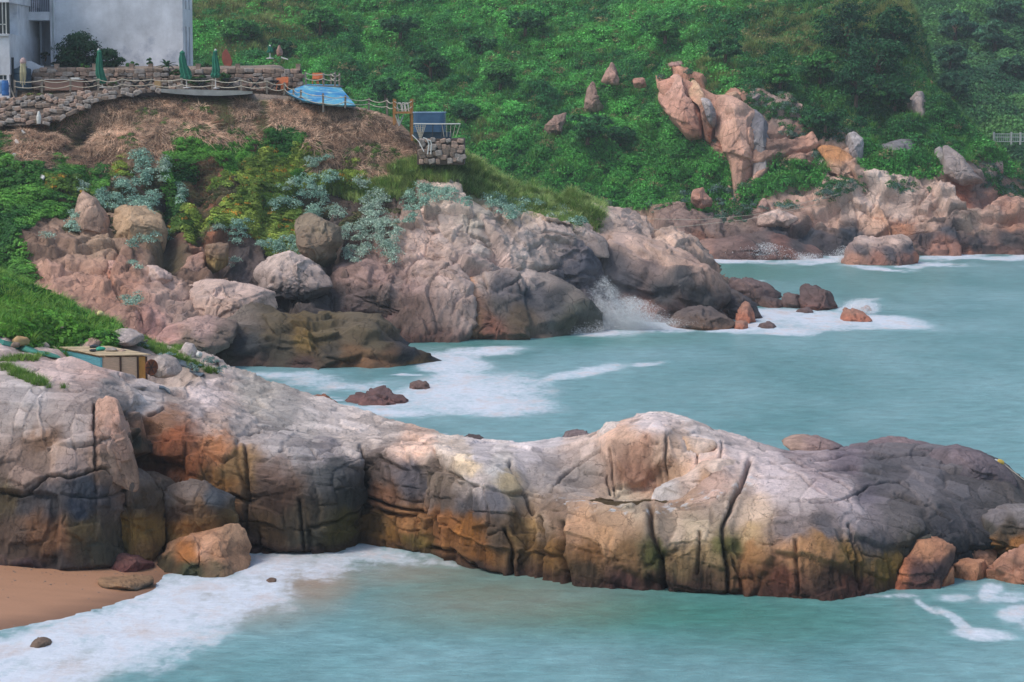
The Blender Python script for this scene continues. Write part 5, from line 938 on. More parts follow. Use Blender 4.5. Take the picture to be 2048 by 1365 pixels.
scatter('hillside_grass', 'tall green grass growing among the hillside scrub', 'grass', pos[k] + nr[k] * .2, nr[k], .9 + .9 * rv.rand(k.sum()), (mixcol(lin((96, 150, 66)), lin((150, 156, 96)), sstep(.0, .4, hgt[k])) * (.7 + .5 * rv.rand(k.sum(), 1))), C_GRASS, 2, .2)
# sparse green on the bare far rocks
edge_ = (rk > .5) * sstep(0, .3, fbm(HG / 4 + 70, 4)) * ((PYH < 420) | (PXH < 1500)) * (PXH < 2150) * (PYH > 150) * ((PYH - shore) < 28)
pos, nr = sample(HG2, NHb, edge_ * 1.0, 2600, 3)
scatter('ledge_plants', 'patches of green and grey plants on the ledges of the far pink cliff', 'plants', pos, nr, .4 + .8 * rv.rand(len(pos)), mixcol(lin((66, 124, 60)), lin((110, 140, 122)), (rv.rand(len(pos)) < .4) * 1.0) * (.7 + .5 * rv.rand(len(pos), 1)), C_BUSH, 3)
# far hill
pos, nr = sample(BG2, NB, (PXB > 1780) * (PXB < 2420) * (PYB > -60) * (PYB < 335) * 1.0, 24000, 4)
n1_ = fbm(pos / 12 + 5, 4)
scatter('far_hill_shrubbery', 'blue green scrub covering the farther hill on the right', 'shrubbery', pos, nr, 1.6 + 2.2 * rv.rand(len(pos)) ** 2, mixcol(lin((54, 104, 66)), lin((108, 164, 90)), sstep(-.25, .3, n1_)) * (.75 + .5 * rv.rand(len(pos), 1)), C_BUSH, 4)
# ---- terrace cliff cover, by hand placed kinds
VC = {'D': [(60, 290), (120, 225), (250, 230), (350, 215), (600, 235), (700, 240), (760, 270), (820, 300), (100, 310), (180, 300), (250, 280), (330, 270), (400, 262), (470, 270), (300, 310), (640, 270), (700, 300), (750, 320), (220, 320), (60, 330), (560, 215), (480, 230), (660, 320), (860, 300), (780, 345), (170, 330), (580, 262), (30, 260)],
      'R': [(420, 205), (500, 205), (450, 240), (380, 200), (405, 350), (410, 420), (400, 470), (150, 265), (530, 240)],
      'G': [(0, 330), (10, 400), (60, 380), (85, 420), (5, 440), (45, 460), (360, 305), (480, 300), (460, 315), (385, 318), (560, 290), (600, 345), (450, 330), (70, 440), (10, 500), (30, 540), (580, 270), (345, 380), (180, 345), (130, 350)],
      'Y': [(500, 370), (530, 410), (560, 380), (590, 325), (470, 360), (510, 440), (560, 440), (390, 450), (370, 470), (550, 330), (130, 385), (540, 470), (430, 440), (620, 310), (240, 345), (700, 345), (660, 345), (570, 500), (520, 350), (590, 365)],
      'T': [(800, 350), (850, 350), (900, 355), (950, 350), (1000, 365), (1050, 390), (1100, 405), (960, 330), (900, 335), (1130, 415), (780, 370), (700, 380)],
      'N': [(60, 500), (100, 520), (200, 560), (100, 600), (200, 620), (300, 600), (260, 470), (180, 480), (320, 430), (340, 490), (440, 400), (440, 500), (380, 540), (450, 560), (500, 500), (640, 520), (680, 540), (600, 560), (690, 410), (790, 430), (320, 380), (620, 400), (640, 440), (820, 440), (900, 430), (1000, 430), (1100, 450), (1180, 430), (1250, 450), (500, 540), (120, 470), (660, 470), (260, 400), (700, 500), (240, 370), (290, 340)]}
def classes(px, py):
    best = np.full(px.shape, 1e9); out = np.full(px.shape, 'N')
    for kx, L in VC.items():
        for (a, b_) in L:
            d = np.hypot((px - a), (py - b_) * 1.15); c_ = d < best; best = np.where(c_, d, best); out = np.where(c_, kx, out)
    return out
wpx = PXM + 46 * fbm(MG / 3 + 2, 4); wpy = PYM + 44 * fbm(MG / 3 + 22, 4); KL = classes(wpx, wpy)
front = (MG[..., 1] < 164.9) & (PXM > -120)
back_ = (MG[..., 1] > 164.9) & (PXM > 830) & (PXM < 1200) & (MG[..., 1] < 176)
KL[back_] = 'T'
nm_ = np.where(NMb[..., 2:3] < -.2, -NMb, NMb)
def cls(c, n_, seed): w_ = (KL == c) * front * (PYM < 560) * 1.0 + (back_ if c == 'T' else 0) * 1.0; return sample(MG2, nm_, w_, n_, seed)
pos, nr = cls('D', 15000, 5); t = fbm(pos / 4 + 6, 3)
ks = rv.rand(len(pos)) < .38
scatter('dead_brush', 'grey brown dead brush and twigs on the slope under the terrace', 'dead brush', pos[ks], nr[ks], .35 + .7 * rv.rand(ks.sum()) ** 2, mixcol(lin((96, 78, 66)), lin((150, 130, 108)), rv.rand(ks.sum())) * (1 + .9 * t[ks])[:, None], C_TWIG, 25, .7)
kg = (fbm(pos / 2.5 + 40, 3) > .16); scatter('slope_creepers', 'thin green creepers hanging over the dry slope', 'creepers', pos[kg] + nr[kg] * .1, nr[kg], .2 + .4 * rv.rand(kg.sum()), mixcol(lin((78, 108, 52)), lin((116, 146, 70)), rv.rand(kg.sum())), C_VINE, 26)
scatter('dry_grass', 'tangled dry brown grass hanging over the slope under the terrace', 'dry grass', pos + nr * .05, nr, .5 + 1.3 * rv.rand(len(pos)) ** 2, 1.25 * mixcol(lin((150, 116, 94)), lin((216, 186, 158)), rv.rand(len(pos))) * (1 + 1.0 * t)[:, None], C_DRY, 5, .75)
pos, nr = cls('R', 900, 6)
scatter('dead_stems', 'sparse dead stems on the bare brown earth below the terrace edge', 'dry grass', pos, nr, .5 + .7 * rv.rand(len(pos)), mixcol(lin((130, 104, 88)), lin((120, 130, 80)), rv.rand(len(pos))), C_DRY, 6, .7)
pos, nr = cls('G', 7500, 7); t = fbm(pos / 3 + 6, 3)
scatter('cliff_vines', 'bright green vines draped over the cliff below the terrace', 'vines', pos + nr * .12, nr, .3 + .55 * rv.rand(len(pos)), mixcol(lin((52, 108, 48)), lin((108, 168, 68)), sstep(-.3, .3, t)) * (.75 + .5 * rv.rand(len(pos), 1)), C_VINE, 7)
pos, nr = cls('Y', 7000, 8); t = fbm(pos / 3 + 16, 3); cy = mixcol(lin((92, 128, 50)), lin((168, 188, 82)), sstep(-.3, .3, t)); au = rv.rand(len(pos)) < .05; cy[au] = lin((196, 150, 56))
scatter('cliff_scrub', 'yellow green scrub with a few autumn coloured leaves on the cliff', 'scrub', pos + nr * .1, nr, .3 + .5 * rv.rand(len(pos)), cy * (.7 + .5 * rv.rand(len(pos), 1)), C_VINE, 8)
pos, nr = cls('T', 1800, 39); scatter('grass_scrub', 'low green scrub mixed into the tall grass of the middle headland', 'scrub', pos, nr, .3 + .6 * rv.rand(len(pos)), mixcol(lin((74, 116, 54)), lin((120, 152, 76)), rv.rand(len(pos))), C_VINE, 39)
pos, nr = cls('T', 9000, 9)
scatter('tall_grass', 'tall light green grass behind the pale rocks of the middle headland', 'tall grass', pos, nr, .45 + .75 * rv.rand(len(pos)), mixcol(lin((110, 152, 70)), lin((178, 192, 124)), rv.rand(len(pos))) * (.8 + .45 * rv.rand(len(pos), 1)), C_GRASS, 9, .2)
# grass and dry tufts growing between the cliff blocks
pos, nr = sample(MG2, nm_, (KL == 'N') * front * (PYM < 470) * (PXM < 800) * sstep(0, .25, fbm(MG / 2 + 77, 4)), 2600, 10)
scatter('crevice_plants', 'small green and brown plants rooted in the cracks of the cliff', 'plants', pos, nr, .3 + .4 * rv.rand(len(pos)), mixcol(lin((80, 96, 50)), lin((120, 104, 78)), rv.rand(len(pos))), C_VINE, 10)
# ---- foreground greenery
fo = (-0.0 + in_poly(PXF + 12 * fbm(G / 1.5, 3), PYF + 10 * fbm(G / 1.5 + 9, 3), [(-200, 400), (20, 530), (60, 570), (110, 605), (170, 640), (215, 655), (250, 690), (200, 680), (140, 688), (90, 680), (40, 668), (-200, 668)])) * 1.0
pos, nr = sample(G2, np.where(N[..., 2:3] < 0, -N, N), fo * (PXF > -120), 4200, 12); px_, py_ = proj(pos)
t = fbm(pos / 1.5 + 6, 3)
scatter('leafy_creepers', 'lush broad leaved green creepers on the slope at the left edge', 'creepers', pos + np.array([0, 0, .1]), nr, .55 + .6 * rv.rand(len(pos)), mixcol(lin((44, 110, 52)), lin((110, 166, 62)), sstep(-.25, .35, t + .25 * (py_ > 600))) * (.75 + .5 * rv.rand(len(pos), 1)), C_VINE, 12, .3)
k = rv.rand(len(pos)) < .35
scatter('slope_grass', 'fresh green grass mixed into the creepers at the left edge', 'grass', pos[k], nr[k], .5 + .45 * rv.rand(k.sum()), mixcol(lin((80, 140, 56)), lin((140, 176, 76)), rv.rand(k.sum())), C_GRASS, 13, .2)
gl = [[(0, 745), (25, 755), (60, 770), (100, 780), (95, 765), (50, 745), (0, 728)], [(0, 728), (60, 722), (110, 715), (105, 710), (60, 712), (0, 720)], [(220, 665), (270, 672), (330, 700), (370, 715), (440, 752), (400, 745), (340, 720), (280, 695), (230, 685)], [(120, 780), (135, 785), (130, 775)], [(310, 742), (335, 748), (330, 738)], [(260, 650), (285, 665), (250, 668)], [(330, 675), (370, 700), (380, 715), (350, 700)], [(385, 725), (440, 750), (400, 740)]]
w_ = np.zeros(G.shape[:2]); gx_ = PXF2 + 5 * fbm(G, 3); gy_ = PYF2 + 4 * fbm(G + 9, 3)
for pl in gl: w_ = np.maximum(w_, in_poly(gx_, gy_, pl) * 1.0)
pos, nr = sample(G2, np.where(N[..., 2:3] < 0, -N, N), w_, 1500, 14)
scatter('rock_grass', 'short bright green grass in the hollows of the near pale rock', 'grass', pos - np.array([0, 0, .03]), nr, .16 + .3 * rv.rand(len(pos)), mixcol(lin((84, 128, 52)), lin((140, 168, 80)), rv.rand(len(pos))) * (.8 + .4 * rv.rand(len(pos), 1)), C_GRASS, 14, .2)

# ================================================================== SHRUBS AND TREES THAT CAN BE TOLD APART
def lumps_crown(centers, radii, nleaf, leaf, c_a, c_b, seed, asp=.5, flat=.85, up=.5):
    g = np.random.RandomState(seed); Vs = []; Fs = []; Cs = []; b0 = 0
    for c, r in zip(centers, radii):
        V, Fc = clump(nleaf, r, leaf, asp, flat, g.randint(1 << 30), up); V = V + c
        cc = np.asarray(c_a) * (1 - (t := g.rand())) + np.asarray(c_b) * t; cc = cc * (.85 + .3 * g.rand())
        lc = np.repeat(cc[None] * (.8 + .4 * g.rand(len(Fc), 1)), 4, 0)
        Vs.append(V); Fs.append(Fc + b0); Cs.append(lc); b0 += len(V)
    return np.concatenate(Vs), np.concatenate(Fs), np.concatenate(Cs)
M['bark'] = plain('bark', (92, 76, 62), .9, .35, 8, bmp=.02)
def silver(label, ells, where=None, seed=0, leaf=.085, group='silvery shrubs clinging to the rocks', cols=((104, 140, 134), (150, 178, 170)), rs_=.26, dens=1.0, fn=None, name='silver_shrub', cat='shrub'):
    fn = fn or surfM; g = np.random.RandomState(seed + 500); cs = []; rr = []; base = None
    for (ex, ey, rx, ry) in ells:
        nn = max(4, int(rx * ry / 18 * dens))
        for _ in range(nn):
            a = g.rand() * 6.283; q = math.sqrt(g.rand()); p = fn(ex + rx * q * math.cos(a), ey + ry * q * math.sin(a))
            if p is None: continue
            p = np.array(p) + np.array([0, -.18 - .25 * (1 - q), .10 + .15 * (1 - q)]); p = p + np.array([0, -.22, .06]) * (rs_ / .34); cs.append(p); rr.append(rs_ * (.7 + .6 * g.rand()))
    if not cs: return
    cs = np.array(cs); org = np.array([cs[:, 0].mean(), cs[:, 1].max(), cs[:, 2].min()])
    t_ = thing(name, label, cat, org, group)
    V, Fc, Cc = lumps_crown(cs, rr, 46, leaf, lin(cols[0]), lin(cols[1]), seed)
    link('crown', mesh_from('crown', V - org, Fc, Cc), M['leaf_o'], t_)
    mb = MB(); top_ = cs[np.argsort(cs[:, 1])][::max(1, len(cs) // 5)]
    root = np.array([org[0], cs[:, 1].max() + .25, cs[:, 2].mean() - .1])
    for c in top_[:5]: mb.tube([root, (root + c) / 2 + np.array([0, 0, -.05]), c], [.035, .025, .012], 5)
    mb.build('stem', M['bark'], t_)
    return t_
SIL = [('small silvery shrub high on the left, above the leaning grey slab', [(171, 373, 18, 9)]),
 ('wide silvery shrub fringing the top of the tan dome rock', [(222, 400, 34, 17), (275, 408, 36, 17), (290, 430, 22, 20), (310, 395, 20, 14)]),
 ('silvery shrub growing up the cliff above the tan dome fringe', [(290, 318, 20, 20), (294, 350, 20, 20), (253, 370, 24, 14)]),
 ('silvery shrub left of the long bare red earth chute', [(328, 340, 14, 22)]),
 ('narrow silvery shrub touching the left side of the red earth chute', [(369, 387, 12, 18)]),
 ('silvery shrub on the leaning grey pink slab', [(160, 437, 20, 20), (160, 453, 14, 9)]),
 ('tiny silvery plant on top of the long pinkish boulder', [(99, 472, 10, 6)]),
 ('silvery shrub at the right shoulder of the tan dome', [(323, 468, 13, 16)]),
 ('low silvery plant in the middle of the tan dome', [(281, 482, 17, 9)]),
 ('highest silvery shrub right of the yellow green scrub', [(625, 325, 15, 13)]),
 ('small silvery shrub just right of the highest one', [(652, 320, 12, 7)]),
 ('large silvery shrub mass amid autumn coloured leaves', [(612, 366, 20, 18), (639, 387, 24, 16), (666, 356, 16, 18)]),
 ('round silvery shrub at the edge of the yellow green scrub', [(574, 376, 11, 8)]),
 ('silvery shrub spreading left below the large silvery mass', [(595, 404, 22, 11), (557, 407, 13, 12)]),
 ('silvery shrub hanging over the brown dome rock', [(636, 421, 18, 18)]),
 ('silvery shrub right of the one hanging on the brown dome', [(676, 424, 14, 14)]),
 ('small silvery shrub right of the red earth chute, lower end', [(489, 448, 11, 12)]),
 ('silvery shrub right of the ochre overhanging block', [(478, 472, 17, 13)]),
 ('tiny silvery plant above the ochre overhanging block', [(441, 455, 9, 8)]),
 ('broad low silvery shrub above the pale streaked rock', [(547, 489, 24, 9), (588, 489, 32, 18)]),
 ('small silvery shrub between the brown dome and the tall silvery cascade', [(660, 499, 13, 9)]),
 ('flat silvery plant left of the pale streaked rock', [(468, 523, 15, 6)]),
 ('silvery plant in the gap behind the squarish pale boulder', [(280, 530, 13, 6)]),
 ('silvery plant on the pink slope under the orange wedge boulder', [(268, 598, 17, 10)]),
 ('tallest silvery shrub cascading down left of the bare pale hump', [(748, 396, 22, 22), (745, 426, 32, 20), (709, 465, 22, 18), (771, 462, 24, 24), (748, 485, 28, 16), (705, 505, 26, 16), (778, 505, 18, 20), (742, 450, 26, 16)]),
 ('silvery shrub crowning the bare pale hump', [(844, 389, 38, 20), (897, 389, 24, 14), (936, 402, 16, 8), (830, 408, 18, 12)]),
 ('small silvery shrub at the left edge of the pale hump', [(824, 439, 10, 14)]),
 ('single silvery shrub above the tallest silvery cascade', [(720, 363, 15, 10)]),
 ('dark silvery shrub in the saddle right of the pale hump', [(989, 399, 24, 16), (1018, 419, 22, 20), (1038, 412, 18, 18), (1065, 406, 14, 10)]),
 ('low silvery plant on the pale rock by the tall grass', [(1160, 442, 20, 9)]),
 ('silvery shrub at the right end of the tall grass', [(1117, 422, 18, 9)])]
for i, (lb, el) in enumerate(SIL): silver(lb, el, seed=i, leaf=.12, rs_=.38, dens=1.5, cols=((124, 168, 150), (184, 216, 196)) if i % 3 else ((144, 174, 156), (200, 220, 202)))
SF = [('low silvery plant behind the wooden hut beside the creepers', [(247, 656, 22, 7)]), ('silvery shrub with the roundest crown behind the hut', [(305, 664, 24, 9)]), ('silvery plant between the hut and the dark channel', [(288, 686, 14, 8)]),
      ('silvery plant next to the rock slab left of the channel', [(227, 669, 10, 6)]), ('silvery shrub next to the white ball at the inlet rim', [(425, 722, 18, 8), (452, 738, 13, 6)]), ('silvery plant right of the hut below the channel', [(342, 712, 14, 6)]), ('silvery plant at the lower end of the channel', [(390, 731, 13, 7)])]
for i, (lb, el) in enumerate(SF): silver(lb, el, seed=100 + i, leaf=.055, rs_=.13, fn=surfF, group='silvery plants around the hut', dens=1.6)
SH = [('grey shrub beside the reddish pointed far rock', [(1372, 390, 16, 12)]), ('grey shrub at the left foot of the main far slab', [(1440, 392, 16, 18)]), ('grey shrub just right of the main far slab foot', [(1500, 405, 12, 10)]), ('grey green shrub under the far green ledge', [(1560, 412, 34, 7)]), ('grey shrub at the right end of the far green ledge', [(1650, 402, 18, 8)])]
for i, (lb, el) in enumerate(SH): silver(lb, el, seed=150 + i, leaf=.16, rs_=.5, fn=surfH, group='grey shrubs on the far shore', cols=((84, 118, 108), (120, 148, 138)))
def tree(label, px, py, rw, rh, fn, cols, seed, leaf=.22, group=None, name='hill_shrub', cat='shrub', nl=34, r=.9, yoff=-1.6):
    p = fn(px, py + rh * .8)
    if p is None: p = P(px, py, 262)
    p = np.array(p, float); s_ = p[1] / F; W_, H_ = rw * s_, rh * s_; g = np.random.RandomState(seed + 900)
    c0 = np.array(P(px, py, p[1] + yoff)); cs = []; rr = []
    for _ in range(nl):
        d = unit(g.normal(size=3)); q = .55 + .45 * g.rand(); cs.append(c0 + d * q * np.array([W_, W_ * .8, H_]) * .8); rr.append(min(W_, H_) * .42 * (.7 + .6 * g.rand()))
    t_ = thing(name, label, cat, (c0[0], c0[1], c0[2] - H_), group)
    V, Fc, Cc = lumps_crown(cs, rr, 120, leaf * 1.15, lin(cols[0]), lin(cols[1]), seed)
    org = np.array(t_.location); link('crown', mesh_from('crown', V - org, Fc, Cc), M['leaf_o'], t_)
    mb = MB(); ro = np.array([c0[0], c0[1], c0[2] - H_ * 1.25])
    mb.tube([ro, c0 + np.array([.1, 0, -H_ * .3]), c0 + np.array([-.1, .1, H_ * .3])], [W_ * .07 + .04, W_ * .05 + .03, .03], 6)
    for c in cs[:6]: mb.tube([c0 + np.array([0, 0, -H_ * .3]), (c0 + c) / 2, c], [W_ * .035 + .02, .03, .015], 5)
    mb.build('trunk', M['bark'], t_); return t_
DKG = ((28, 74, 48), (52, 110, 62)); MDG = ((52, 114, 58), (92, 158, 76)); BG_ = ((52, 102, 76), (84, 134, 96))
HT = [(1695, 60, 72, 56, DKG, 'dark tree mass highest above the far cliff'), (1755, 120, 72, 66, DKG, 'biggest dark tree on the right shoulder of the hill'), (1712, 165, 56, 40, DKG, 'dark tree tucked under the biggest one'), (1785, 62, 50, 52, DKG, 'dark tree on the hill skyline by the farther hill'), (1790, 190, 34, 26, DKG, 'dark shrub just left of the upright grey rock'),
      (1640, 130, 40, 30, MDG, 'mid green tree left of the biggest dark tree'), (1175, 252, 58, 30, DKG, 'wide dark shrub on the slope left of the pink cliff'), (1240, 270, 34, 20, DKG, 'lower dark shrub beside the wide dark shrub'), (860, 128, 50, 26, DKG, 'dark shrub on the hill above the blue tank'), (770, 175, 34, 22, DKG, 'dark shrub left of the tank on the hill'),
      (1000, 150, 46, 24, MDG, 'mid green shrub right of centre on the upper slope'), (480, 60, 50, 26, MDG, 'shrub on the hill beside the white building'), (640, 40, 56, 24, MDG, 'shrub near the picture top left of centre'), (800, 50, 50, 22, DKG, 'dark shrub near the picture top'), (1050, 40, 44, 26, DKG, 'dark shrub near the top at middle width'), (1330, 60, 50, 22, MDG, 'mid green shrub above the loose cliff stones'),
      (1450, 100, 46, 24, DKG, 'dark shrub straight above the main pink slab'), (1560, 150, 40, 22, MDG, 'mid green shrub above the right side of the pink cliff'), (1650, 240, 36, 20, DKG, 'dark shrub over the pale square rocks'), (960, 90, 36, 20, DKG, 'small dark shrub in the upper slope hollow'), (560, 90, 30, 16, DKG, 'dark shrub behind the stone garden wall end'), (930, 225, 34, 18, DKG, 'dark shrub right above the blue tank')]
DK2 = ((40, 94, 56), (72, 136, 72))
for i, (x_, y_, a_, b_, c_, lb) in enumerate(HT): tree(lb, x_, y_, a_, b_, surfH, DK2 if (c_ is DKG and x_ < 1500) else c_, i, leaf=.30, group='dark shrubs and trees on the hill')
surfB, _, _ = surf_index(BG2, 9)
for i, (x_, y_, a_, b_, lb) in enumerate([(1910, 50, 54, 30, 'wide tree near the top of the farther hill'), (1990, 70, 50, 28, 'rounded tree right of the wide one on the farther hill'), (1900, 110, 34, 22, 'tree in the valley behind the hill shoulder'), (1905, 170, 34, 26, 'lone round shrub left of the grassy part of the farther hill'), (2010, 20, 46, 24, 'tree at the top right corner'), (2030, 130, 40, 22, 'shrub cut by the right edge on the farther hill')]):
    tree(lb, x_, y_, a_, b_, surfB, BG_, 60 + i, leaf=.42, group='trees on the farther hill')
# ================================================================== BUILT THINGS ON THE TERRACE
M['plaster'] = plain('weathered_plaster', (228, 230, 236), .9, .24, .45, bmp=.01, detail=8)
m_, n, l, b = M['plaster'], M['plaster'].node_tree.nodes, M['plaster'].node_tree.links, M['plaster'].node_tree.nodes['Principled BSDF']
src_ = b.inputs['Base Color'].links[0].from_socket; st1 = noise(n, l, 1.3, 8, .7, stretch=(1, 1, .14)); st2 = noise(n, l, .32, 7, .68)
c_ = mixc(n, l, src_, ramp(n, l, st1, [(.5, 1), (.75, .78)]), .6, 'MULTIPLY'); c_ = mixc(n, l, c_, lin((132, 146, 170)), ramp(n, l, st2, [(.57, 0), (.68, .5)])); l.new(c_, b.inputs['Base Color'])
M['plaster2'] = plain('grey_plaster', (178, 188, 200), .9, .15, .8, bmp=.01)
M['glass'] = plain('window_glass', (38, 56, 66), .12, .2, .5, bmp=0)
M['dark'] = plain('dark_metal', (44, 52, 58), .6, .2, 4, bmp=0)
M['white'] = plain('white_paint', (214, 214, 208), .6, .12, 6, bmp=0)
M['pipe'] = plain('pvc_pipe', (186, 192, 196), .5, .1, 3, bmp=0)
M['stone'] = plain('wall_stone', (170, 144, 128), .92, .35, 2.2, bmp=.03)
M['stone2'] = plain('wall_stone_dark', (138, 120, 106), .92, .35, 2.2, bmp=.03)
M['stone3'] = plain('wall_stone_grey', (158, 148, 140), .92, .35, 2.2, bmp=.03)
M['mortar'] = plain('earth_mortar', (96, 84, 74), .95, .3, 3, bmp=.03)
M['conc'] = plain('concrete', (196, 194, 190), .9, .22, 1.4, bmp=.01)
M['post'] = plain('grey_wood', (136, 126, 114), .9, .25, 5, bmp=0)
M['rope'] = plain('pale_rope', (196, 188, 170), .9, .1, 6, bmp=0)
M['green_cloth'] = plain('green_canvas', (30, 112, 88), .85, .25, 3, bmp=.02)
M['cream_cloth'] = plain('cream_canvas', (184, 176, 140), .85, .15, 3, bmp=.02)
M['pinkcap'] = plain('faded_pink_canvas', (184, 158, 154), .85, .15, 3, bmp=0)
M['terra'] = plain('terracotta', (156, 86, 70), .85, .25, 3, bmp=.02)
M['brown'] = plain('brown_brick', (150, 118, 104), .9, .2, 2, bmp=.02)
M['orange'] = plain('orange_plastic', (206, 116, 66), .5, .1, 4, bmp=0)
M['blue'] = plain('blue_plastic', (44, 108, 176), .45, .2, 3, bmp=0)
M['paleblue'] = plain('pale_blue_plastic', (150, 180, 206), .5, .15, 3, bmp=0)
M['tank'] = plain('slate_blue_plastic', (74, 112, 146), .5, .2, 1.5, bmp=0)
M['tankdark'] = plain('dark_teal_plastic', (40, 70, 88), .55, .2, 1.5, bmp=0)
M['ocwood'] = plain('ochre_timber', (176, 124, 72), .8, .25, 5, bmp=0)
M['crate'] = plain('tan_wood', (182, 150, 106), .8, .2, 5, bmp=0)
YW = 176.0
def bx(mb, px0, px1, y0, y1, Y, d):               # a box whose front face fills a pixel rectangle at depth Y
    a = P(px0, y1, Y); b = P(px1, y0, Y); mb.box(a[0], b[0], Y, Y + d, a[2], b[2]); return mb
bd = thing('white_building', 'large weathered white plastered building standing behind the stone garden wall', 'building', P(240, 140, 178))
ztop = ZG + 9.5
def zat(y, Y): return P(1024, y, Y)[2]
def wallbox(px0, px1, z0, z1, Y, d, nm='wall', mt='plaster', par=None):
    return MB().box(P(px0, 90, Y)[0], P(px1, 90, Y)[0], Y, Y + d, z0, z1).build(nm, M[mt], par or bd)
wallbox(108, 366, ZG - 1, ztop, YW, .3)
xs = P(366, 90, YW)[0]; ys_ = [YW + .302, YW + 1.45, YW + 2.15, YW + 3.25, YW + 3.95, YW + 5.4]
sb_ = MB()
for k in (0, 2, 4): sb_.box(xs - .3, xs, ys_[k], ys_[k + 1] - .001, ZG - 1, ztop)
for (ya, yb) in ((ys_[1], ys_[2]), (ys_[3], ys_[4])):
    for (z0, z1) in ((ZG - 1, zat(128, YW)), (zat(52, YW), zat(17, YW)), (zat(-80, YW), ztop)): sb_.box(xs - .3, xs - .004, ya, yb - .001, z0, z1)
    for (y0, y1) in ((52, 128), (-80, 17)):
        w_ = MB().box(xs - .22, xs - .18, ya, yb, zat(y1, YW), zat(y0, YW)).build('window', M['glass'], bd); MB().box(xs - .178, xs - .12, (ya + yb) / 2 - .03, (ya + yb) / 2 + .03, zat(y1, YW), zat(y0, YW)).build('frame', M['white'], w_)
sb_.build('wall', M['plaster'], bd)
MB().box(P(108, 90, YW)[0], xs - .31, YW + 5.1, YW + 5.4, ZG - 1, ztop).build('wall', M['plaster'], bd)
# recess with balcony
wallbox(36, 108, ZG - 1, ztop, YW + 2.4, 6, mt='plaster2')                               # back wall of recess
wallbox(101, 108.2, ZG - 1, ztop, YW - .6, 3.0)                                          # pier with drainpipe
wallbox(80, 84, ZG - 1, zat(42, YW), YW + 1.2, 1.2, mt='plaster2')
wallbox(20, 36, ZT - 1, ztop, 171, 10)                                                   # pier left of recess
MB().box(P(36, 90, YW)[0], P(101, 90, YW - .6)[0], YW - 1.0, YW + 2.4, zat(41, YW - 1), zat(24, YW - 1)).build('balcony_slab', M['plaster'], bd)
rl = MB(); bars = 0
for pxr in np.linspace(38, 99, 17):
    x_ = P(pxr, 90, YW - .95)[0]; b_ = MB().box(x_ - .02, x_ + .02, YW - .97, YW - .93, zat(24, YW - .95), zat(-3, YW - .95)); b_.build('railing_bar', M['dark'], bd)
MB().box(P(37, 90, YW - .95)[0], P(100, 90, YW - .95)[0], YW - 1.0, YW - .9, zat(-3, YW - .95), zat(-5, YW - .95)).build('handrail', M['dark'], bd)
x_ = P(107, 90, YW - .7)[0]; MB().tube([(x_, YW - .7, ztop), (x_, YW - .7, zat(125, YW - .7)), (x_ + .12, YW - .75, zat(134, YW - .7))], .07, 8).build('drainpipe', M['pipe'], bd)
# left wing
zb = ZT - 1
wl = 167.5
X = lambda p_: P(p_, 100, wl)[0]; Zq = lambda y: zat(y, wl)
mb = MB(); mb.box(X(-260), X(-3), wl, wl + 12, zb, ztop); mb.box(X(-3), X(19), wl + .002, wl + 12, Zq(150), Zq(68)); mb.box(X(12), X(17), wl + .003, wl + 12, zb, Zq(150)); mb.box(X(-3), X(12), wl + .004, wl + 12, zb, Zq(160)); mb.box(X(-3), X(20), wl + .005, wl + 12, Zq(5), ztop); mb.box(X(17), X(19), wl + .6, wl + 12, zb, Zq(150))
mb.build('wall', M['plaster'], bd)
w_ = MB().box(X(-3) + .002, X(19), wl + .2, wl + .26, Zq(68), Zq(5)).build('window', M['glass'], bd)
for p_ in (4.5, 11.5): MB().box(X(p_), X(p_) + .07, wl + .14, wl + .2, Zq(68), Zq(5)).build('frame', M['white'], w_)
MB().box(X(-3), X(12), wl + .14, wl + .2, Zq(50), Zq(48)).build('frame', M['white'], w_)
MB().box(X(-10), X(17), wl - .2, wl - .003, Zq(73), Zq(69)).build('window_sill', M['pipe'], bd)
w_ = MB().box(X(-3) + .002, X(12) - .002, wl + .1, wl + .16, Zq(160), Zq(150)).build('window', M['glass'], bd)
MB().box(X(4), X(5.5), wl + .04, wl + .1, Zq(160), Zq(150)).build('frame', M['white'], w_); MB().box(X(-3), X(12), wl + .04, wl + .098, Zq(151.2), Zq(150)).build('frame', M['white'], w_)
MB().box(X(17.3), X(24), wl + .5, wl + .56, zb, Zq(115)).build('door', M['dark'], bd)
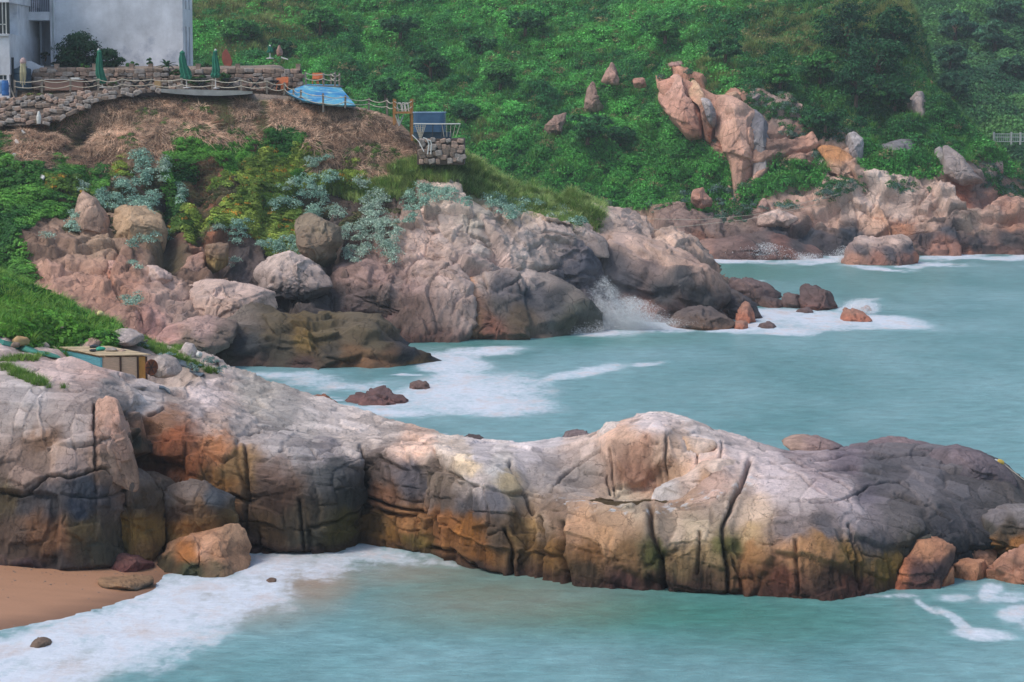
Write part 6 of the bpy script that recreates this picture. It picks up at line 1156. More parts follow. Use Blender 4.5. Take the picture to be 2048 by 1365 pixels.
# ---- stone walls: bodies with single stones
def stone_mesh(seed):
    g = np.random.RandomState(seed); bm = MB(); bm.box(-.5, .5, -.5, .5, -.5, .5); v = np.array(bm.v)
    me = bpy.data.meshes.new('stone'); import bmesh
    b = bmesh.new(); vs = [b.verts.new(p + g.normal(size=3) * .06) for p in v]
    for f in bm.f: b.faces.new([vs[i] for i in f])
    bmesh.ops.bevel(b, geom=b.edges[:] + b.verts[:], offset=.16, segments=1, affect='EDGES', profile=.6)
    b.normal_update(); b.to_mesh(me); b.free(); return me
SM = []
for k in range(9): me = stone_mesh(k); me.materials.append(M[('stone', 'stone2', 'stone3')[k % 3]]); SM.append(me)
def stones_on(t_, px0, px1, topf, botf, Yf, sw, sh, seed, depth=.35, irregular=.15, name='stone'):
    """courses of single stones in front of a body; topf / botf / Yf give rows and depth by pixel column"""
    g = np.random.RandomState(seed); ymin = min(topf(p) for p in np.linspace(px0, px1, 9)); ymax = max(botf(p) for p in np.linspace(px0, px1, 9)); y = ymin; cnt = 0; row = 0
    org = np.array(t_.location)
    while y < ymax:
        h_ = sh * (.85 + .3 * g.rand()); x = px0 + g.rand() * sw * .5
        while x < px1:
            w_ = sw * (.6 + .8 * g.rand()); yc = y + h_ / 2 + g.normal() * irregular * sh; xc = x + w_ / 2
            if topf(xc) - .2 * sh <= yc - h_ * .3 and yc + h_ * .2 <= botf(xc) and xc < px1:
                Y = Yf(xc, yc); p = P(xc, yc, Y); s_ = Y / F
                o = bpy.data.objects.new(name, SM[g.randint(9)]); COL.objects.link(o); o.parent = t_; o.location = np.array(p) - org
                o.scale = (w_ * s_ * 1.04, depth * (.8 + .4 * g.rand()), h_ * s_ * 1.02); o.rotation_euler = (g.normal() * .05, g.normal() * irregular * .6, g.normal() * .08); cnt += 1
            x += w_
        y += h_; row += 1
    return cnt
def body(t_, pts_px, Yf, d, mt='mortar', off=.12):
    mb = MB(); n_ = len(pts_px); V = []
    for q in (0, 1):
        for (px, py) in pts_px: Y = Yf(px, py) + off; p = P(px, py, Y); V.append((p[0], p[1] + q * d, p[2]))
    mb.add(V, [tuple(range(n_))[::-1], tuple(range(n_, 2 * n_))] + [(i, (i + 1) % n_, (i + 1) % n_ + n_, i + n_) for i in range(n_)]); return mb.build('core', M[mt], t_)
gw = thing('garden_wall', 'long coursed stone garden wall at the back of the terrace, left of the planting gap', 'stone wall', P(200, 178, 169.5), 'stone garden walls')
fy = lambda x, y: 169.4
body(gw, [(66, 141), (338, 137.5), (338, 181), (55, 181)], fy, .6)
stones_on(gw, 62, 338, lambda x: 137 + max(0, (110 - x)) * .05, lambda x: 180, fy, 15, 8.6, 3)
g2 = thing('garden_wall', 'right hand stretch of the stone garden wall, ending beside the small wooden deck', 'stone wall', P(500, 178, 169.5), 'stone garden walls')
body(g2, [(368, 138.5), (602, 138.5), (606, 181), (362, 181)], fy, .6)
stones_on(g2, 366, 604, lambda x: 138, lambda x: 180, fy, 15, 8.6, 4)
g3 = thing('garden_wall', 'low stone planter wall closing the gap between the two garden wall stretches', 'stone wall', P(350, 178, 169), 'stone garden walls')
body(g3, [(336, 152), (368, 152), (368, 181), (336, 181)], lambda x, y: 168.6, .5); stones_on(g3, 335, 369, lambda x: 151, lambda x: 180, lambda x, y: 168.6, 12, 8, 5)
for i, (c_, lb) in enumerate([(113, 'small square stone post on the garden wall below the drainpipe'), (189, 'small square stone post on the garden wall behind the leftmost green umbrella'), (263, 'small square stone post on the garden wall in front of the blank facade'), (301, 'small square stone post left of the spiky cycad'), (396, 'small square stone post left of the third green umbrella'), (475, 'small square stone post right of the terracotta disc'), (596, 'small square stone post at the right end of the garden wall')]):
    mb = MB(); a = P(c_ - 4, 140, 169.4); b = P(c_ + 4, 129.5, 169.4); mb.box(a[0], b[0], 169.3, 169.75, a[2] - .05, b[2]); mb.box(a[0] - .02, b[0] + .02, 169.28, 169.77, b[2] + .001, b[2] + .05)
    tag(mb.build('wall_post', M['stone'], None), lb, 'stone post', 'stone posts on the garden wall')
rw = thing('retaining_wall', 'rough dry stone retaining wall under the left end of the terrace', 'stone wall', P(120, 250, 163))
rt = lambda x: float(np.interp(x, [-60, 0, 60, 110, 165, 230, 330], [206, 198, 191, 187, 182, 179, 176])); rb = lambda x: float(np.interp(x, [-60, 0, 90, 120, 160, 200, 250, 330], [256, 252, 251, 240, 225, 205, 193, 184]))
fr = lambda x, y: 164.3 - (y - 185) * .042
body(rw, [(-60, 208), (0, 199), (60, 192), (110, 188), (165, 183), (230, 180), (322, 177), (322, 182), (250, 192), (200, 203), (160, 222), (120, 238), (90, 250), (0, 252), (-60, 254)], fr, .8)
stones_on(rw, -55, 325, rt, rb, fr, 12.5, 8.2, 6, .42, .45)
cs_ = MB(); L = [(322, 178, 185), (350, 178.5, 188), (390, 179.5, 191), (440, 181, 192), (480, 181.5, 190), (505, 183, 188)]
V = []
for (x, y0, y1) in L:
    for (yy, YY) in ((y0, 163.4), (y1, 163.5), (y1, 165.8), (y0, 165.8)):
        p = P(x, yy, 163.4); V.append((p[0] * YY / 163.4, YY, p[2]))
cs_.add(V, [(i * 4 + k, i * 4 + (k + 1) % 4, i * 4 + 4 + (k + 1) % 4, i * 4 + 4 + k) for i in range(len(L) - 1) for k in range(4)] + [(0, 1, 2, 3), tuple(4 * len(L) - 4 + k for k in (3, 2, 1, 0))])
tag(cs_.build('terrace_slab', M['conc']), 'pale concrete slab edge jutting out over the brown slope', 'slab')
# ---- tank platform, tank and net rail
pf = thing('stone_platform', 'crazy stone masonry block carrying the blue tank', 'stone wall', P(880, 318, 159.5))
fp_ = lambda x, y: 158.6; MB().box(P(834, 275, 158.7)[0], P(928, 275, 158.7)[0], 158.7, 163, P(0, 330, 158.7)[2], P(0, 278, 158.7)[2]).build('core', M['mortar'], pf)
stones_on(pf, 834, 932, lambda x: 278 + max(0, x - 922) * 2, lambda x: 326, fp_, 12, 9.5, 7, .35, .3)
tk = thing('water_tank', 'slate blue ribbed water tank standing on the stone platform', 'tank', P(858, 278, 159.6))
def rrect(cx, cy, hx, hy, r, n=5):
    pts = []
    for (sx_, sy_, a0) in ((1, -1, -90), (1, 1, 0), (-1, 1, 90), (-1, -1, 180)):
        for k in range(n + 1): a = math.radians(a0 + 90 * k / n); pts.append((cx + sx_ * (hx - r) + r * math.cos(a), cy + sy_ * (hy - r) + r * math.sin(a)))
    return pts
def extr(mb, pts, z0, z1):
    n_ = len(pts); V = [(x, y, z) for z in (z0, z1) for (x, y) in pts]
    mb.add(V, [tuple(range(n_))[::-1], tuple(range(n_, 2 * n_))] + [(i, (i + 1) % n_, (i + 1) % n_ + n_, i + n_) for i in range(n_)]); return mb
xa, xb = P(826, 275, 159.4)[0], P(890, 275, 159.4)[0]; zc0, zc1 = P(0, 265, 159.4)[2], P(0, 226, 159.4)[2]; zpl = P(0, 278, 158.7)[2]
extr(MB(), rrect((xa + xb) / 2, 160.8, (xb - xa) / 2 - .04, 1.3, .35), zc0, zc1).build('tank_body', M['tank'], tk)
for k in range(9): z_ = zc0 + (zc1 - zc0) * (k + .5) / 9; extr(MB(), rrect((xa + xb) / 2, 160.8, (xb - xa) / 2, 1.34, .37), z_ - .035, z_ + .035).build('tank_rib', M['tank'], tk)
extr(MB(), rrect((xa + xb) / 2, 160.8, (xb - xa) / 2 + .03, 1.36, .38), zc1, zc1 + .06).build('tank_lid', M['paleblue'], tk)
extr(MB(), rrect((xa + xb) / 2 + .2, 160.8, (xb - xa) / 2 + .2, 1.2, .3), zpl, zc0).build('tank_base', M['tankdark'], tk)
nr_ = thing('net_railing', 'white railing with hanging net panels in front of the blue tank', 'railing', P(870, 278, 158.5))
Yn = 158.9
MB().tube([P(827, 248, Yn), P(875, 248.5, Yn), P(921, 248, Yn)], .045, 6).build('top_rail', M['white'], nr_)
mb = MB()
for q in np.linspace(0, 1, 5):
    mb.tube([P(830 + 22 * q, 249, Yn), P(839 + 4 * q, 276, Yn)], .018, 4)
for q in np.linspace(.1, .9, 6): mb.tube([P(830 + 9 * q, 249 + 27 * q, Yn), P(852 - 9 * q, 249 + 27 * q, Yn)], .014, 4)
for (a_, b_) in ((0, .5), (.3, .9), (.5, 0), (.9, .3)): mb.tube([P(830 + 22 * a_, 249, Yn), P(839 + 4 * b_, 276, Yn)], .014, 4)
mb.build('net', M['rope'], nr_)
mb = MB()
for q in np.linspace(0, 1, 5): mb.tube([P(884 + 36 * q, 249, Yn), P(888 + 24 * q, 274, Yn)], .016, 4)
mb.build('net', M['rope'], nr_)
for p_ in (866, 885): MB().tube([P(p_, 248, Yn + .05), P(p_ - 1.5, 278, Yn + .05)], .035, 5).build('rail_post', M['dark'], nr_)
lad = thing('pool_ladder', 'white tubular ladder rails bending down in front of the stone platform', 'ladder', P(855, 310, 157.8))
for dx in (0, 8): MB().tube([P(846 - dx * .2 + dx, 276 + dx * .5, 157.9), P(853 + dx, 278 + dx * .5, 157.9), P(858 + dx * .6, 288, 157.9), P(855 + dx * .8, 309, 157.9)], .045, 6).build('rail', M['white'], lad)
tag(MB().tube([P(824, 270, 158.2), P(838, 284, 158.0), P(848, 304, 157.8)], .035, 5).build('white_cable', M['white']), 'thin white pipe running down the slope left of the stone platform', 'pipe')
# ---- timber lookout frame
fm = thing('timber_frame', 'ochre timber landing frame on tall posts left of the blue tank', 'timber frame', P(806, 274, 161))
for (p_, y0, y1, Y) in ((788, 198, 243, 160.6), (824, 198, 274, 160.6), (790, 199, 240, 162), (822, 199, 262, 162)): MB().beam(P(p_, y0, Y), P(p_, y1 + 8, Y), .16).build('frame_post', M['ocwood'], fm)
MB().beam(P(787, 226, 160.55), P(825, 226, 160.55), .12).build('frame_beam', M['ocwood'], fm)
a = P(787, 225, 160.6); b = P(825, 225, 160.6); MB().box(a[0], b[0], 160.65, 162.1, a[2] - .02, a[2] + .05).build('frame_deck', M['ocwood'], fm)
def sagrope(p, q, sag=.12, r=.03, n=7):
    p, q = Vector(p), Vector(q); return [p.lerp(q, k / n) - Vector((0, 0, sag * 4 * (k / n) * (1 - k / n))) for k in range(n + 1)]
for y in (203, 214): MB().tube(sagrope(P(788, y, 160.5), P(824, y, 160.5), .22), .028, 5).build('rope', M['rope'], fm)
for (a_, b_) in (((790, 229), (799, 252)), ((808, 229), (798, 252)), ((795, 228), (800, 250))): MB().tube([P(a_[0], a_[1], 160.9), P(b_[0], b_[1], 160.9)], .045, 5).build('brace', M['white'], fm)
l2 = thing('pool_ladder', 'white hooped ladder handrails on the ochre timber landing', 'ladder', P(806, 225, 161))
for dx in (0, 8, 15): MB().tube([P(797 + dx * .9, 224, 161.2), P(794 + dx, 212, 161.2), P(797 + dx, 206, 161.2), P(801 + dx, 206.5, 161.2), P(805 + dx * .75, 213, 161.2), P(806 + dx * .8, 225, 161.2)], .04, 6).build('handrail', M['white'], l2)
# ---- rope fences
def rope_fence(label, posts, levels, seed, group='rope fences', r=.028, w=.13, sag=.15):
    """posts: (px, top, bottom, Y)"""
    t_ = thing('rope_fence', label, 'fence', P(posts[0][0], posts[0][2], posts[0][3]), group); g = np.random.RandomState(seed)
    for (px, y0, y1, Y) in posts: a = P(px, y0, Y); b = P(px + g.normal() * .4, y1 + 5, Y); MB().beam(a, b, w).build('fence_post', M['post'], t_)
    for i in range(len(posts) - 1):
        A_, B_ = posts[i], posts[i + 1]
        for lv in levels: MB().tube(sagrope(P(A_[0], A_[1] + (A_[2] - A_[1]) * lv, A_[3] - .07), P(B_[0], B_[1] + (B_[2] - B_[1]) * lv, B_[3] - .07), sag * (.7 + .6 * g.rand())), r, 5).build('rope', M['rope'], t_)
    return t_
rope_fence('grey post and rope fence along the front of the terrace', [(29, 160, 182, 166), (84, 158, 182, 165.6), (141, 158, 179, 165.4), (197, 157, 178, 165.3), (244, 156, 177, 165.2), (302, 157, 177, 165.1), (363, 156, 178, 165.0), (425, 157, 179, 165.0), (482, 158, 181, 165.0), (534, 160, 183, 165), (569, 165, 187, 165)], (.12, .62), 1)
rope_fence('post and rope fence crossing in front of the blue painted slope', [(569, 165, 187, 164.9), (587, 176, 196, 164.6), (602, 180, 201, 164.2), (646, 187, 220, 163.2), (691, 191, 212, 163.4), (738, 196, 216, 164), (774, 197, 225, 163.6), (788, 200, 226, 161)], (.15, .6), 2)
rope_fence('short rope fence around the wooden deck above the blue slope', [(611, 144, 171, 167.2), (647, 146, 170, 167.2), (670, 144, 171, 167.2), (679, 146, 174, 168.6), (662, 147, 168, 170)], (.1, .48), 3)
dk = thing('wooden_deck', 'small plank deck at the right end of the stone garden wall', 'deck', P(645, 172, 168))
for k in range(8): a = P(609, 171.2, 167); b = P(680, 171.2, 167); MB().box(a[0], b[0], 167.0 + k * .4, 167.36 + k * .4, a[2] - .1 + .002 * k, a[2]).build('plank', M['post'], dk)
MB().beam(P(612, 173, 167.3), P(612, 186, 167.3), .15).build('deck_post', M['post'], dk); MB().beam(P(677, 173, 169), P(677, 190, 169), .15).build('deck_post', M['post'], dk)
# blue painted slope with a plain swirl of pale and deep blue
m, n, l, b = mat('blue_mural'); nz = noise(n, l, .9, 3, .5); wv = n.new('ShaderNodeTexWave'); wv.wave_type = 'RINGS'; wv.inputs['Scale'].default_value = .22; wv.inputs['Distortion'].default_value = 16; wv.inputs['Detail'].default_value = 3; wv.inputs['Detail Scale'].default_value = .7
tc = n.new('ShaderNodeTexCoord'); l.new(tc.outputs['Object'], wv.inputs[0])
n2_m = noise(n, l, 1.6, 5, .6); n3_m = noise(n, l, .7, 4, .6, stretch=(1, 1, 2.2)); c_ = mixc(n, l, lin((44, 122, 180)), lin((78, 164, 198)), ramp(n, l, n3_m, [(.4, 0), (.6, 1)])); c_ = mixc(n, l, c_, lin((170, 208, 196)), ramp(n, l, n2_m, [(.52, 0), (.66, .8)])); c_ = mixc(n, l, c_, lin((150, 200, 206)), ramp(n, l, wv.outputs['Fac'], [(.86, 0), (.98, .35)])); l.new(c_, b.inputs['Base Color']); b.inputs['Roughness'].default_value = .8; M['mural'] = m
bsp = [(572, 184, 164.9), (614, 168.5, 167.4), (677, 170, 167.6), (694, 190, 165.8), (711, 211, 163.8), (684, 211, 163.4), (643, 207.5, 163.3), (606, 201, 163.9), (585, 192, 164.4)]
mb = MB(); pts = [P(*q) for q in bsp]; n_ = len(pts); V = pts + [(p[0], p[1] + .25, p[2] - .12) for p in pts] + [tuple(np.mean(pts, 0) + np.array([0, .1, .05]))]
mb.add(V, [((i + 1) % n_, i, 2 * n_) for i in range(n_)] + [(i, (i + 1) % n_, (i + 1) % n_ + n_, i + n_) for i in range(n_)]); tag(mb.build('painted_slope', M['mural']), 'blue concrete apron painted with pale swirls below the small deck', 'painted slope')
# ---- umbrellas
def umbrella(label, px, ytop, ybot, ypole, wpx, Y, cloth='green_cloth', lean=0, seed=0, cap='white', polepx=None):
    t_ = thing('closed_umbrella', label, 'umbrella', P(polepx or px, ypole, Y), 'closed umbrellas on the terrace'); g = np.random.RandomState(seed)
    s_ = Y / F; top_ = np.array(P(px, ytop, Y)); bot = np.array(P(px + lean, ybot, Y)); R_ = wpx * s_ / 2
    prof = [(0, .12), (.03, .35), (.08, .62), (.14, .55), (.3, .72), (.5, .8), (.7, 1.0), (.82, .95), (.88, 1.15), (.95, 1.1), (1.0, .75)]; n_ = 24; V = []
    for (t, r) in prof:
        c = top_ * (1 - t) + bot * t
        for k in range(n_): a = 2 * math.pi * k / n_; rr = R_ * r * (1 + .22 * math.cos(a * 8) * min(1, t * 3) + .08 * g.normal() * t); V.append((c[0] + rr * math.cos(a) + .05 * math.sin(t * 7 + seed), c[1] + rr * math.sin(a), c[2]))
    m_ = len(prof); mb = MB().add(V, [(i * n_ + (k + 1) % n_, i * n_ + k, (i + 1) * n_ + k, (i + 1) * n_ + (k + 1) % n_) for i in range(m_ - 1) for k in range(n_)] + [tuple(range(n_)), tuple((m_ - 1) * n_ + k for k in range(n_))[::-1]])
    mb.build('canopy', M[cloth], t_)
    pb = P(polepx or px + lean, ypole, Y); MB().tube([tuple(bot + np.array([0, 0, .3])), pb], .045, 8).build('pole', M['white'], t_)
    MB().lathe((top_[0], top_[1], top_[2]), [(.09, -.08), (.08, 0), (.04, .07)], 8).build('finial', M[cap], t_)
    MB().lathe((pb[0], pb[1], pb[2]), [(.3, 0), (.3, .06), (.06, .1)], 10).build('base', M['conc'], t_)
umbrella('closed dark green umbrella in front of the dark bush, leftmost green one', 197, 99, 168, 176, 15, 167, lean=5, seed=1, polepx=206)
umbrella('closed dark green umbrella with bunched cloth in front of the building corner', 363, 101, 160, 177, 17, 167, lean=9, seed=2, polepx=374)
umbrella('closed dark green umbrella next to the terracotta disc', 431, 100, 156, 178, 14, 167, seed=3)
umbrella('small closed green umbrella seen above the wall beside the pink stone figure', 540, 92, 106, 118, 11, 172, seed=4)
cu = thing('folded_parasol', 'cream folded parasol with faded pink cap at the far left of the terrace', 'umbrella', P(46, 175, 166.8), 'closed umbrellas on the terrace')
tp = P(46, 116, 166.8); MB().lathe((tp[0], tp[1], tp[2] - .42), [(.2, 0), (.24, .12), (.2, .3), (.1, .4), (.03, .44)], 12).build('cap', M['pinkcap'], cu)
for dx, yb in ((-5, 168), (-1.5, 172), (3.5, 170), (5, 160)): MB().tube([P(46 + dx * .4, 124, 166.75), P(46 + dx * .8, 145, 166.7), P(46 + dx, yb, 166.75)], [.12, .1, .03], 7).build('cloth_fold', M['cream_cloth'], cu)
MB().tube([P(46, 120, 166.9), P(46, 176, 166.9)], .04, 6).build('pole', M['white'], cu)
# ---- smaller terrace things
ds = [(452, 97.5), (459, 109), (464, 123), (461.5, 133), (448, 131.5), (443.5, 119.5), (444.5, 106)]
tag(MB().poly([P(a_, b_, 171) for a_, b_ in ds], (0, .35, 0)).build('terracotta_disc', M['terra']), 'curved terracotta coloured disc standing upright behind the garden wall', 'sculpture')
orock('stone_figure', 'pinkish upright stone figure above the wall beside the small green umbrella', [(553, 113), (552, 104), (555, 98), (556, 91), (560, 90), (562, 97), (566, 103), (565, 112)], 174, .35, [(170, 134, 120)] * 3, 'rock_near', 140, cat='statue', amp=.5, tilt=0)
tag(MB().tube([P(562, 115, 171), P(567, 117, 171), P(576, 119.5, 171)], .05, 5).build('white_branch', M['white']), 'short bent white stick lying in the greenery above the garden wall', 'stick')
cn = thing('terrace_counter', 'long brown block counter on the terrace left of the first green umbrella', 'counter', P(128, 180, 167)); bx(MB(), 90, 165, 160, 181, 166.9, 1).build('counter_body', M['brown'], cn); bx(MB(), 88.5, 166, 158.4, 160, 166.8, 1.2).build('counter_top', M['conc'], cn)
tag(bx(MB(), 141, 158, 155.5, 158.3, 167, .5).build('white_tray', M['white']), 'flat white box lying on the brown counter', 'box')
tag(bx(MB(), 309, 321, 162, 175.5, 166.6, .45).build('wooden_crate', M['crate']), 'small tan wooden crate on the terrace below the spiky cycad', 'crate')
def table(label, px, Y, w=.9, h=.72, seed=0):
    t_ = thing('picnic_table', label, 'table', P(px, 179, Y), 'dark tables on the terrace'); c = P(px, 179, Y); z = c[2]
    MB().box(c[0] - w / 2, c[0] + w / 2, Y - .4, Y + .4, z + h, z + h + .05).build('tabletop', M['dark'], t_)
    for s_ in (-1, 1): MB().beam((c[0] - s_ * w * .42, Y - .2, z), (c[0] + s_ * w * .42, Y - .2, z + h), .06).build('leg', M['dark'], t_); MB().beam((c[0] - s_ * w * .42, Y + .25, z), (c[0] + s_ * w * .42, Y + .25, z + h), .06).build('leg', M['dark'], t_)
for lb, px, w in [('cross legged dark table left of the first green umbrella pole', 183, 1.0), ('cross legged dark table between the first and second green umbrellas', 270, 1.3), ('cross legged dark table just left of the second green umbrella', 292, 1.0), ('cross legged dark table between the second and third green umbrellas', 402, 1.1), ('cross legged dark table right of the third green umbrella', 462, 1.1), ('cross legged dark table in front of the right garden wall stretch', 510, .9)]: table(lb, px, 167.6, w)
def chair(label, px, Y, ybase, mt='orange', sc=1.0, rz=0, group='orange chairs'):
    t_ = thing('chair', label, 'chair', P(px, ybase, Y), group); c = np.array(P(px, ybase, Y)); k = .45 * sc / 2
    MB().box(c[0] - k, c[0] + k, Y - k, Y + k, c[2] + .43, c[2] + .48).build('seat', M[mt], t_)
    MB().poly([(c[0] - k, Y + k, c[2] + .46), (c[0] + k, Y + k, c[2] + .46), (c[0] + k * 1.05, Y + k + .12, c[2] + .9), (c[0] - k * 1.05, Y + k + .12, c[2] + .9)], (0, .05, 0)).build('backrest', M[mt], t_)
    for sx_ in (-1, 1):
        for sy_ in (-1, 1): MB().beam((c[0] + sx_ * k * .9, Y + sy_ * k * .9, c[2]), (c[0] + sx_ * k * .8, Y + sy_ * k * .8, c[2] + .43), .05).build('leg', M[mt], t_)
    return t_
chair('orange chair nearest the rope fence by the dark side table', 560, 167, 181, sc=1.2); chair('orange chair behind the other one against the stone wall', 569, 168.3, 179, sc=1.1); chair('orange chair on the small wooden deck, left one', 631, 168.6, 171, sc=1.1); chair('orange chair on the small wooden deck, right one', 640, 168.8, 171, sc=1.1)
table('small dark side table beside the orange chairs', 549, 167, .6, .6)
# left end clutter
t_ = thing('rain_tank', 'dark teal tank under the cream parasol', 'tank', P(45, 180, 168.2)); c = P(45, 180, 168.4)
MB().lathe(c, [(.62, 0), (.66, .1), (.66, .5), (.62, .55), (.66, .6), (.66, 1.1), (.62, 1.15), (.66, 1.2), (.64, 1.5), (.3, 1.6)], 20).build('tank_body', M['tankdark'], t_); MB().lathe((c[0], c[1], c[2] + 1.6), [(.25, 0), (.25, .08), (.1, .1)], 12).build('tank_lid', M['tankdark'], t_)
tag(MB().poly([P(56, 141, 169.9), P(52, 124, 169.9), (P(60, 122, 169.9)), P(70, 127, 169.9), P(84, 134, 169.9), P(86, 131, 169.9), P(86, 146, 169.9), P(60, 160, 169.9)], (0, .3, 0)).build('curved_parapet', M['plaster']), 'low curved white parapet beside the dark teal tank', 'parapet')
t_ = thing('water_barrel', 'bright blue barrel at the left edge of the terrace', 'barrel', P(11, 192, 165), 'barrels at the left edge'); MB().lathe(P(11, 192, 165), [(.24, 0), (.27, .1), (.25, .35), (.27, .6), (.25, .9), (.2, 1.05)], 14).build('barrel_body', M['blue'], t_); c = P(11, 192, 165); MB().lathe((c[0], c[1], c[2] + 1.05), [(.21, 0), (.21, .05)], 14).build('barrel_lid', M['blue'], t_)
t_ = thing('water_barrel', 'pale blue plastic drum left of the bright blue barrel', 'barrel', P(1, 188, 165.4), 'barrels at the left edge'); MB().lathe(P(1, 188, 165.4), [(.3, 0), (.33, .1), (.31, .5), (.33, .8), (.26, .95)], 14).build('barrel_body', M['paleblue'], t_); c = P(1, 188, 165.4); MB().lathe((c[0], c[1], c[2] + .95), [(.24, 0), (.2, .05)], 14).build('barrel_lid', M['white'], t_)
tag(MB().beam(P(19, 171, 165.2), P(29, 197, 164.6), .1, .03).build('leaning_plank', M['post']), 'grey plank leaning down beside the blue barrels', 'plank')
tag(MB().lathe(P(78, 248, 161.8), [(.16, 0), (.18, .2), (.17, .5), (.1, .75), (.05, .88)], 12).build('white_marker', M['white']), 'white pointed marker post leaning on the foot of the retaining wall', 'marker', 'white markers')
tag(MB().lathe(P(82, 292, 160.5), [(.12, 0), (.13, .15), (.1, .35), (.04, .4)], 10).build('white_marker', M['white']), 'smaller white marker lower down the brown slope', 'marker', 'white markers')
for i, (a_, b_, w_, lb) in enumerate([(56, 256, 16, 'broad white slab of rubble under the white pointed marker'), (40, 262, 8, 'small white rubble slab left of the broad one'), (30, 268, 7, 'small grey white slab in the middle of the rubble line'), (28, 281, 11, 'flat whitish slab lowest in the rubble line'), (75, 275, 10, 'whitish stone beside the smaller white marker'), (25, 306, 8, 'lone whitish stone beside the green vines'), (92, 352, 14, 'thin white board lying across the green vines'), (38, 252, 7, 'grey white slab highest in the rubble line')]):
    p = surfM(a_, b_) if surfM(a_, b_) is not None else P(a_, b_, 160); s_ = w_ * 160 / F
    g = np.random.RandomState(300 + i); mb = MB(); aa = np.sort(g.rand(7)) * 6.283; top_ = [(math.cos(a) * s_ / 2 * (.7 + .5 * g.rand()), math.sin(a) * .3 * (.7 + .5 * g.rand()), .06) for a in aa]
    mb.poly([(x, y, -.06) for x, y, z in top_], (g.normal() * .03, 0, .1)); tag(mb.build('rubble_slab', M['conc']), lb, 'rubble', 'pale rubble below the retaining wall'); o = COL.objects[-1]; o.location = (p[0], p[1] - .25, p[2] + .05); o.rotation_euler = (.5, .3 * (i % 3 - 1), .4 * (i % 2))
# ---- plants of the terrace
tb = 'plants on the terrace'
def bush_at(label, px, py, rw, rh, Y, cols, seed, leaf, nl, name='garden_shrub'):
    return tree(label, px, py, rw, rh, lambda *a: P(px, py, Y), cols, seed, leaf=leaf, group=tb, name=name, nl=nl, yoff=0)
bush_at('large dark rounded bush in front of the blank white facade', 160, 106, 52, 42, 173.5, ((40, 76, 56), (64, 104, 66)), 200, .17, 70)
bush_at('lower right side lobe bush of the dark bush by the facade', 214, 120, 38, 25, 173, ((40, 76, 56), (62, 102, 64)), 201, .16, 36)
bush_at('lower left lobe of the dark bush, next to the drainpipe', 122, 122, 20, 18, 173, ((34, 62, 50), (52, 84, 58)), 202, .15, 14)
bush_at('small bright green plant just over the garden wall below the dark bush', 170, 133, 14, 7, 170.8, ((64, 120, 56), (110, 160, 70)), 203, .12, 8)
bush_at('small green plant in front of the white facade right of the dark bush', 262, 130, 15, 8, 171, ((54, 104, 54), (84, 140, 64)), 204, .12, 10)
bush_at('thin green plant left of the cycad', 299, 124, 9, 12, 171, ((44, 92, 56), (70, 120, 66)), 205, .1, 8)
bush_at('green bush filling the gap in the garden wall', 350, 146, 17, 8, 169.6, ((54, 96, 50), (90, 126, 62)), 206, .12, 12)
bush_at('green creeper bush right of the second green umbrella', 396, 162, 26, 13, 168.9, ((46, 84, 46), (80, 116, 56)), 207, .12, 20)
bush_at('green creeper bush behind the third green umbrella pole', 446, 158, 18, 14, 168.9, ((42, 88, 50), (76, 120, 60)), 208, .12, 16)
bush_at('small green plants on the floor between the dark tables', 225, 168, 12, 5, 167.4, ((70, 112, 54), (100, 140, 66)), 209, .09, 8)
bush_at('potted leafy plant in the shade of the recess, left one', 53, 110, 15, 12, 176.3, ((30, 60, 54), (50, 84, 60)), 210, .14, 12)
bush_at('potted leafy plant in the shade of the recess, right one', 90, 112, 10, 9, 176.3, ((30, 60, 54), (50, 84, 60)), 211, .12, 9)
bush_at('dark shrub behind the garden wall between third umbrella and terracotta disc', 415, 133, 16, 8, 173, ((36, 84, 54), (60, 110, 60)), 212, .14, 10)
cy_ = thing('cycad', 'spiky cycad with arching fronds in front of the white facade', 'cycad', P(334, 137, 171), tb); c = Vector(P(334, 134, 171)); g = np.random.RandomState(5)
MB().tube([c - Vector((0, 0, .7)), c], [.16, .12], 8).build('trunk', M['bark'], cy_)
m_, n, l, b = mat('cycad_frond'); b.inputs['Base Color'].default_value = (*lin((52, 104, 64)), 1); b.inputs['Roughness'].default_value = .5; M['frond'] = m_
for k in range(26):
    a = g.rand() * 6.28; el = .15 + 1.2 * g.rand(); Lf = .85 * (.8 + .4 * g.rand()); mb = MB(); pr = c
    pts = [c + Vector((math.cos(a) * math.cos(el) * Lf * t, math.sin(a) * math.cos(el) * Lf * t, math.sin(el) * Lf * t - .35 * Lf * t * t)) for t in np.linspace(0, 1, 7)]
    side = Vector((-math.sin(a), math.cos(a), 0))
    for i in range(6):
        w0 = .11 * math.sin(math.pi * (i + .3) / 7); w1 = .11 * math.sin(math.pi * (i + 1.3) / 7)
        mb.add([pts[i] - side * w0 + Vector((0, 0, .03)), pts[i], pts[i + 1], pts[i + 1] - side * w1 + Vector((0, 0, .03))], [(0, 1, 2, 3)]); mb.add([pts[i] + side * w0 + Vector((0, 0, .03)), pts[i], pts[i + 1], pts[i + 1] + side * w1 + Vector((0, 0, .03))], [(3, 2, 1, 0)])
    mb.build('frond', M['frond'], cy_)

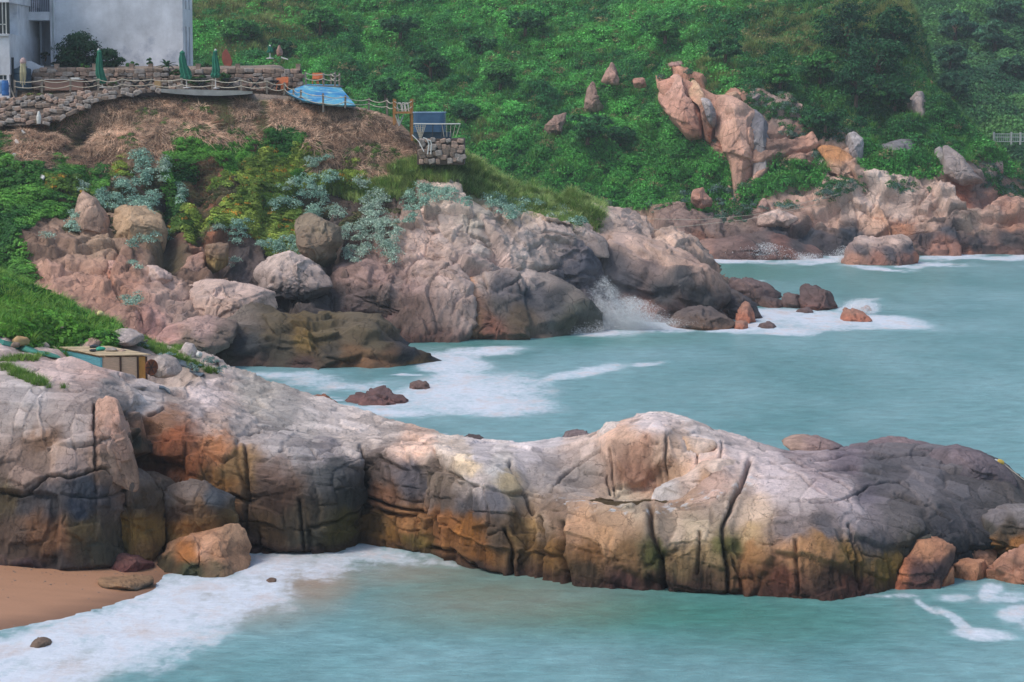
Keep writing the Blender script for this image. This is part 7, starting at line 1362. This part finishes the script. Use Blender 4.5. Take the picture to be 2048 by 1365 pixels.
# ================================================================== HUT AND GEAR ON THE NEAR ROCK
M['ply'] = plain('bleached_plywood', (204, 178, 150), .9, .18, 5, bmp=.005, stretch=(1, 1, 6))
M['roofply'] = plain('roof_boards', (190, 168, 134), .9, .25, 4, bmp=.005)
M['tealwood'] = plain('teal_painted_boards', (92, 160, 172), .8, .22, 4, bmp=.01, stretch=(1, 1, 5))
M['yelwood'] = plain('yellow_panel', (196, 146, 74), .8, .2, 4, bmp=.01)
M['rust'] = plain('rusty_iron', (120, 74, 50), .85, .45, 9, bmp=.02)
M['rustd'] = plain('dark_frame', (70, 54, 46), .85, .3, 9, bmp=.01)
M['netg'] = plain('teal_net', (60, 132, 116), .8, .3, 12, bmp=.02)
M['emer'] = plain('emerald_cloth', (50, 164, 134), .7, .2, 8, bmp=.02)
M['yel'] = plain('yellow_float', (206, 176, 80), .5, .15, 8, bmp=0)
M['cyan'] = plain('cyan_ring', (60, 140, 150), .5, .1, 8, bmp=0)
M['wetconc'] = plain('dark_wet_concrete', (84, 96, 106), .5, .25, 3, bmp=.01)
M['leafy'] = plain('pale_petal', (216, 204, 140), .7, .2, 9, bmp=0)
A_ = Vector(P(203, 712, 84.4)); B_ = Vector(P(293, 711, 84.7)); D_ = Vector(P(121, 694, 87.3)); A_.z = B_.z = D_.z = A_.z; C_ = D_ + (B_ - A_)
zr = A_.z; zf = P(280, 753, 84.5)[2] - .25; up = Vector((0, 0, 1))
ht = thing('wooden_shack', 'low plywood shack with teal boarded side and flat roof on the near rock', 'shack', (A_.x, A_.y, zf))
ab = (B_ - A_); ad_ = (D_ - A_); nb_ = 5
def panel(p, q, z0, z1, th, mt, nm, par=ht):
    d = (q - p).normalized(); nrm_ = Vector((d.y, -d.x, 0)) * th
    return MB().poly([Vector((p.x, p.y, z0)), Vector((q.x, q.y, z0)), Vector((q.x, q.y, z1)), Vector((p.x, p.y, z1))], nrm_).build(nm, M[mt], par)
panel(A_ + ab * .02, A_ + ab * .42, zf, zr - .06, .03, 'ply', 'front_panel'); panel(A_ + ab * .43, A_ + ab * .80, zf, zr - .06, .03, 'ply', 'front_panel'); panel(A_ + ab * .815, B_, zf, zr - .06, .045, 'yelwood', 'yellow_panel', ht)
for k in range(5): z0 = zr - .07 - (k + 1) * .15; panel(D_, A_, z0, z0 + .142, .025 + .006 * (k % 2), 'tealwood', 'board')
panel(B_, C_, zf, zr - .06, .03, 'ply', 'side_panel'); panel(C_, D_, zf, zr - .06, .03, 'ply', 'back_panel')
for t in (0, .425, .808, 1): q = A_ + ab * t; MB().box(q.x - .035, q.x + .035, q.y - .075, q.y - .035, zf, zr - .055).build('corner_post', M['rustd' if t else 'tealwood'], ht)
for k in range(nb_):
    f0, f1 = k / nb_, (k + 1) / nb_ - .012; ov = ab.normalized() * .1
    pts = [A_ + ad_ * f0 - ov - ad_ * .03, A_ + ab + ad_ * f0 + ov - ad_ * .03, A_ + ab + ad_ * f1 + ov - ad_ * .03, A_ + ad_ * f1 - ov - ad_ * .03]
    MB().poly([p + up * (.006 * (k % 3)) for p in pts], (0, 0, .03)).build('roof_board', M['roofply'], ht)
dsk = thing('rusty_wheel', 'rusty round iron wheel leaning on the right end of the shack', 'wheel', P(303, 752, 84.2)); c = Vector(P(303, 735, 84.3)); mb = MB(); R_ = .27
ring = [c + Vector((math.cos(a) * R_ * .72, math.cos(a) * R_ * .5, math.sin(a) * R_)) for a in np.linspace(0, 2 * math.pi, 25)]; mb.tube(ring, .03, 6); mb.build('rim', M['rust'], dsk)
MB().poly([c + Vector((math.cos(a) * R_ * .7, math.cos(a) * R_ * .49, math.sin(a) * R_ * .96)) for a in np.linspace(0, 2 * math.pi, 24, endpoint=False)], (.02, .03, 0)).build('disc', M['rust'], dsk)
for a in (0, 1.05, 2.1): MB().beam(c + Vector((math.cos(a) * R_ * .7, math.cos(a) * R_ * .49 - .03, math.sin(a) * R_)), c - Vector((math.cos(a) * R_ * .7, math.cos(a) * R_ * .49 + .03, math.sin(a) * R_)), .03).build('spoke', M['rustd'], dsk)
def lump(label, px, py, Y, r, mt, seed, nm, cat, fl=.5, group=None):
    g = np.random.RandomState(seed); c = np.array(P(px, py, Y)); n1, n2 = 14, 9; V = []
    for i in range(n2):
        ph = math.pi * i / (n2 - 1)
        for k in range(n1): a = 2 * math.pi * k / n1; rr = r * (1 + .25 * math.sin(3 * a + seed) * math.sin(ph) + .1 * g.normal()); V.append(c + np.array([rr * math.sin(ph) * math.cos(a), rr * math.sin(ph) * math.sin(a), rr * fl * math.cos(ph)]))
    o = MB().add(V, [(i * n1 + k, (i + 1) * n1 + k, (i + 1) * n1 + (k + 1) % n1, i * n1 + (k + 1) % n1) for i in range(n2 - 1) for k in range(n1)]).build(nm, M[mt], None, smooth=True)
    return tag(o, label, cat, group)
lump('crumpled emerald green cloth on the shack roof', 200, 698.5, 85.8, .17, 'emer', 1, 'green_cloth', 'cloth'); lump('dark coil of rope on the shack roof behind the green cloth', 189, 693, 86.3, .2, 'dark', 2, 'rope_coil', 'rope', .3)
lump('dark flat bag on the shack roof in front of the green cloth', 186, 701, 85.4, .13, 'dark', 3, 'dark_bag', 'bag', .35); lump('pale flat stone weighing down the right half of the shack roof', 224, 700, 85.6, .2, 'stone3', 4, 'roof_stone', 'stone', .4, 'stones on the shack roof'); lump('narrow grey stone at the back of the shack roof', 243, 702, 85.7, .16, 'stone', 5, 'roof_stone', 'stone', .3, 'stones on the shack roof')
lump('round white float lying on the rock at the inlet rim', 398, 710, surfF(398, 716)[1] - .1, .115, 'white', 6, 'white_float', 'float', 1.0)
for i, (a_, b_, r_, lb) in enumerate([(40, 683, .3, 'yellowish stone on the teal net at the left edge'), (30, 690, .16, 'small stone under the yellowish one on the teal net'), (88, 692, .2, 'round grey stone left of the shack roof'), (105, 700, .22, 'pale stone touching the left corner of the shack')]): lump(lb, a_, b_, (surfF(a_, b_ + 4)[1] if surfF(a_, b_ + 4) is not None else 88) - .15, r_, ('crate', 'stone2', 'stone3', 'stone')[i], 7 + i, 'loose_stone', 'stone', .6, 'loose stones near the shack')
def ribbon(label, pts, wpx, fn, mt, nm, cat, lift=.04, th=.06, kind=None):
    mb = MB(); V = []
    for (x, y) in pts:
        for dy in (-wpx / 2, wpx / 2):
            p = fn(x, y + dy, 9); p = np.array(p) if p is not None else np.array(P(x, y + dy, 90)); V.append(p + np.array([0, -.05, lift]))
    n_ = len(pts); V2 = V + [v - np.array([0, 0, th]) for v in V]; o = 2 * n_
    Fc = [(2 * i, 2 * i + 1, 2 * i + 3, 2 * i + 2) for i in range(n_ - 1)] + [(2 * i + 1 + o, 2 * i + o, 2 * i + 2 + o, 2 * i + 3 + o) for i in range(n_ - 1)] + [(2 * i + 1, 2 * i + 1 + o, 2 * i + 3 + o, 2 * i + 3) for i in range(n_ - 1)]
    ob = mb.add(V2, Fc).build(nm, M[mt]); return tag(ob, label, cat, kind=kind)
ribbon('dark wet concrete drainage channel curving down behind the shack', [(284, 676), (300, 681), (318, 686), (335, 696), (350, 706), (368, 715), (386, 721)], 9, surfF, 'wetconc', 'drain_channel', 'channel')
ribbon('short dark concrete step below the drainage channel', [(372, 733), (385, 735), (400, 740)], 6, surfF, 'wetconc', 'drain_step', 'channel')
ribbon('teal fishing net spread on the rock at the left edge', [(-20, 668), (15, 676), (50, 686), (85, 694), (118, 702)], 8, surfF, 'netg', 'fishing_net', 'net')
ribbon('dark blue scrap of sheet on the rock right below the shack', [(232 + 95, 765), (338, 770), (348, 776)], 7, surfF, 'wetconc', 'dark_sheet', 'sheet')
tag(MB().beam(np.array(P(78, 655, 89.5)), np.array(P(127, 655, 89)), .05).build('grey_pole', M['post']), 'weathered pole lying across the creepers left of the shack', 'pole')
lump('pale yellow flower head above the creepers', 200, 628, 93.5, .13, 'leafy', 20, 'flower_head', 'flower', .9); 
gp = 'pale rock slabs around the shack'
orock('boulder', 'pale slab behind the shack roof, left of the drainage channel', [(215, 668), (225, 660), (250, 662), (285, 672), (290, 684), (262, 690), (225, 684)], 90.5, 1.2, None, 'rock_near', 151, tilt=1.2, amp=.4, group=gp, cat='rock slab', ctrl=[(230, 670, (186, 170, 164)), (270, 680, (180, 164, 156))])
orock('boulder', 'pinkish low rock touching the back of the shack roof', [(135, 692), (150, 676), (185, 671), (215, 682), (225, 696), (180, 700)], 89.5, 1.2, None, 'rock_near', 152, tilt=1.2, amp=.4, group=gp, cat='rock slab', ctrl=[(160, 682, (190, 160, 146)), (200, 688, (186, 152, 134))])
orock('boulder', 'grey rounded rock right of the rusty wheel', [(296, 752), (300, 722), (318, 713), (345, 722), (366, 742), (352, 752)], 86.0, 1.3, None, 'rock_near', 153, tilt=1.1, amp=.35, group=gp, cat='rock slab', ctrl=[(315, 725, (176, 162, 154)), (345, 740, (168, 152, 144)), (310, 745, (160, 146, 132))])
orock('boulder', 'small pale rock between the channel and the white float', [(361, 700), (368, 687), (385, 690), (394, 706), (388, 716), (370, 712)], 91, .6, None, 'rock_near', 154, tilt=.8, amp=.35, group=gp, cat='rock slab', ctrl=[(375, 695, (190, 174, 166))])
orock('boulder', 'long pale swelling of rock in front of the shack', [(100, 784), (115, 764), (165, 754), (215, 758), (270, 768), (312, 780), (300, 790), (200, 794)], 81.5, 2.0, None, 'rock_near', 155, tilt=1.3, amp=.22, group=gp, cat='rock slab', ctrl=[(140, 760, (204, 184, 174)), (220, 765, (206, 186, 178)), (280, 780, (186, 170, 164)), (160, 780, (196, 176, 168))])
orock('boulder', 'pale pink whaleback rock left of the shack', [(-20, 735), (20, 718), (60, 702), (95, 708), (135, 728), (160, 744), (110, 762), (30, 760)], 84.5, 2.0, None, 'rock_near', 156, tilt=1.3, amp=.22, group=gp, cat='rock slab', ctrl=[(30, 725, (206, 182, 172)), (90, 715, (206, 180, 168)), (130, 730, (200, 164, 146)), (60, 745, (196, 168, 156))])
pb = []
g = np.random.RandomState(77); mb = MB()
for k in range(150):
    px_ = g.rand() * 330 - 10; py_ = 1158 + abs(g.normal()) * 26 - px_ * .04; p = WT(px_, py_, .0); j_ = int(np.clip((p[0] + 26) / 28 * 159, 0, 159)); i_ = int(np.clip((p[1] - 56) / 23 * 129, 0, 129)); zz_ = BZ[i_, j_]
    if zz_ < .01: continue
    r = .012 + .03 * g.rand() ** 3; V = [(p[0] + r * dx * (1 + .4 * g.rand()), p[1] + r * dy * (1 + .4 * g.rand()), zz_ + r * dz * .6) for dx, dy, dz in ((1, 0, 0), (0, 1, 0), (-1, 0, 0), (0, -1, 0), (0, 0, 1), (0, 0, -1))]
    mb.add(V, [(0, 1, 4), (1, 2, 4), (2, 3, 4), (3, 0, 4), (1, 0, 5), (2, 1, 5), (3, 2, 5), (0, 3, 5)])
tag(mb.build('pebbles', M['stone2']), 'small pebbles and shell bits scattered over the sand', 'pebbles', kind='stuff')
# red dock stems
rd = thing('dock_plant', 'dry reddish dock stems in the grass of the near rock', 'plant', P(75, 758, 82)); M['red'] = plain('red_stem', (140, 84, 74), .9, .2, 8, bmp=0)
for x in (58, 74, 79, 94): MB().tube([P(x, 756, 82), P(x + 1, 748, 82), P(x - 1, 741, 82)], [.015, .02, .01], 4).build('stem', M['red'], rd)
# float with ring at the far end of the ridge
fl_ = surfF(1990, 924); fY = (fl_[1] if fl_ is not None else 81) - .2
by_ = thing('yellow_buoy', 'yellow float tied at the far end of the near headland', 'buoy', P(2000, 927, fY)); a = Vector(P(1994, 922, fY)); b2 = Vector(P(2008, 928, fY)); MB().tube([a, a.lerp(b2, .15), a.lerp(b2, .5), a.lerp(b2, .85), b2], [.03, .09, .11, .09, .03], 10).build('float_body', M['yel'], by_); MB().tube([a, a + (a - b2) * .3], [.05, .04], 8).build('cap', M['white'], by_)
c = Vector(P(1980, 920, fY)); tag(MB().tube([c + Vector((math.cos(t) * .1, math.sin(t) * .08, .02)) for t in np.linspace(0, 6.283, 17)], .02, 6).build('rope_ring', M['cyan']), 'small cyan rope ring beside the yellow float', 'rope ring')
tag(MB().tube(sagrope(P(2009, 929, fY), P(2130, 1010, 79), .1), .012, 4).build('mooring_rope', M['rope']), 'thin white rope running from the yellow float past the right edge', 'rope')
for (L, lb) in (([(1283, 438, 227), (1400, 440, 226), (1508, 430, 226), (1600, 408, 228), (1678, 388, 229)], 'upper thin rope strung across the rocks of the far shore'), ([(1278, 463, 224), (1380, 452, 225), (1490, 440, 225), (1640, 408, 228)], 'lower thin rope strung across the rocks of the far shore')):
    tag(MB().tube([Vector(P(a_, b_, c_ - 3.5)) for a_, b_, c_ in L], .015, 4).build('shore_rope', M['rope']), lb, 'rope', 'ropes on the far shore')
# far railing
fr_ = thing('white_railing', 'white concrete railing of a path on the farther hill at the right edge', 'railing', P(2020, 286, 286))
for p_ in (1988, 2023, 2041, 2062, 2080): MB().box(P(p_ - 1.6, 275, 286)[0], P(p_ + 1.6, 275, 286)[0], 286, 286.2, P(0, 290, 286)[2], P(0, 264.5, 286)[2]).build('railing_post', M['white'], fr_)
for y_ in (267.5, 274, 283): MB().box(P(1988, 275, 286)[0], P(2090, 275, 286)[0], 286.05, 286.15, P(0, y_ + 1.3, 286)[2], P(0, y_, 286)[2]).build('rail', M['white'], fr_)
for p_ in np.arange(1992, 2088, 4): MB().box(P(p_ - .5, 275, 286)[0], P(p_ + .5, 275, 286)[0], 286.07, 286.13, P(0, 283, 286)[2], P(0, 268, 286)[2]).build('baluster', M['pipe'], fr_)
orock('stone_cairn', 'orange topped pale stone marker on the shoulder between the hills', [(1850, 188), (1851, 172), (1848, 164), (1858, 160), (1868, 164), (1864, 174), (1862, 190)], 253, .8, [(190, 176, 170), (200, 180, 170), (200, 130, 100)], 'rock_far', 160, cat='stone marker', amp=.5, tilt=0)

# ================================================================== SPRAY AND HAZE
def spray(nm, label, px, py, Y, rx, ry, rz, dens, seed, sc=1.0):
    dens = dens * 2
    c = P(px, py, Y); n1, n2 = 24, 16; V = []
    for i in range(n2 + 1):
        ph = math.pi * i / n2
        for k in range(n1): a = 2 * math.pi * k / n1; V.append((c[0] + rx * math.sin(ph) * math.cos(a), c[1] + ry * math.sin(ph) * math.sin(a), c[2] + rz * math.cos(ph)))
    o = MB().add(V, [(i * n1 + k, (i + 1) * n1 + k, (i + 1) * n1 + (k + 1) % n1, i * n1 + (k + 1) % n1) for i in range(n2) for k in range(n1)])
    m, n, l, b = mat(nm); n.remove(b); pv = n.new('ShaderNodeVolumePrincipled'); pv.inputs['Color'].default_value = (.95, .96, 1, 1)
    tc = n.new('ShaderNodeTexCoord'); mp = n.new('ShaderNodeMapping'); mp.inputs['Location'].default_value = (-1, -1, -1); mp.inputs['Scale'].default_value = (2, 2, 2); l.new(tc.outputs['Generated'], mp.inputs[0])
    ln = n.new('ShaderNodeVectorMath'); ln.operation = 'LENGTH'; l.new(mp.outputs[0], ln.inputs[0])
    fall = ramp(n, l, ln.outputs['Value'], [(.15, 1), (.95, 0)]); nz = noise(n, l, .9 * sc, 6, .65, stretch=(1.4, 1.4, .6)); nr2 = ramp(n, l, nz, [(.38, 0), (.7, 1)])
    sep = n.new('ShaderNodeSeparateXYZ'); l.new(tc.outputs['Generated'], sep.inputs[0]); low_ = ramp(n, l, sep.outputs[2], [(.1, 1), (.55, .5), (.9, .1)])
    a1 = n.new('ShaderNodeMath'); a1.operation = 'MULTIPLY'; l.new(fall, a1.inputs[0]); l.new(nr2, a1.inputs[1]); a3 = n.new('ShaderNodeMath'); a3.operation = 'MULTIPLY'; l.new(a1.outputs[0], a3.inputs[0]); l.new(low_, a3.inputs[1])
    a2 = n.new('ShaderNodeMath'); a2.operation = 'MULTIPLY'; l.new(a3.outputs[0], a2.inputs[0]); a2.inputs[1].default_value = dens; l.new(a2.outputs[0], pv.inputs['Density']); l.new(pv.outputs[0], n['Material Output'].inputs['Volume'])
    M[nm] = m; ob = o.build(nm, m); return tag(ob, label, 'spray', kind='stuff')
M['drop'] = plain('white_water', (236, 240, 244), .6, .03, 3, bmp=0)
def droplets(nm, label, jets, n_, size, seed):
    """jets: (px, py, Y, spread x m, spread y m, height m, lean) - a burst thrown up from the water"""
    g = np.random.RandomState(seed); P_ = []
    for (px, py, Y, wx_, wy_, h_, ln, frac) in jets:
        k = int(n_ * frac); c = np.array(P(px, py, Y)); c[2] = 0; t = g.rand(k) ** 1.9; r = g.normal(size=(k, 2)) * (.30 + .55 * t[:, None])
        th_ = g.rand(k) * 6.28; w = np.sin(3 * th_) * .2
        q = np.stack([c[0] + r[:, 0] * wx_ + ln * t * h_ + w * t, c[1] + r[:, 1] * wy_, t * h_ * (1 - .25 * np.abs(r[:, 0]).clip(0, 3)) + .02], 1)
        nz_ = fbm(q / .8 + seed, 4); q = q[nz_ > -.05 - .5 * (1 - t)]; P_.append(q)
    q = np.concatenate(P_); k = len(q); s_ = size * (.4 + 1.0 * g.rand(k, 1, 1) ** 2)
    T = g.normal(size=(k, 3, 3)) * .6; V = q[:, None, :] + T * s_
    Fc = np.arange(k * 3).reshape(-1, 3)
    o = link(nm, mesh_from(nm, V.reshape(-1, 3), Fc), M['drop']); return tag(o, label, 'spray', kind='stuff')
droplets('sea_spray', 'white spray of the wave bursting between the two lobes of the middle headland', [(1262, 640, 151.5, 1.3, 1.2, 2.3, .0, .5), (1235, 640, 151.8, .8, .8, 3.6, -.25, .22), (1215, 640, 151.5, .7, .7, 2.4, -.3, .14), (1300, 645, 151.5, 1.6, .9, 1.0, .1, .14)], 190000, .026, 1)
droplets('surf_spray', 'low spray along the foot of the front lobe of the middle headland', [(1075, 650, 149.5, 1.6, .8, .9, 0, .4), (1140, 660, 149, 1.6, .8, .6, 0, .3), (1190, 655, 150, 1.0, .8, .9, 0, .3)], 26000, .024, 2)
droplets('far_spray', 'white puffs of spray against the low reef and the islet of the far shore', [(1530, 516, 219.5, 1.6, 1.2, 1.7, 0, .5), (1690, 520, 215, 1.0, 1.2, 1.6, 0, .25), (1600, 518, 219.5, 2.0, 1.2, .7, 0, .25)], 30000, .04, 3)
droplets('rock_spray', 'low spray behind the orange wedge rock in the surf', [(1722, 622, 163, 1.0, 1.0, 1.1, 0, 1)], 15000, .028, 5)
spray('sea_mist', 'thin mist of spray drifting up the dark rock beside the burst', 1225, 575, 152.0, 2.6, 2.0, 3.2, .12, 2)
hz = MB().box(-150, 150, -12, 470, -5.5, 92).build('haze', None); tag(hz, 'thin blue sea haze in the air', 'haze', kind='stuff')
m, n, l, b = mat('haze_air'); n.remove(b); pv = n.new('ShaderNodeVolumePrincipled'); pv.inputs['Color'].default_value = (.80, .91, 1, 1); pv.inputs['Density'].default_value = .0003; l.new(pv.outputs[0], n['Material Output'].inputs['Volume']); hz.data.materials.append(m)
